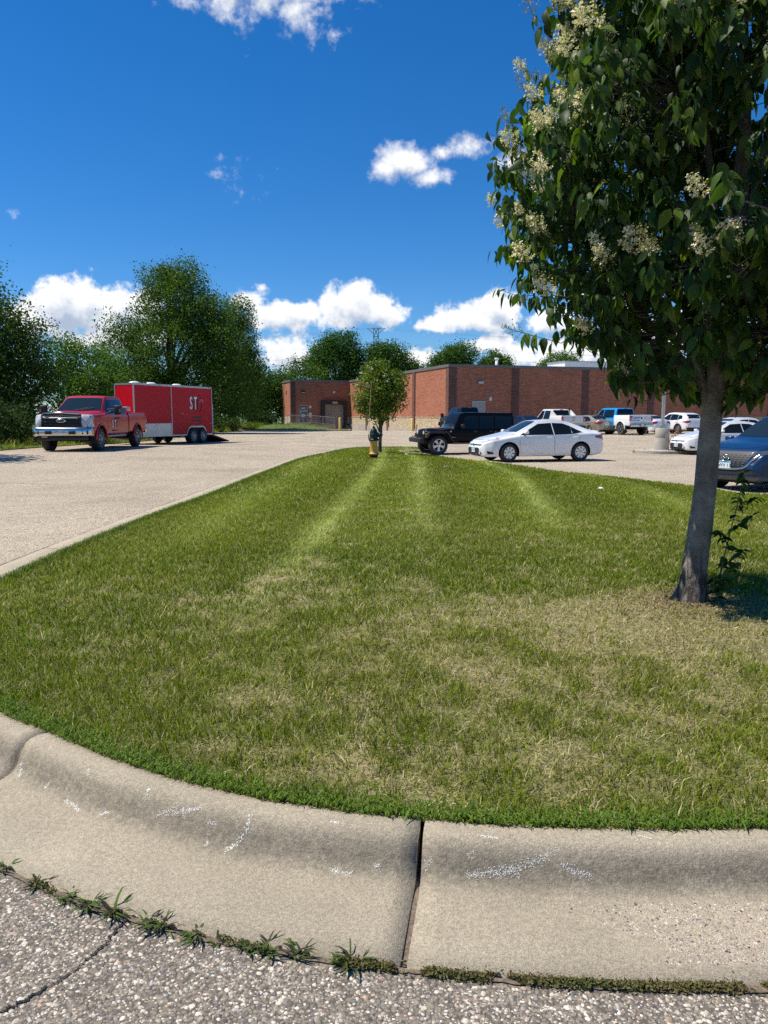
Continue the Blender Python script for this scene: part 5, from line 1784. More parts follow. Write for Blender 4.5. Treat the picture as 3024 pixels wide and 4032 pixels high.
# aluminium wheel arch pressed on the side, with dark openings behind the tyres
for y, s in ((.014, 1),):
    poly = [(-3.88, Z0 + .02)] + [(-4.35 + math.cos(t) * .47, wr_ + .02 + math.sin(t) * .50) for t in np.linspace(.25, 1.75, 9)] + [(-5.17 + math.cos(t) * .47, wr_ + .02 + math.sin(t) * .50) for t in np.linspace(1.38, math.pi - .25, 9)] + [(-5.64, Z0 + .02)]
    MB().prism(poly, .012, Matrix.Translation((0, y + .012, 0)) @ Matrix.Rotation(math.pi / 2, 4, 'X')).build('wheel_arch', M['alu'], trailer)
    poly = [(-3.96, Z0 - .02)] + [(-4.35 + math.cos(t) * .41, wr_ + .01 + math.sin(t) * .44) for t in np.linspace(.1, 1.8, 9)] + [(-5.17 + math.cos(t) * .41, wr_ + .01 + math.sin(t) * .44) for t in np.linspace(1.34, math.pi - .1, 9)] + [(-5.56, Z0 - .02)]
    MB().prism(poly, .012, Matrix.Translation((0, y + .026, 0)) @ Matrix.Rotation(math.pi / 2, 4, 'X')).build('arch_opening', M['well'], trailer)
for x in wxs:
    h_ = make_wheel(trailer, x, .0 + .045, wr_, .17, 'steel', M['wheel_steel'])
MB().tube([(-4.35, -.1, wr_), (-4.35, -TW + .1, wr_)], .05, 8).build('axle', M['well'], trailer)
MB().tube([(-5.17, -.1, wr_), (-5.17, -TW + .1, wr_)], .05, 8).build('axle', M['well'], trailer)
MB().add([(-.1, -.35, Z0 + .02), (1.15, -.2, .50), (1.15, -.32, .50), (-.1, -1.0, Z0 + .02), (-.1, -.35, Z0 - .1), (1.15, -.2, .40), (1.15, -.32, .40), (-.1, -1.0, Z0 - .1)],
         [(0, 1, 2, 3), (4, 7, 6, 5), (0, 4, 5, 1), (1, 5, 6, 2), (2, 6, 7, 3), (3, 7, 4, 0)]).build('drawbar', M['black'], trailer)
# ramp door let down at the back
rw_ = MB()
rw_.add([(-TL - .02, -.1, Z0 + .05), (-TL - 1.75, -.1, .04), (-TL - 1.75, -TW + .1, .04), (-TL - .02, -TW + .1, Z0 + .05), (-TL - .02, -.1, Z0 - .03), (-TL - 1.75, -.1, -.02), (-TL - 1.75, -TW + .1, -.02), (-TL - .02, -TW + .1, Z0 - .03)],
        [(0, 1, 2, 3), (4, 7, 6, 5), (0, 4, 5, 1), (1, 5, 6, 2), (2, 6, 7, 3)])
me = rw_.mesh('ramp'); recalc(me); link('ramp_door', me, M['black'], trailer)
MB().tube([(-TL - .03, .03, Z0 + .2), (-TL - .03, .03, 2.0)], .02, 6).build('door_bar', M['white_metal'], trailer)
for t, x, m_, k in (('S', -4.33, M['ink_white'], .62), ('I', -4.52, M['ink_soft'], .9), ('T', -4.70, M['ink_white'], .6), ('I', -4.90, M['ink_soft'], .9)):
    letters(trailer, t, .86, (x, .012, 1.98), 'left', m_, k)
ring = [(-5.22 + math.cos(t) * .13, .012, 2.06 + math.sin(t) * .13) for t in np.linspace(-.3, math.pi + .2, 14)]
MB().tube(ring, .012, 5).build('logo_ring', M['ink_white'], trailer)
ring = [(-4.95 - math.cos(t) * .30, .012, 2.0 + math.sin(t) * .45) for t in np.linspace(-1.2, 1.3, 14)]
MB().tube(ring, .010, 5).build('logo_arc', M['ink_soft'], trailer)
for z, w0 in ((1.30, .95), (1.14, .85)):
    for i in range(4): MB().box((-4.55 - i * .22, .006, z), (.16 if i % 2 else .2, .006, .085)).build('print_line', M['ink_soft'], trailer)
MB().box((-5.95, .012, Z0 + .16), (.05, .02, .05)).build('side_marker', M['red_lens'], trailer)

# ---- parked beside the lawn
FW = (-.967, -.254)
make_car('sedan', 'white compact sedan parked side-on at the far edge of the lawn', 'car', SEDAN, M['p_white'], (5.37, 27.19), FW, 'eight', M['wheel'], plates=('487 WTX', None), turn=.12)


def make_jeep(c, fwd):
    root = place('off_road_vehicle', 'black boxy four-door off-road vehicle with hard top behind the white sedan', 'car', c, fwd)
    pm = M['p_black']
    cur = dict(zt=[(-2.05, 1.5), (-2.02, 1.76), (-1.9, 1.79), (.2, 1.80), (.42, 1.77), (.72, 1.20), (.80, 1.16), (1.80, 1.10), (1.95, 1.06), (1.98, .9)],
               zs=[(-2.05, 1.08), (.7, 1.08), (1.9, .98), (1.98, .8)], zb=[(-2.05, .56), (.8, .52), (1.98, .60)],
               w=[(-2.05, .78), (.7, .80), (.85, .72), (1.9, .62), (1.98, .58)], wr=[(-2.05, .67), (.3, .67), (.75, .70), (.9, .62), (1.9, .52), (1.98, .48)], e=[(-2.05, .05), (2, .05)])
    me = loft(cur, 84, .018)
    sh = Shell(me)
    r = .405
    out = cut(me, arch_cutter([(1.45, r), (-1.49, r)], .52, .86), (pm, M['well']))
    smooth_by_angle(out, 38); link('body', out, None, root)
    MB().box((0, 0, .52), (3.7, .9, .16)).build('chassis', M['well'], root)
    za, zt = 1.15, 1.66
    for pts in ([(.40, za), (.16, zt), (-.36, zt), (-.36, za)], [(-.47, za), (-.47, zt), (-1.06, zt), (-1.06, za)], [(-1.18, za), (-1.18, zt), (-1.90, zt - .02), (-1.92, za)]):
        part(sh, root, 'side_window', [(x, 1, z) for x, z in pts], (0, -1, -.1), M['glass'], .007, .1, True, .015, M['black'])
    for pts in ([(.62, .60), (.62, 1.06), (-.38, 1.06), (-.38, .60)], [(-.42, .60), (-.42, 1.06), (-1.10, 1.06), (-1.02, .80), (-.92, .60)]):
        for s, d_ in zip((1, -1), part(sh, root, 'door', [(x, 1, z) for x, z in pts], (0, -1, 0), pm, .005, .12, True, .008)):
            MB().box((pts[2][0] + .14, s * .83, .98), (.16, .03, .05), bev=.01).build('handle', M['black'], d_, True)
    part(sh, root, 'windscreen', [(2, -.62, 1.24), (2, .62, 1.24), (2, .58, 1.68), (2, -.58, 1.68)], (-1, 0, -.3), M['glass_screen'], .008, .1, gap=.03)
    part(sh, root, 'rear_window', [(-2.5, -.5, 1.2), (-2.5, .5, 1.2), (-2.5, .5, 1.62), (-2.5, -.5, 1.62)], (1, 0, 0), M['glass'], .008, .1, gap=.02)
    for s in (-1, 1):
        for (xa, xb, xc_, xd) in ((2.02, 1.86, 1.05, .78), (-.95, -1.15, -1.85, -2.02)):
            outer = [(xa, .74), (xb, .99), (xc_, .99), (xd, .56)]; inner = [(xd + .06 * (1 if xd > 0 else 1), .56), (xc_ + .02, .91), (xb - .02, .91), (xa - .07, .72)]
            MB().prism(outer + inner, .26, Matrix.Translation((0, s * .80 + .13, 0)) @ Matrix.Rotation(math.pi / 2, 4, 'X')).build('fender_flare', M['black'], root)
        MB().lathe([(0, .03), (.07, .025), (.09, 0)], 18, Matrix.Translation((1.985, s * .44, .92)) @ Matrix.Rotation(math.pi / 2, 4, 'Y')).build('headlight', M['lens'], root, True)
        MB().box((1.98, s * .80, .88), (.05, .10, .06), bev=.01).build('indicator', M['amber'], root, True)
        MB().box((.42, s * .98, 1.22), (.12, .20, .16), bev=.03).build('mirror', M['black'], root, True)
        MB().box((-2.06, s * .66, .95), (.05, .12, .26), bev=.01).build('tail_light', M['red_lens'], root, True)
        MB().box((-.05, s * .80, .50), (1.6, .12, .07), bev=.02).build('side_step', M['black'], root, True)
    for k in range(7): MB().box((1.985, (k - 3) * .085, .90), (.03, .04, .24), bev=.01).build('grille_slot', M['well'], root, True)
    MB().box((2.17, 0, .62), (.22, 1.62, .20), bev=.05).build('front_bumper', M['black'], root, True)
    for s in (-1, 1): MB().tube([(2.2, s * .38, .72), (2.24, s * .38, .79), (2.28, s * .38, .72)], .014, 6).build('tow_hook', M['black'], root)
    MB().box((-2.14, 0, .60), (.2, 1.5, .16), bev=.04).build('rear_bumper', M['black'], root, True)
    MB().lathe([(0, .16), (.22, .16), (.36, .14), (.39, .08), (.39, -.08), (.2, -.1), (0, -.1)], 30, Matrix.Translation((-2.2, 0, 1.0)) @ Matrix.Rotation(-math.pi / 2, 4, 'Y')).build('spare_wheel', M['tyre'], root, True)
    for s in (-1, 1): MB().tube([(.76, s * .1 + .1, 1.23), (.66, s * .1 + .42, 1.33)], .01, 5).build('wiper', M['black'], root)
    MB().lathe([(0, .006), (.03, .005), (.032, 0)], 14, Matrix.Translation((.86, .735, .98)) @ Matrix.Rotation(-math.pi / 2, 4, 'X')).build('badge', M['wheel'], root)
    MB().box((.78, .80, .74), (.20, .006, .03)).build('badge_line', M['wheel_steel'], root)
    for a in (1.45, -1.49):
        for s in (-1, 1): make_wheel(root, a, s * .78, r, .26, 'five', M['wheel'])
    return root


make_jeep((3.5, 33.6), FW)
make_car('sedan', 'white sedan nosing past the concrete lamp post base', 'car', SEDAN, M['p_white'], (at(2700, 33.2) + 2.0, 33.75), (-.985, -.17), 'ten', M['wheel'], plates=('JGR 402', None))
make_car('sedan', 'white sedan whose red tail lamp shows above the blue car', 'car', SEDAN, M['p_white'], (19.0, 40.5), (.952, .307), 'ten', M['wheel'], sz=1.05)
mfw = Vector((-.86, -.51)).normalized()
mp_ = Vector((at(2868, 16.6), 16.6)) - mfw * 2.27
make_car('crossover', 'dark blue crossover with mesh grille parked beyond the tree trunk', 'car', SUV, M['p_blue'], (mp_.x, mp_.y), tuple(mfw), 'ten', M['wheel_steel'], plates=('GWV 135', None), front='suv', cladding=True)

# ---- the row against the brick wall, noses to the building
HB = (-.307, .952)


def rear_at(X, D, half):
    """centre of a vehicle whose tail is centred on pixel column X at depth D"""
    return (at(X, D) + HB[0] * half, D + HB[1] * half)


make_pickup('pickup_truck', 'tall black pickup truck showing its cab above the black off-road vehicle', rear_at(1895, 57.5, 3.1), HB, M['p_dark'], Ln=6.1, H=2.08, hood=1.36, cab=(-1.0, 1.6), wb=(2.0, -1.9), lift=.1, bed_z=1.46, r=.43, style='six', rim=M['wheel'], chrome=False)
make_car('sedan', 'dark sedan half hidden between the black vehicle and the cream pickup', 'car', SEDAN, M['p_dark'], rear_at(2118, 56.5, 2.3), HB, 'ten', M['wheel'])
av, _, _ = make_pickup('pickup_truck', 'cream white crew-cab pickup with sloping sail panels at its bed', rear_at(2262, 56.5, 2.8), HB, M['p_white2'], Ln=5.6, H=1.93, hood=1.22, cab=(-.95, 1.35), wb=(1.75, -1.6), lift=-.02, bed_z=1.40, r=.39, style='six', rim=M['wheel'], chrome=False, sail=True)
MB().box((-2.8 + .09, 0, 1.26), (.03, .26, .10), bev=.01).build('tailgate_handle', M['grey_metal'], av, True)
MB().box((-2.8 + .098, 0, 1.08), (.02, .20, .07), bev=.01).build('emblem', mat('gold emblem', (.5, .36, .12), .35, metal=.6), av, True)
make_car('sedan', 'champagne gold sedan parked nose-in next to the blue and white pickup', 'car', SEDAN, M['p_gold'], rear_at(2392, 57.4, 2.42), HB, 'ten', M['wheel'], sx=1.04, sz=1.01, plates=(None, None))
ram, rsh, rbd = make_pickup('pickup_truck', 'pickup truck with bright blue cab and white lettered bed', rear_at(2531, 55.6, 3.05), HB, M['p_sky'], M['p_white'], Ln=6.05, H=2.0, hood=1.32, cab=(-.95, 1.75), wb=(2.0, -1.8), lift=.10, bed_z=1.46, r=.44, style='six', rim=M['chrome'])
tx = -3.025 + .16 - .052
letters(ram, 'Lang', .34, (tx, .46, 1.27), 'back', M['blue_print'], 1.0)
MB().box((tx, .46, 1.07), (.006, .62, .05)).build('logo_bar', M['blue_print'], ram)
MB().tube([(tx, .80, 1.36), (tx, .84, 1.2), (tx, .80, 1.06)], .02, 5).build('logo_arc', M['blue_print'], ram)
MB().lathe([(0, .02), (.07, .016), (.085, 0)], 5, Matrix.Translation((tx, 0, 1.24)) @ Matrix.Rotation(-math.pi / 2, 4, 'Y')).build('emblem', M['ink'], ram)
MB().box((tx, -.48, 1.22), (.006, .60, .045)).build('print_line', mat('pale blue print', (.25, .38, .62), .5), ram)
plate(ram, tx - .175, 0, .74, -1)
make_car('sedan', 'white sedan parked nose-in behind the lettered pickup', 'car', SEDAN, M['p_white'], rear_at(2612, 58.6, 2.35), HB, 'ten', M['wheel'], sz=1.02)
make_car('crossover', 'white crossover at the end of the parked row behind the lamp post', 'car', SUV, M['p_white'], rear_at(2740, 59.5, 2.27), HB, 'ten', M['wheel_steel'], front='suv', cladding=True)


# ---- person beside the open truck
def make_person(loc, rz):
    root = tag(empty('person', loc, rz), 'person in dark shirt reaching into the blue-cabbed pickup', 'person')
    J = {'pel': (0, 0, .95), 'wai': (0, 0, 1.10), 'che': (.02, 0, 1.32), 'nek': (.04, 0, 1.50), 'hd0': (.05, 0, 1.58), 'hd1': (.06, 0, 1.70), 'hd2': (.05, 0, 1.78),
         'hl': (0, .10, .90), 'kl': (.03, .12, .50), 'al': (-.02, .12, .08), 'fl': (.13, .13, .04), 'hr': (0, -.10, .90), 'kr': (.05, -.11, .50), 'ar': (0, -.12, .08), 'fr': (.15, -.13, .04),
         'sl': (.02, .19, 1.43), 'el': (.20, .25, 1.24), 'wl': (.42, .20, 1.32), 'sr': (.02, -.19, 1.43), 'er': (.14, -.27, 1.22), 'wr': (.36, -.22, 1.12)}
    rad = {'pel': .15, 'wai': .13, 'che': .155, 'nek': .06, 'hd0': .075, 'hd1': .095, 'hd2': .075, 'hl': .095, 'kl': .065, 'al': .048, 'fl': .04, 'hr': .095, 'kr': .065, 'ar': .048, 'fr': .04,
           'sl': .07, 'el': .048, 'wl': .035, 'sr': .07, 'er': .048, 'wr': .035}
    E = [('pel', 'wai'), ('wai', 'che'), ('che', 'nek'), ('nek', 'hd0'), ('hd0', 'hd1'), ('hd1', 'hd2'), ('pel', 'hl'), ('hl', 'kl'), ('kl', 'al'), ('al', 'fl'), ('pel', 'hr'), ('hr', 'kr'), ('kr', 'ar'), ('ar', 'fr'),
         ('che', 'sl'), ('sl', 'el'), ('el', 'wl'), ('che', 'sr'), ('sr', 'er'), ('er', 'wr')]
    # hands: palm and five fingers each
    for sd_, s in (('l', 1), ('r', -1)):
        w0 = Vector(J['w' + sd_]); dirv = (w0 - Vector(J['e' + sd_])).normalized()
        pn = 'p' + sd_; J[pn] = tuple(w0 + dirv * .07); rad[pn] = .03; E.append(('w' + sd_, pn))
        for k in range(5):
            sp_v = Vector((0, (k - 2) * .018, 0))
            ln = (.06, .085, .095, .088, .07)[k]
            base = w0 + dirv * (.03 if k == 0 else .09)
            side = Vector((0, -s * .045, 0)) if k == 0 else sp_v
            a, b_ = f'{sd_}{k}a', f'{sd_}{k}b'
            J[a] = tuple(base + side + dirv * ln * .55); J[b_] = tuple(base + side + dirv * ln + Vector((0, 0, -.018)))
            rad[a] = .010; rad[b_] = .008
            E += [(pn if k else 'w' + sd_, a), (a, b_)]
    names = list(J)
    me = bpy.data.meshes.new('body'); me.from_pydata([J[n] for n in names], [(names.index(a), names.index(b)) for a, b in E], [])
    o = bpy.data.objects.new('body', me); COL.objects.link(o)
    o.modifiers.new('skin', 'SKIN'); sk = me.skin_vertices[0].data
    for i, n in enumerate(names):
        sk[i].radius = (rad[n], rad[n]); sk[i].use_root = (n == 'pel')
    ms = o.modifiers.new('sub', 'SUBSURF'); ms.levels = 1; ms.render_levels = 1
    dg = bpy.context.evaluated_depsgraph_get()
    out = bpy.data.meshes.new_from_object(o.evaluated_get(dg))
    bpy.data.objects.remove(o)
    shade_smooth(out)
    for m_ in (mat('skin', (.48, .27, .19), .6), mat('dark shirt', (.02, .022, .03), .85), mat('dark trousers', (.03, .032, .04), .85)): out.materials.append(m_)
    for p in out.polygons:
        z = p.center.z; x = p.center.x
        p.material_index = 0 if (z > 1.49 or x > .22) else 1 if z > .95 else 2
    link('body', out, None, root)
    MB().lathe([(0, 1.80), (.06, 1.79), (.10, 1.74), (.105, 1.68), (.095, 1.62)], 14, Matrix.Translation((.035, 0, .0))).build('hair', mat('short hair', (.10, .06, .04), .8), root, True)
    for s in (-1, 1):
        MB().lathe([(0, .012), (.009, .006), (.011, 0)], 8, Matrix.Translation((.15, s * .033, 1.69)) @ Matrix.Rotation(math.pi / 2, 4, 'Y')).build('eye', M['ink'], root, True)
        MB().lathe([(0, .02), (.02, .015), (.026, 0)], 8, Matrix.Translation((.055, s * .093, 1.68)) @ Matrix.Rotation(-s * math.pi / 2, 4, 'X')).build('ear', out.materials[0], root, True)
    MB().box((.165, 0, 1.665), (.03, .025, .04), bev=.008).build('nose', out.materials[0], root, True)
    MB().box((.147, 0, 1.615), (.02, .05, .012), bev=.004).build('mouth', mat('lips', (.36, .14, .12), .6), root, True)


rp = Vector((ram.location.x, ram.location.y)); hv_ = Vector(HB); lv = Vector((-HB[1], HB[0]))
pp_ = rp + hv_ * .75 + lv * 1.42
make_person((pp_.x, pp_.y, zg1(pp_.x, pp_.y)), math.atan2(-lv.y * .8 + hv_.y * .5, -lv.x * .8 + hv_.x * .5))
# the truck's near door stands open
od = link('open_door', MB().box((1.62 + .2, 1.48, 1.0), (.06, .95, .85), Matrix.Rotation(.25, 3, 'Z'), bev=.02).mesh('open_door', True), M['p_sky'], ram)
fr = MB().tube([(1.70, 1.08, 1.42), (1.72, 1.14, 1.86), (1.86, 1.75, 1.84), (1.94, 1.92, 1.42)], .03, 6).build('window_frame', M['black'], od)
# ================================================================== TREES AND PLANTS
def unit(v): return v / (np.linalg.norm(v, axis=-1, keepdims=True) + 1e-9)


def leaf_quads(P, size, rg, up_bias=.35, aspect=.62, droop=None):
    """one small kite-shaped leaf per point"""
    n = len(P)
    N = unit(rg.normal(0, 1, (n, 3)) + np.array([0, 0, up_bias]))
    Ld = rg.normal(0, 1, (n, 3))
    if droop is not None: Ld = Ld + np.array(droop)
    Ld = unit(Ld - (Ld * N).sum(1, keepdims=True) * N)
    S = np.cross(Ld, N)
    s = (size * rg.uniform(.6, 1.35, n))[:, None]
    V = np.stack([P - Ld * s * .5, P + S * s * aspect * .5 - Ld * s * .05, P + Ld * s * .5 + N * s * .08, P - S * s * aspect * .5 - Ld * s * .05], 1).reshape(-1, 3)
    return V, np.arange(n * 4).reshape(-1, 4)


def crown_points(lobes, nclump, per, sigma, rg, shell=.5):
    vol = np.array([(l[3] * l[4] * l[5]) ** .75 for l in lobes]); vol /= vol.sum()
    k = rg.choice(len(lobes), nclump, p=vol)
    Lb = np.array(lobes)[k]
    d = unit(rg.normal(0, 1, (nclump, 3)))
    rr = (shell + (1 - shell) * rg.random(nclump) ** .6) * .95
    lump = 1 + .22 * np.sin(d[:, 0] * 5.1 + Lb[:, 0] * 3) * np.cos(d[:, 2] * 4.3 + Lb[:, 1]) + .10 * np.sin(d[:, 1] * 9 + Lb[:, 2] * 2 + d[:, 0] * 7)
    C = Lb[:, :3] + d * Lb[:, 3:6] * (rr * lump)[:, None]
    sg = sigma * rg.uniform(.55, 1.3, nclump)
    P = C[:, None, :] + np.clip(rg.normal(0, 1, (nclump, per, 3)), -1.7, 1.7) * sg[:, None, None] * np.array([1, 1, .75])
    tone = np.repeat(rg.random(nclump), per)
    return C, P.reshape(-1, 3), tone


def leaf_colors(tone, n, rg, dark, light, gold=.0):
    t = np.clip(.7 * tone + .3 * rg.random(n), 0, 1)[:, None] ** 1.3
    c = np.array(dark) * (1 - t) + np.array(light) * t
    if gold: c = np.where((rg.random(n) < gold)[:, None], np.array([.16, .17, .05]), c)
    return c


def make_tree(name, label, base, lobes, nclump, per, sigma, leaf, trunk_r, dark=(.026, .058, .015), light=(.075, .13, .032), seed=0, group=None, bark=None, cat='tree', limbs=7, trunk_top=None, droop=None, lift=None, up_bias=.75):
    rg = np.random.default_rng(seed)
    per = int(per * 1.55); nclump = int(nclump * .82); sigma = sigma * 1.12
    z0 = (zverge if base[0] < -13 else zg)(np.array([base[0]]), np.array([base[1]]))[0] if lift is None else lift
    root = tag(empty(name, (base[0], base[1], float(z0))), label, cat, group)
    top = trunk_top or max(l[2] for l in lobes)
    bark = bark or M['bark_dark']
    pts = [(0, 0, -.2)] + [(rg.normal(0, .02) * top * t, rg.normal(0, .02) * top * t, top * t) for t in (.15, .3, .5, .75, 1)]
    MB().tube(catmull(pts, 4), list(np.interp(np.linspace(0, 1, 21), [0, .08, 1], [trunk_r * 1.35, trunk_r, trunk_r * .2])), 10).build('trunk', bark, root, True)
    C, P, tone = crown_points(lobes, nclump, per, sigma, rg)
    idx = rg.choice(len(C), min(limbs, len(C)), replace=False)
    for i in idx:
        e = C[i] * .92
        a = np.array([0, 0, max(.25 * top, min(e[2] * .55, top * .85))])
        mid = (a + e) / 2 + np.array([0, 0, .08 * np.linalg.norm(e - a)])
        MB().tube(catmull([tuple(a), tuple(mid), tuple(e)], 4), list(np.linspace(trunk_r * .5, trunk_r * .08, 9)), 6).build('limb', bark, root, True)
    V, F = leaf_quads(P, leaf * .84, rg, up_bias, droop=droop)
    c = leaf_colors(tone, len(P), rg, dark, light) * np.array([1.95, 1.85, 1.1])
    link('crown', np_mesh('crown', V, F, False, np.repeat(c, 4, 0)), M['leaf_far'], root)
    return root


GT = 'trees beyond the lane and the store'
# left clump beside the lane
make_tree('willow_tree', 'dark drooping tree at the left picture edge behind the red truck', (-19.0, 36.5), [(0, 0, 4.0, 3.1, 3.1, 3.0), (1.3, -.5, 4.7, 1.9, 1.9, 1.9), (-1.5, 0, 5.4, 2.2, 2.2, 2.0), (.8, -.8, 2.2, 2.8, 2.4, 1.9), (2.2, -.6, 3.1, 1.3, 1.5, 1.8)], 1150, 24, .34, .17, .22, (.017, .040, .012), (.055, .088, .028), 1, GT, droop=(0, 0, -1.0))
make_tree('poplar_tree', 'tall tree whose top shows at the far left edge', (-25.6, 45), [(0, 0, 6, 2.6, 2.6, 4.2), (1.6, 0, 9.0, 1.7, 1.7, 2.6)], 520, 22, .4, .2, .25, seed=2, group=GT)
make_tree('young_tree', 'light green bushy tree between the dark willow and the tall cottonwood', (-17.6, 46), [(0, 0, 3.2, 2.2, 2.2, 2.6), (.9, -.6, 2.0, 2.2, 2.0, 1.7), (-1.5, 0, 4.3, 1.5, 1.5, 1.9)], 620, 22, .34, .17, .15, (.03, .068, .016), (.085, .145, .034), 3, GT)
make_tree('cottonwood_tree', 'tallest broad cottonwood tree rising behind the red trailer', (-17.0, 62),
          [(0.6, 0, 6.5, 4.4, 4.0, 4.2), (.4, 0, 10.2, 2.9, 2.9, 2.9), (1.2, 0, 12.0, 1.5, 1.5, 1.4), (-.8, 0, 11.6, 1.3, 1.3, 1.5), (-3.6, 0, 6.0, 2.4, 2.4, 2.6), (-4.2, -.5, 8.0, .8, .8, 1.3), (3.6, -.8, 6.4, 2.6, 2.4, 2.9), (2.6, -.5, 9.0, 2.0, 2.0, 2.0), (4.2, -1, 3.2, 2.4, 2.4, 2.4), (-2, -1.5, 3.2, 3.2, 2.5, 2.4)], 2600, 26, .42, .20, .38, (.022, .054, .014), (.074, .122, .034), 4, GT, limbs=16)
make_tree('cottonwood_tree', 'narrow lighter cottonwood on the right flank of the tall tree', (-16.2, 82), [(0, 0, 8.2, 2.9, 2.9, 4.2), (.6, 0, 11.6, 1.8, 1.8, 2.3), (1.6, -.5, 6.4, 2.2, 2.0, 3.0), (.8, -.5, 3.4, 2.8, 2.4, 2.6)], 1000, 24, .46, .24, .3, (.026, .060, .015), (.082, .130, .036), 5, GT, limbs=10, droop=(0, 0, -.6))
make_tree('roadside_tree', 'dark low tree left of the loading dock wing', (-17.5, 103), [(0, 0, 4.5, 4.0, 3.5, 3.2), (3.5, 0, 4.6, 2.6, 2.6, 2.6), (1.4, 0, 2.2, 4.6, 3, 2.2)], 800, 22, .55, .30, .3, (.018, .046, .012), (.055, .10, .026), 6, GT)
make_tree('roadside_tree', 'rounded tree peeping over the corner of the dock wing', (-11.5, 112), [(0, 0, 6.0, 3.4, 3.0, 3.2), (-2.2, 0, 4.6, 2.6, 2.6, 3)], 560, 20, .55, .32, .3, seed=7, group=GT)
make_tree('elm_tree', 'broad dark elm left of the pylon behind the store', (-7.4, 122), [(0, 0, 9.0, 4.6, 4.0, 4.4), (.6, 0, 12.2, 2.9, 2.9, 2.3), (-2.6, 0, 10.4, 2.4, 2.4, 2.6), (3, 0, 8.2, 2.8, 2.8, 3.2)], 1150, 22, .55, .33, .4, (.015, .044, .012), (.050, .100, .026), 8, GT, limbs=12, droop=(1.2, 0, .2))
make_tree('elm_tree', 'dark elm below the pylon, sloping down to the right', (1.4, 121), [(-1.2, 0, 9.0, 3.0, 3.0, 3.6), (1.2, 0, 8.4, 2.9, 2.8, 3.2), (-2, 0, 11, 2.0, 2.0, 1.6), (3.0, 0, 7.4, 1.6, 1.6, 2.4)], 800, 22, .55, .33, .36, (.015, .044, .012), (.050, .100, .026), 9, GT, droop=(1.2, 0, .2))
make_tree('elm_tree', 'windblown elm above the brick corner', (11.2, 124), [(0, 0, 9.0, 3.6, 3.0, 3.2), (1.0, 0, 11.0, 2.6, 2.4, 1.9), (-2.6, 0, 8.6, 2.0, 2.0, 2.4)], 760, 22, .5, .32, .34, (.018, .050, .014), (.058, .110, .030), 10, GT, droop=(1.5, 0, .3))
make_tree('elm_tree', 'lower windblown elm just right of the one above the brick corner', (17.6, 124), [(0, 0, 8.8, 2.6, 2.4, 2.8), (1.6, 0, 8.6, 1.6, 1.6, 2.2)], 420, 22, .48, .32, .3, (.018, .050, .014), (.058, .110, .030), 11, GT, droop=(1.5, 0, .3))
make_tree('elm_tree', 'small pale elm behind the roof left of the rooftop unit', (29.0, 128), [(0, 0, 9.0, 2.9, 2.6, 2.6), (1.2, 0, 10.4, 1.8, 1.8, 1.6), (-2.4, 0, 8.4, 1.6, 1.6, 2.0), (4.2, 0, 7.6, 1.6, 1.6, 1.6)], 480, 20, .48, .32, .3, (.024, .058, .016), (.070, .125, .034), 12, GT, droop=(1.5, 0, .3))
make_tree('elm_tree', 'distant tree glimpsed right of the near trunk under its leaves', (49, 112), [(0, 0, 7.0, 4.4, 3.6, 4.0), (3.6, 0, 8.4, 3.0, 3.0, 2.6)], 520, 20, .6, .34, .34, seed=13, group=GT)
make_tree('hedgerow_tree', 'broad dark tree filling the gap low behind the truck cab', (-27, 74), [(0, 0, 3.6, 5.0, 3.5, 3.4), (4.5, 0, 3.0, 3.6, 3, 2.8), (-4.5, 0, 4.0, 4, 3, 3.6)], 420, 18, .6, .34, .3, (.016, .042, .012), (.050, .095, .025), 15, GT)
make_tree('hedgerow_tree', 'distant tree behind the gap between trailer and dock', (-22, 112), [(0, 0, 4.6, 5.0, 3.5, 4.2), (4.5, 0, 3.4, 3.6, 3, 3.0)], 330, 18, .7, .40, .3, (.018, .046, .012), (.055, .10, .026), 16, GT)
# outside the left edge: its shade falls across the lane
make_tree('poplar_tree', 'lane-side tree whose shade falls across the lane at the left edge', (-17.2, 22.6), [(0, 0, 5.0, 2.2, 2.2, 3.0), (.4, 0, 7.6, 1.6, 1.6, 1.9)], 420, 20, .34, .2, .2, seed=14)

# shrubs and tall weeds on the verge
shr = [(-15.6, 31.0, 1.9, 1.5, 0, 'dense dark shrub at the verge beside the truck bonnet'), (-16.8, 34.0, 2.4, 1.8, 0, 'tall dark shrub under the willow left of the truck'), (-15.2, 27.3, 1.1, 1.0, 1, 'low leafy shrub at the extreme left of the verge'),
       (-15.0, 38.5, 1.5, 1.5, 1, 'green shrub seen over the bonnet of the red truck'), (-15.4, 43.0, 2.0, 1.9, 0, 'shrub behind the cab of the red truck'), (-15.3, 50.0, 2.2, 2.0, 0, 'shrub just behind the middle of the trailer'),
       (-15.15, 63.5, 1.9, 1.15, 2, 'bright yellow-green shrub at the rear of the trailer'), (-15.6, 69.5, 1.2, 1.4, 1, 'low weedy shrub between trailer and dock'), (-16.0, 76.5, 1.4, 1.7, 1, 'grey-green shrub on the verge before the dock bank'),
       (-15.0, 92.5, 1.8, 1.9, 0, 'dark shrub against the left end of the dock wing'), (-19.5, 54.5, 3.0, 2.6, 0, 'dark thicket under the tall cottonwood'), (-20.5, 41.0, 2.8, 2.4, 0, 'dark thicket under the willow at the back')]
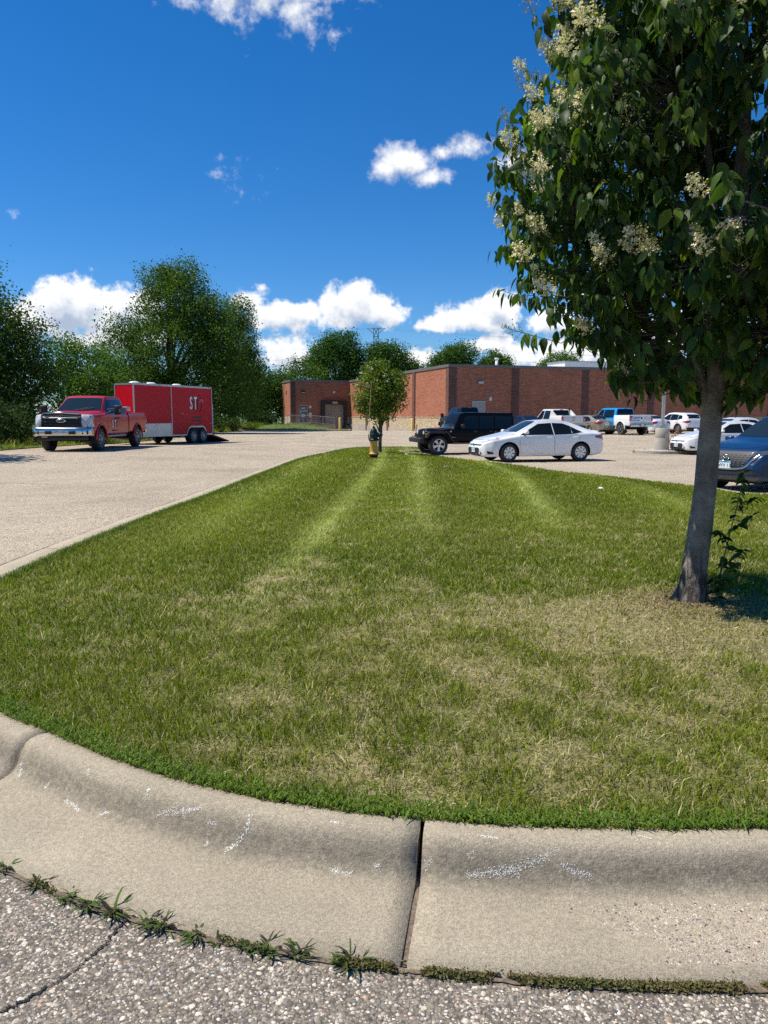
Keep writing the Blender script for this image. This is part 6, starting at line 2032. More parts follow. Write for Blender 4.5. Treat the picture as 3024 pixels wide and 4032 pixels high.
for i, (x, y, h_, r_, k, lab) in enumerate(shr):
    dk, lt = [((.018, .044, .012), (.055, .10, .025)), ((.035, .072, .016), (.10, .15, .035)), ((.09, .14, .022), (.23, .28, .05))][k]
    rg = np.random.default_rng(60 + i)
    z0 = float(zverge(np.array([x]), np.array([y]))[0])
    e = tag(empty('shrub', (x, y, z0)), lab, 'shrub', 'shrubs along the verge')
    lob = [(0, 0, h_ * .5, r_, r_, h_ * .5), (r_ * .4, -r_ * .3, h_ * .35, r_ * .7, r_ * .7, h_ * .4), (-r_ * .4, 0, h_ * .65, r_ * .5, r_ * .5, h_ * .45)]
    C, P, tone = crown_points(lob, int(110 * r_), 20, .17, rg, .3)
    P = P[P[:, 2] > -.1]; tone = rg.random(len(P))
    V, F = leaf_quads(P, .12 if y < 50 else .17, rg, .4)
    link('foliage', np_mesh('foliage', V, F, False, np.repeat(leaf_colors(tone, len(P), rg, dk, lt), 4, 0)), M['leaf_far'], e)
    for _ in range(4):
        t = C[rg.integers(len(C))]
        MB().tube([(t[0] * .1, t[1] * .1, -.1), tuple(t * .6), tuple(t)], [.03, .02, .006], 5).build('stem', M['bark_dark'], e)


# ---- leaf shape of the lilac trees
def leaf_template(bend, fold):
    ys = [0, .16, .42, .72, 1.0]; ws = [.03, .20, .265, .165, .004]
    V = []; F = []
    for y, w in zip(ys, ws):
        zc = -bend * y * y
        for s in (-1, 0, 1): V.append((s * w, y, zc + abs(s) * w * fold))
    for i in range(len(ys) - 1):
        a = i * 3; b = a + 3
        F += [(a, a + 1, b + 1, b), (a + 1, a + 2, b + 2, b + 1)]
    return np.array(V), np.array(F)


LT = [leaf_template(.28, .30), leaf_template(.42, .45), leaf_template(.12, .18)]


def mat_lilac_leaf():
    m_ = bpy.data.materials.new('lilac leaf'); m_.use_nodes = True
    q = NT(m_.node_tree); b = m_.node_tree.nodes['Principled BSDF']
    b.inputs['Roughness'].default_value = .48
    b.inputs['Specular IOR Level'].default_value = .22
    ge = q.n('ShaderNodeNewGeometry')
    rnd = ge.outputs['Random Per Island']
    P_ = q.n('ShaderNodeTexCoord').outputs['Object']
    oi = q.n('ShaderNodeObjectInfo').outputs['Random']
    r_ = q.m('FRACT', q.m('ADD', rnd, oi))
    c = q.ramp(r_, [(0, (.012, .034, .008)), (.4, (.026, .062, .011)), (.75, (.052, .102, .015)), (1, (.125, .175, .022))])
    c = q.mix(1.0, c, q.ramp(q.noise(P_, 22, 4, .6), [(.3, (.8, .8, .8)), (.7, (1.2, 1.2, 1.15))]), 'MULTIPLY')
    back = q.mix(ge.outputs['Backfacing'], c, q.mix(.55, c, (.075, .11, .05)))
    q.l(back, b.inputs['Base Color'])
    tr = q.n('ShaderNodeBsdfTranslucent')
    q.l(q.mix(1.0, c, (1.9, 2.1, .7), 'MULTIPLY'), tr.inputs[0])
    ms = q.n('ShaderNodeMixShader'); ms.inputs[0].default_value = .38
    q.l(b.outputs[0], ms.inputs[1]); q.l(tr.outputs[0], ms.inputs[2])
    q.l(ms.outputs[0], m_.node_tree.nodes['Material Output'].inputs['Surface'])
    return m_


M['lilac_leaf'] = mat_lilac_leaf()


def mat_lilac_bark():
    m_ = bpy.data.materials.new('lilac bark'); m_.use_nodes = True
    q = NT(m_.node_tree); b = m_.node_tree.nodes['Principled BSDF']
    b.inputs['Roughness'].default_value = .8
    b.inputs['Specular IOR Level'].default_value = .3
    P_ = q.n('ShaderNodeTexCoord').outputs['Object']
    base = q.ramp(q.noise(P_, 7, 6, .65), [(.28, (.095, .080, .066)), (.5, (.175, .150, .125)), (.72, (.29, .26, .22))])
    mp = q.n('ShaderNodeMapping'); mp.inputs['Scale'].default_value = (20, 20, 150); q.l(P_, mp.inputs['Vector'])
    ln = q.smooth(q.noise(mp.outputs[0], 1.5, 2, .5), .615, .67)
    c = q.mix(q.m('MULTIPLY', ln, .85), base, (.42, .36, .29))
    mp2 = q.n('ShaderNodeMapping'); mp2.inputs['Scale'].default_value = (28, 28, 7); q.l(P_, mp2.inputs['Vector'])
    sp = q.n('ShaderNodeSeparateXYZ'); q.l(P_, sp.inputs[0])
    low = q.m('SUBTRACT', 1.0, q.smooth(sp.outputs[2], .12, .55))
    fis = q.smooth(q.noise(mp2.outputs[0], 1.2, 4, .6), .42, .60)
    c = q.mix(q.m('MULTIPLY', low, q.m('SUBTRACT', 1.0, fis)), c, (.05, .04, .034))
    q.l(c, b.inputs['Base Color'])
    bn = q.n('ShaderNodeBump'); bn.inputs['Strength'].default_value = .7; bn.inputs['Distance'].default_value = .012
    hgt = q.m('ADD', q.m('MULTIPLY', ln, .35), q.m('ADD', q.m('MULTIPLY', q.noise(P_, 30, 5, .6), .5), q.m('MULTIPLY', q.m('MULTIPLY', low, fis), 1.3)))
    q.l(hgt, bn.inputs['Height']); q.l(bn.outputs[0], b.inputs['Normal'])
    return m_


M['lilac_bark'] = mat_lilac_bark()

# ---- the near lilac tree
rg = np.random.default_rng(2024)
tz0 = zl1(*TREE) - .02
lilac = tag(empty('lilac_tree', (TREE[0], TREE[1], tz0)), 'big flowering lilac tree with cream panicles on the lawn', 'tree')


def trunk_c(z):  # local centre line
    return np.array([.072 * z + .012 * math.sin(2.2 * z), .02 * z, z])


nr, sg = 46, 28
V = []
for i in range(nr):
    z = -.12 + 2.15 * i / (nr - 1)
    c = trunk_c(z)
    r0 = np.interp(z, [-.12, 0, .08, .22, .5, 1.0, 1.5, 2.05], [.150, .124, .108, .098, .089, .081, .076, .066])
    for k in range(sg):
        a = 2 * math.pi * k / sg
        fl = max(0, .20 - z) * .13 * (math.sin(3 * a + .8) + .5 * math.sin(5 * a + 2))
        rr = r0 + fl + .004 * math.sin(7 * a + z * 5) + .006 * (vnoise(np.array([a * 2.2]), np.array([z * 7.0]), 1.0, 3)[0] - .5)
        V.append((c[0] + math.cos(a) * rr, c[1] + math.sin(a) * rr, c[2]))
F = [(i * sg + k, i * sg + (k + 1) % sg, (i + 1) * sg + (k + 1) % sg, (i + 1) * sg + k) for i in range(nr - 1) for k in range(sg)]
MB().add(V, F).build('trunk', M['lilac_bark'], lilac, True)
CX, CY = .14, .05
ZR = [1.52, 1.66, 1.80, 2.25, 2.88, 3.5, 3.9, 4.4, 5.0, 5.7, 6.2]
RR = [.30, .55, .84, 1.34, 1.64, 1.72, 1.50, 1.40, 1.25, .85, .25]


def crown_r(z, th):
    r0 = np.interp(z, ZR, RR)
    return r0 * (1 + .09 * np.sin(3 * th + z * 2.1) + .10 * np.sin(6 * th - z * 4.3) + .06 * np.sin(11 * th + z * 8))


# limbs
limb_pts = []
LIMBS = []
for i in range(10):
    th = i * 2.4 + .5
    z1 = [2.3, 2.9, 3.4, 3.9, 4.4, 4.9, 5.3, 2.6, 3.2, 5.8][i]
    zs_ = 1.35 + .07 * i
    a = trunk_c(min(zs_, 2.0))
    r1 = crown_r(z1, th) * (.72 if i != 9 else .1)
    e = np.array([CX + math.cos(th) * r1, CY + math.sin(th) * r1, z1])
    m1 = a + (e - a) * .4 + np.array([0, 0, .18]) - np.array([math.cos(th), math.sin(th), 0]) * .12
    P_ = catmull([tuple(a), tuple(m1), tuple(e)], 10)
    MB().tube(P_, list(np.linspace(.052 if i % 2 else .042, .010, len(P_))), 8).build('limb', M['lilac_bark'], lilac, True)
    limb_pts += [np.array(p) for p in P_[3:]]
P_ = catmull([tuple(trunk_c(1.9)), (.25, .04, 3.2), (.2, .1, 4.6), (.18, .08, 5.9)], 10)
MB().tube(P_, list(np.linspace(.066, .006, len(P_))), 10).build('leader', M['lilac_bark'], lilac, True)
limb_pts += [np.array(p) for p in P_]
limb_pts = np.array(limb_pts)
# twigs
NTW = 2600
z = rg.uniform(1.64, 6.15, NTW * 4); th = rg.uniform(-math.pi, math.pi, NTW * 4)
acc = rg.random(NTW * 4) < np.interp(z, ZR, RR) ** 1.5 / 2.6 * np.clip(.35 + 1.3 * vnoise(th * 1.6 + 9, z * 1.7, 1.0, 8), 0, 1)
z, th = z[acc][:NTW], th[acc][:NTW]
fr_ = .40 + .60 * rg.random(len(z)) ** .62
rr = crown_r(z, th) * fr_
tw_e = np.stack([CX + np.cos(th) * rr, CY + np.sin(th) * rr, z + .05 * rg.normal(size=len(z))], 1)
# the bough that reaches out to the left, and a few loose shoots
extra = [(-1.62, -.25, 3.52), (-1.72, -.25, 3.42), (-1.55, -.3, 3.30), (-1.50, -.15, 3.62), (-1.66, -.2, 3.24), (-1.42, -.3, 3.45), (-1.45, -.2, 3.05), (-1.36, -.3, 3.60), (-1.60, -.28, 3.05), (-1.52, -.25, 2.86)]
tw_e = np.concatenate([tw_e, np.array(extra) + np.array([.04, 0, 0])])
fr_ = np.r_[fr_, np.ones(len(extra))]
tb = MB()
LP, LL, LN, LS, LO = [], [], [], [], []
tips = []
for i, e in enumerate(tw_e):
    d2 = ((limb_pts - e) ** 2).sum(1) + 1.2 * np.maximum(limb_pts[:, 2] - e[2] + .1, 0)
    b0 = limb_pts[np.argmin(d2)]
    out = np.array([e[0] - CX, e[1] - CY, 0]); out = out / (np.linalg.norm(out) + 1e-6)
    dirv = unit(unit(e - b0) * .5 + out * .6 + np.array([0, 0, .42]) + rg.normal(0, .22, 3))
    ln = rg.uniform(.20, .38)
    s0 = e - dirv * ln
    tb.tube([tuple(b0), tuple((b0 + s0) / 2 + np.array([0, 0, .03])), tuple(s0), tuple(e)], [.007, .0055, .004, .0018], 3, False)
    side = unit(np.cross(dirv, np.array([0, 0, 1.0])))
    upv = np.cross(side, dirv)
    npair = rg.integers(4, 7)
    for k in range(npair):
        t = 1 - k / (npair - .3) * .95
        p = s0 + dirv * ln * t
        ax_ = side if k % 2 == 0 else upv
        for s in (-1, 1):
            o = ax_ * s
            pet = unit(o * .8 + dirv * .45)
            p1 = p + pet * rg.uniform(.012, .028)
            Ld = unit(o * .75 + dirv * .35 + np.array([0, 0, -1.0]) * rg.uniform(.8, 2.2) + rg.normal(0, .25, 3))
            N0 = unit(out * .55 + np.array([0, 0, 1.0]) + rg.normal(0, .45, 3))
            N0 = unit(N0 - (N0 @ Ld) * Ld)
            LP.append(p1); LL.append(Ld); LN.append(N0); LS.append(rg.choice([.062, .078, .092, .105, .118, .132]) * rg.uniform(.9, 1.1)); LO.append(fr_[i])
    tips.append((e, dirv, fr_[i]))
tag(tb.build('branch_twigs', M['bark'], lilac), kind='stuff')
LP, LL, LN, LS, LO = map(np.array, (LP, LL, LN, LS, LO))
LSd = np.cross(LL, LN)
ti = rg.integers(0, 3, len(LP))
# the leaves that show largest become parts of their own
wp = LP * .9 + np.array([TREE[0], TREE[1], tz0])
dist = np.linalg.norm(wp - np.array([0, 0, EYE]), axis=1)
u_ = wp[:, 0] / wp[:, 1]
el_w = (wp[:, 2] - EYE) / wp[:, 1]
vis = (np.abs(u_) < .5) & (el_w < .50) & (LO > .80)
score = np.where(vis, LS / dist, 0)
pick = np.argsort(-score)[:300]
leaf_me = [np_mesh('leaf', V_, F_, True) for V_, F_ in LT]
for m_ in leaf_me: m_.materials.append(M['lilac_leaf'])
for i in pick:
    o = bpy.data.objects.new('leaf', leaf_me[ti[i]])
    COL.objects.link(o); o.parent = lilac
    s = LS[i]
    o.matrix_local = Matrix(((LSd[i][0] * s, LL[i][0] * s, LN[i][0] * s, LP[i][0]), (LSd[i][1] * s, LL[i][1] * s, LN[i][1] * s, LP[i][1]), (LSd[i][2] * s, LL[i][2] * s, LN[i][2] * s, LP[i][2]), (0, 0, 0, 1)))
rest = np.setdiff1d(np.arange(len(LP)), pick)
Vs, Fs = [], []
b_ = 0
for t in range(3):
    ii = rest[ti[rest] == t]
    T_, Tf = LT[t]
    W = LP[ii][:, None, :] + LS[ii][:, None, None] * (T_[None, :, 0:1] * LSd[ii][:, None, :] + T_[None, :, 1:2] * LL[ii][:, None, :] + T_[None, :, 2:3] * LN[ii][:, None, :])
    Vs.append(W.reshape(-1, 3)); Fs.append((Tf[None] + (np.arange(len(ii)) * len(T_))[:, None, None]).reshape(-1, 4) + b_); b_ += W.shape[0] * W.shape[1]
tag(link('foliage', np_mesh('foliage', np.concatenate(Vs), np.concatenate(Fs), True), M['lilac_leaf'], lilac), kind='stuff')


# cream panicles
def panicle(seed, dense):
    r_ = np.random.default_rng(seed)
    b = MB(); P = []; 
    n_br = 13
    for k in range(n_br):
        t = k / n_br; a = k * 2.4
        p0 = np.array([0, 0, .14 * t]); L = .075 * (1 - .75 * t)
        d = unit(np.array([math.cos(a), math.sin(a), .55]))
        p1 = p0 + d * L
        b.tube([tuple(p0), tuple(p1)], [.0016, .0008], 3, False)
        m_ = int((26 if dense else 10) * (1 - .5 * t)) + 3
        for _ in range(m_): P.append(p0 + d * L * r_.uniform(.25, 1.1) + r_.normal(0, .008, 3))
    b.tube([(0, 0, -.05), (0, 0, .15)], [.003, .001], 4, False)
    P = np.array(P)
    V, F = leaf_quads(P, .013 if dense else .0085, r_, .2, .9)
    if dense:
        c = np.array([.86, .80, .58]) * r_.uniform(.8, 1.12, (len(P), 1))
        c = np.where((r_.random(len(P)) < .12)[:, None], np.array([.45, .36, .16]), c)
    else:
        c = np.where((r_.random(len(P)) < .45)[:, None], np.array([.45, .40, .17]), np.array([.26, .25, .09])) * r_.uniform(.7, 1.1, (len(P), 1))
    sv = np.array(b.v); sf = b.f
    V_ = np.concatenate([V, sv]); C_ = np.concatenate([np.repeat(c, 4, 0), np.tile(np.array([[.16, .19, .06]]), (len(sv), 1))])
    F_ = np.concatenate([F, np.array([f for f in sf if len(f) == 4]) + len(V)])
    me = np_mesh('flower_panicle', V_, F_, False, C_); me.materials.append(M['cream'])
    return me


PAN = [panicle(1, True), panicle(2, True), panicle(3, False), panicle(4, False)]
wt_ = []
for e, d, f in tips:
    w = max(0, f - .82) * 6 * (1.5 if e[0] < -.3 else .9 if e[0] < .55 else .4) * (1.4 if e[2] > 2.9 else .7) * (1.35 if e[1] < .3 else .5)
    wt_.append(w)
wt_ = np.array(wt_); wt_[-len(extra):] *= .5; wt_ /= wt_.sum()
sel = rg.choice(len(tips), 150, replace=False, p=wt_)
lilac.scale = (.9, .9, .9)
# two thick bunches at the top left of the picture
bunch = [(-1.02, -.32, 4.36), (-.95, -.36, 4.42), (-.86, -.36, 4.36), (-.90, -.30, 4.30), (-1.06, -.28, 4.22), (-.98, -.3, 4.02), (-.80, -.4, 4.44), (-1.0, -.36, 3.42), (-1.28, -.3, 3.38), (-1.30, -.34, 2.72), (-1.20, -.3, 2.33), (-.9, -.62, 2.5), (-.7, -.8, 2.47), (-.5, -.95, 2.52), (-.3, -1.05, 2.50)]
spots = [(tips[i][0], tips[i][1]) for i in sel] + [(np.array(b), unit(np.array([b[0], b[1], .5]))) for b in bunch for _ in range(2)]
for j, (e, d) in enumerate(spots):
    lit_side = e[0] < -.2 and e[2] > 2.2
    k = rg.choice(4, p=[.30, .28, .21, .21] if lit_side else [.14, .12, .37, .37])
    if j >= len(sel): k = j % 2 if j % 3 else 2
    o = bpy.data.objects.new('flower_panicle', PAN[k]); COL.objects.link(o); o.parent = lilac
    q = Vector(unit(d + np.array([0, 0, .5]) + rg.normal(0, .25, 3))).to_track_quat('Z', 'Y')
    o.rotation_mode = 'QUATERNION'; o.rotation_quaternion = q
    o.location = tuple(e + d * .02 + (rg.normal(0, .03, 3) if j >= len(sel) else 0))
    s = rg.uniform(.75, 1.35); o.scale = (s, s, s)

# shoot growing at the foot of the trunk
sh_b = Vector((TREE[0] + .16, TREE[1] - .06, zl1(TREE[0] + .17, TREE[1] - .06) - .02))
shoot = tag(empty('sucker_shoot', sh_b), 'thin leafy sucker shoot growing at the foot of the lilac trunk', 'plant')
shoot.scale = (.86, .86, .86)
stem_p = catmull([(0, 0, 0), (.02, 0, .25), (.07, 0, .55), (.12, -.02, .85), (.16, 0, 1.08)], 8)
MB().tube(stem_p, list(np.linspace(.008, .002, len(stem_p))), 6).build('stem', M['bark'], shoot, True)
side_br = [((.02, 0, .22), (.14, -.03, .36)), ((.03, 0, .30), (.20, .0, .45)), ((.0, 0, .08), (-.06, -.05, .24)), ((.0, 0, .10), (.07, -.06, .24)), ((.08, 0, .62), (.24, -.03, .74)), ((.06, 0, .5), (-.03, -.06, .62)), ((.11, 0, .78), (.28, 0, .88))]
paths = [[Vector(p) for p in stem_p]]
for a, b in side_br:
    MB().tube([a, b], [.004, .0015], 5).build('side_stem', M['bark'], shoot, True)
    paths.append([Vector(a).lerp(Vector(b), t) for t in (.3, .5, .65, .8, .9, 1)])
for pi2, P_ in enumerate(paths):
    for k, p in enumerate(P_):
        if pi2 == 0 and k % 2 and k < 20: continue
        for s in (-1, 1):
            Ld = unit(np.array([s * .8, rg.normal(0, .6), -.35 + rg.normal(0, .35)]))
            N0 = unit(np.array([-.25, -.35, 1.0]) + rg.normal(0, .35, 3)); N0 = unit(N0 - (N0 @ Ld) * Ld)
            S_ = np.cross(Ld, N0); sz_ = rg.uniform(.055, .095)
            o = bpy.data.objects.new('leaf', leaf_me[rg.integers(0, 3)]); COL.objects.link(o); o.parent = shoot
            o.matrix_local = Matrix(((S_[0] * sz_, Ld[0] * sz_, N0[0] * sz_, p.x), (S_[1] * sz_, Ld[1] * sz_, N0[1] * sz_, p.y), (S_[2] * sz_, Ld[2] * sz_, N0[2] * sz_, p.z), (0, 0, 0, 1)))

# bare soil and bark crumbs round the foot of the trunk
ng = 2600
a = RNG.uniform(0, 6.28, ng); q = np.abs(RNG.normal(0, .26, ng)) + .12
x = TREE[0] + np.cos(a) * q * 1.25; y = TREE[1] + np.sin(a) * q
P_ = np.stack([x, y, zlawn(x, y) + .004], 1)
V, F = leaf_quads(P_, .022, RNG, 2.5, .4)
cc = np.where((RNG.random(ng) < .5)[:, None], np.array([.20, .13, .075]), np.array([.34, .26, .14])) * RNG.uniform(.6, 1.2, (ng, 1))
tag(link('bark_crumbs', np_mesh('bark_crumbs', V, F, False, np.repeat(cc, 4, 0)), M['moss']), 'brown bark crumbs and dead leaves round the foot of the lilac', 'litter', kind='stuff')

# ---- the young lilac behind the hydrant
yx, yy = at(1496, 28.5), 28.5
young = make_tree('lilac_tree', 'small young lilac tree standing behind the fire hydrant', (yx, yy), [(-.08, 0, 2.35, .85, .8, .95), (.35, 0, 2.2, .62, .6, .75), (-.45, 0, 1.75, .50, .5, .45), (-.1, 0, 3.0, .55, .5, .42), (.1, 0, 1.55, .60, .55, .40), (.62, 0, 2.5, .32, .35, .45)], 560, 15, .12, .115, .075,
                  (.034, .062, .016), (.11, .155, .036), 77, cat='tree', limbs=10, lift=zl1(yx, yy) - .02, trunk_top=2.7, droop=(0, 0, -1.2), bark=M['bark_dark'])
rg = np.random.default_rng(78)
C, P, tone = crown_points([(-.25, -.1, 2.55, .75, .7, .8), (-.45, -.1, 1.8, .45, .4, .4)], 46, 14, .05, rg, .85)
V, F = leaf_quads(P, .05, rg, .2, .9)
tag(link('blossom', np_mesh('blossom', V, F, False, np.repeat(np.array([[.70, .64, .42]]) * rg.uniform(.7, 1.1, (len(P), 1)), 4, 0)), M['cream'], young), kind='stuff')
# ================================================================== SMALLER THINGS
# ---- fire hydrant
hx, hy = hit(1472, 1805, .22)
hyd = tag(empty('fire_hydrant', (hx, hy, zl1(hx, hy) - .01)), 'yellow fire hydrant with dark green top standing on the lawn', 'hydrant')
MB().lathe([(0, 0), (.115, 0), (.115, .07), (.14, .075), (.14, .10), (.118, .105)], 24).build('foot', M['black'], hyd, True)
MB().lathe([(.118, .10), (.15, .105), (.15, .145), (.122, .15), (.120, .20), (.118, .50), (.124, .51), (.124, .53)], 28).build('barrel', M['hydrant_yellow'], hyd, True)
MB().lathe([(.118, .115), (.152, .118), (.152, .130), (.118, .132)], 24).build('barrel_ring', M['bark_dark'], hyd, True)
MB().lathe([(.12, .53), (.155, .535), (.155, .575), (.13, .58), (.128, .62), (.125, .74), (.118, .80), (.10, .86), (.075, .90), (.05, .915), (0, .92)], 28).build('bonnet', M['hydrant_green'], hyd, True)
MB().lathe([(.045, .90), (.042, .95), (.028, .955), (.028, .985), (0, .985)], 6).build('operating_nut', M['hydrant_green'], hyd)
MB().lathe([(0, .11), (.05, .11), (.062, .10), (.062, .05), (.05, .045), (.05, 0)], 18, Matrix.Translation((-.01, -.11, .70)) @ Matrix.Rotation(math.pi / 2, 4, 'X')).build('hose_nozzle', M['hydrant_green'], hyd, True)
MB().lathe([(0, .19), (.022, .19), (.022, .15), (.075, .145), (.092, .13), (.092, .07), (.075, .065), (.075, 0)], 20, Matrix.Translation((.09, 0, .71)) @ Matrix.Rotation(math.pi / 2, 4, 'Y')).build('pumper_nozzle', M['hydrant_green'], hyd, True)
MB().tube(catmull([(.20, -.03, .64), (.21, -.05, .56), (.17, -.09, .52), (.12, -.13, .545)], 5), .006, 5).build('cap_chain', M['grey_metal'], hyd)
for k in range(8):
    a = k * math.pi / 4 + .2
    MB().lathe([(0, .018), (.012, .018), (.012, -.055), (0, -.055)], 6, Matrix.Translation((math.cos(a) * .142, math.sin(a) * .142, .575))).build('bolt', M['hydrant_green'], hyd)
MB().tube([(-.15, -.02, .56), (-.155, -.02, .72)], .016, 8).build('marker_spring', M['black'], hyd)
MB().tube([(-.155, -.02, .70), (-.13, -.01, 1.4), (-.07, 0, 2.35)], .0075, 6).build('marker_rod', mat('faded orange rod', (.50, .30, .20), .6), hyd)

# ---- lamp post on its concrete base, in a stony island
lx_, ly_ = at(2611, 34.4), 34.4
IS = [(lx_ - 1.15, ly_ - .1), (lx_ - .6, ly_ - .75), (lx_ + .3, ly_ - .8), (lx_ + 1.4, ly_ - .35), (lx_ + 2.6, ly_ + .25), (lx_ + 2.9, ly_ + 1.2), (lx_ + 1.4, ly_ + 1.6), (lx_ - .7, ly_ + .9)]
isl = [(p.x, p.y) for p in catmull(IS, 6, True)]
V2, F2 = fill_poly(isl, [])
iz = lambda x, y: zg(x, y) + .13
tag(link('planting_island', np_mesh('planting_island', np.c_[V2, iz(V2[:, 0], V2[:, 1])], np.array(F2)), M['dirt']), kind='structure')
simple_kerb(IS + IS[:1], .14, .16, 'island_kerb')
n = 2400
x = RNG.uniform(lx_ - 1.2, lx_ + 3.6, n); y = RNG.uniform(ly_ - 1, ly_ + 1.5, n)
k = in_poly(isl, x, y); x, y = x[k], y[k]; n = len(x)
rad = RNG.uniform(.025, .06, n); ang = RNG.uniform(0, 6.28, n)
bx_ = base_oct[None] * (1 + RNG.uniform(-.25, .25, (n, 9, 1)))
lx2 = bx_[..., 0] * rad[:, None]; ly2 = bx_[..., 1] * rad[:, None] * .75; lz2 = bx_[..., 2] * rad[:, None] * 1.1
V_ = np.stack([x[:, None] + lx2 * np.cos(ang)[:, None] - ly2 * np.sin(ang)[:, None], y[:, None] + lx2 * np.sin(ang)[:, None] + ly2 * np.cos(ang)[:, None], iz(x, y)[:, None] + lz2], -1).reshape(-1, 3)
tag(link('river_rock', np_mesh('river_rock', V_, (faces_o[None] + (np.arange(n) * 9)[:, None, None]).reshape(-1, 3), False, np.repeat(np.array([[.46, .40, .34]]) * RNG.uniform(.55, 1.3, (n, 1)), 9, 0)), M['stones']),
    'pale river rock covering the island round the lamp post', 'rocks', kind='stuff')
lamp = tag(empty('lamp_post', (lx_, ly_, zg1(lx_, ly_) + .1)), 'grey square lamp post on a round concrete base', 'lamp post')
MB().lathe([(0, 1.02), (.27, 1.02), (.30, .99), (.305, .6), (.30, .59), (.305, .58), (.31, -.1)], 32).build('base', M['concrete_plain'], lamp, True)
MB().box((0, 0, 1.10), (.34, .34, .16), bev=.02).build('base_cover', M['grey_metal'], lamp, True)
MB().box((0, 0, 4.3), (.125, .125, 6.4), bev=.012).build('pole', M['grey_metal'], lamp, True)
for s in (-1, 1):
    o = MB().tube([(0, 0, 7.4), (s * .35, 0, 7.45)], .03, 6).build('arm', M['grey_metal'], lamp)
    MB().box((s * .65, 0, 7.45), (.62, .36, .14), bev=.03).build('lamp_head', M['grey_metal'], lamp, True)
for i, (dx, dy, h_, r_, lab) in enumerate(((.95, .35, .95, .55, 'rust red barberry shrub beside the lamp post base'), (1.95, .7, .75, .5, 'smaller rust red shrub further along the stony island'))):
    rg = np.random.default_rng(300 + i)
    e = tag(empty('red_shrub', (lx_ + dx, ly_ + dy, float(iz(np.array([lx_ + dx]), np.array([ly_ + dy]))[0]))), lab, 'shrub')
    C, P, tone = crown_points([(0, 0, h_ * .5, r_, r_, h_ * .5)], 60, 18, .10, rg, .3)
    V, F = leaf_quads(P, .05, rg, .4)
    link('foliage', np_mesh('foliage', V, F, False, np.repeat(leaf_colors(tone, len(P), rg, (.10, .025, .015), (.26, .085, .03)), 4, 0)), M['leaf_far'], e)
    for _ in range(4):
        t = C[rg.integers(len(C))]
        MB().tube([(0, 0, -.03), tuple(t)], [.012, .004], 5).build('stem', M['bark_dark'], e)

# ---- pylon and its wires far behind
PD = 380.0
pxc = at(1481, PD)
pyl = tag(empty('transmission_tower', (pxc, PD, 0)), 'steel lattice transmission tower rising above the trees', 'pylon')
steel = mat('weathered steel', (.16, .17, .18), .6, metal=.3)
b = MB()


def strut(a, c, r_=.09): b.tube([a, c], r_, 4, False)


hw = lambda z: np.interp(z, [0, 30, 44], [4.6, 1.5, 1.1])
zz = list(np.arange(0, 44.1, 4))
for z0, z1 in zip(zz[:-1], zz[1:]):
    w0, w1 = hw(z0), hw(z1)
    for sx_, sy_ in ((-1, -1), (1, -1), (1, 1), (-1, 1)):
        strut((sx_ * w0, sy_ * w0, z0), (sx_ * w1, sy_ * w1, z1), .13)
    for (a, c) in (((-1, -1), (1, -1)), ((1, -1), (1, 1)), ((1, 1), (-1, 1)), ((-1, 1), (-1, -1))):
        strut((a[0] * w0, a[1] * w0, z0), (c[0] * w1, c[1] * w1, z1)); strut((c[0] * w0, c[1] * w0, z0), (a[0] * w1, a[1] * w1, z1))
        strut((a[0] * w1, a[1] * w1, z1), (c[0] * w1, c[1] * w1, z1))
b.build('lattice_mast', steel, pyl)
for z0, L, up in ((35.5, 5.4, 2.2), (44, 4.4, 0)):
    for s in (-1, 1):
        b = MB()
        w0 = hw(z0)
        for sy_ in (-1, 1):
            strut((s * w0, sy_ * w0, z0), (s * L, 0, z0 + up)); strut((s * w0, sy_ * w0, z0 - 2.4 if up else z0 - 2.6), (s * L, 0, z0 + up))
        strut((s * w0, 0, z0), (s * L * .6, 0, z0 + up * .6 - .9))
        b.build('cross_arm', steel, pyl)
wires = tag(empty('power_line', (0, 0, 0)), 'thin overhead power lines crossing the sky behind the trees', 'cable')
for s, z0 in ((-5.4, 37.4), (5.4, 37.4), (-4.4, 44), (4.4, 44), (0, 33)):
    for far_ in ((-330, 330), (340, 300)):
        P_ = []
        for t in np.linspace(0, 1, 14):
            P_.append((pxc + s + (far_[0] - pxc) * t, PD + (far_[1] - PD) * t, z0 - 9 * 4 * t * (1 - t) - 3 * t))
        MB().tube(P_, .035, 4, False).build('wire', steel, wires)

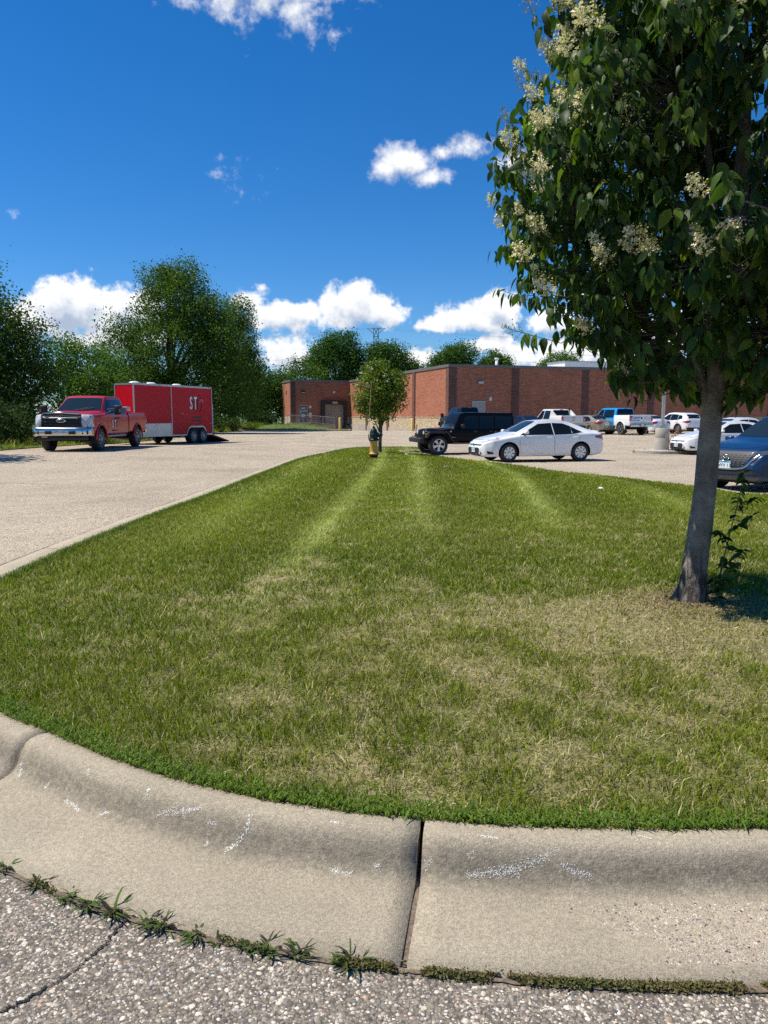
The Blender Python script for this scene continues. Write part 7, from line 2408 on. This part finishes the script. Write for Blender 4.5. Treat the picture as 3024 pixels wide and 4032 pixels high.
# ---- weeds in the gutter seam
ord_ = ['first', 'second', 'third', 'fourth', 'fifth', 'sixth', 'seventh', 'eighth', 'ninth', 'tenth', 'eleventh', 'twelfth', 'thirteenth']
sp_t = [(8, 1880, .8), (95, 1912, .9), (160, 1935, .8), (205, 1950, 1.1), (252, 1968, 1.35), (325, 1990, 1.0), (358, 1998, 1.15), (432, 2018, 1.0), (470, 2028, .6), (536, 2046, .8), (580, 2054, 1.1), (640, 2066, 1.1), (755, 2092, 1.15)]
KPs = along(np.linspace(s_j2 - 1.4, s_j1 + 2.5, 500)) + outward(np.linspace(s_j2 - 1.4, s_j1 + 2.5, 500)) * .592
for i, (u, v, s) in enumerate(sp_t):
    rg = np.random.default_rng(500 + i)
    p = np.array(hit(u * k_, v * k_))
    p = KPs[np.argmin(((KPs - p) ** 2).sum(1))]
    e = tag(empty('weed_tuft', (p[0], p[1], zg1(*p))), f'{ord_[i]} dark grass tuft from the left along the gutter seam', 'weed', 'weed tufts in the gutter seam')
    b = MB(); cols = []
    nb = int(24 * s)
    for _ in range(nb):
        a = rg.uniform(0, 6.28); L = rg.uniform(.025, .062) * s; w = rg.uniform(.0022, .0045)
        x0, y0 = rg.normal(0, .010, 2)
        d = np.array([math.cos(a), math.sin(a)]); rise = rg.uniform(.25, 1.0)
        pr = np.array([-d[1], d[0]]) * w
        q0 = np.array([x0, y0])
        P_ = [(q0, .0, 1), (q0 + d * L * .45, L * .5 * rise, 1.0), (q0 + d * L * .8, L * .62 * rise, .7), (q0 + d * L * 1.1, L * .5 * rise, 0.05)]
        V = []
        for c, z, ww in P_: V += [(*(c - pr * ww), z), (*(c + pr * ww), z)]
        b.add(V, [(0, 1, 3, 2), (2, 3, 5, 4), (4, 5, 7, 6)])
        t = rg.random()
        c = np.array([.05, .095, .025]) * (1 - t) + np.array([.085, .055, .055]) * t if rg.random() < .55 else np.array([.09, .15, .03])
        cols += [c * rg.uniform(.7, 1.2)] * 8
    me = np_mesh('blades', np.array(b.v), np.array(b.f), False, np.array(cols))
    link('blades', me, M['grass'], e)
    MB().lathe([(0, .008), (.010, .006), (.016, 0), (.014, -.01)], 8).build('root_crown', M['dirt'], e, True)
# moss and small weeds along the seam
S_ = np.concatenate([np.abs(RNG.normal(0, .0, 0)), RNG.uniform(s_of(1380, 3150), s_j1 + 2.6, 15000), RNG.uniform(s_j2 - .9, s_j1, 4200)])
P_ = along(S_) + outward(S_) * (.590 + RNG.normal(0, .009, len(S_)))[:, None]
keep = fbm(P_[:, 0], P_[:, 1], 8, 91) > np.where(S_ > s_j1 - .18, .34, .60)
P_ = P_[keep]
Pz = np.c_[P_, zg(P_[:, 0], P_[:, 1]) + RNG.uniform(.004, .018, len(P_))]
V, F = leaf_quads(Pz, .013, RNG, .8, .42)
mt_ = fbm(P_[:, 0], P_[:, 1], 5, 17)[:, None]
cc = (np.array([.105, .135, .028]) * mt_ + np.array([.16, .12, .045]) * (1 - mt_)) * RNG.uniform(.55, 1.25, (len(P_), 1))
tag(link('seam_moss', np_mesh('seam_moss', V, F, False, np.repeat(cc, 4, 0)), M['moss']), 'mossy green and brown growth along the gutter seam', 'moss', kind='stuff')

# broad blades lying out over the kerb top
def loose_blades(pts, name, label):
    b = MB(); cols = []
    rg = np.random.default_rng(900)
    for (u, v, du, dv) in pts:
        h0 = KB.ray_cast(Vector((0, 0, EYE)), Vector((ray(u * k_, v * k_)[0], 1, ray(u * k_, v * k_)[1])).normalized())
        h1 = KB.ray_cast(Vector((0, 0, EYE)), Vector((ray((u + du) * k_, (v + dv) * k_)[0], 1, ray((u + du) * k_, (v + dv) * k_)[1])).normalized())
        if h0[0] is None or h1[0] is None: continue
        a, c = h0[0] + Vector((0, .02, .02)), h1[0] + Vector((0, 0, .010))
        t = (c - a); pr = Vector((-t.y, t.x, 0)).normalized() * .0035
        V = []
        for f, ww, up in ((0, .8, 0), (.4, 1, .018), (.75, .8, .012), (1, .05, 0)):
            q = a + t * f + Vector((0, 0, up)); V += [tuple(q - pr * ww), tuple(q + pr * ww)]
        b.add(V, [(0, 1, 3, 2), (2, 3, 5, 4), (4, 5, 7, 6)]); cols += [np.array([.10, .20, .035]) * rg.uniform(.7, 1.3)] * 8
    return tag(link(name, np_mesh(name, np.array(b.v), np.array(b.f), False, np.array(cols)), M['grass']), label, 'grass', kind='stuff')


loose_blades([(700, 1742, -20, 12), (690, 1744, -28, 4), (805, 1754, -10, 20), (800, 1758, 30, 2), (890, 1766, -18, 20), (985, 1772, 20, 16), (1000, 1770, 6, 22), (1210, 1784, -26, 8), (1245, 1784, 16, 24), (1262, 1784, 28, 20), (1190, 1782, 22, 10), (1300, 1786, 14, 22), (1350, 1788, 10, 18), (1600, 1788, 14, 18), (560, 1720, -10, 12), (1150, 1780, 12, 10)],
             'overhanging_blades', 'single long grass blades lying over the kerb top')

# ---- bits on the lawn
for (X, Y, r_, mt, lab, cat) in ((1600, 1783, .05, M['ink_white'], 'white scrap of litter near the black vehicle', 'litter'), (2366, 1925, .045, M['ink_white'], 'pale paper scrap on the lawn before the lamp post', 'litter'), (1754, 1840, .075, M['dirt'], 'dark clod lying in the middle of the far lawn', 'clod')):
    x, y = hit(X, Y, .25)
    rg = np.random.default_rng(int(X))
    P_ = base_oct * r_ * (1 + rg.uniform(-.3, .3, (9, 1)))
    P_ = P_[:, :] * np.array([1.2, .8, .8]) + np.array([x, y, zl1(x, y) + .012])
    me = np_mesh('scrap', P_, faces_o); o = link('litter_scrap' if cat == 'litter' else 'soil_clod', me, mt)
    tag(o, lab, cat)
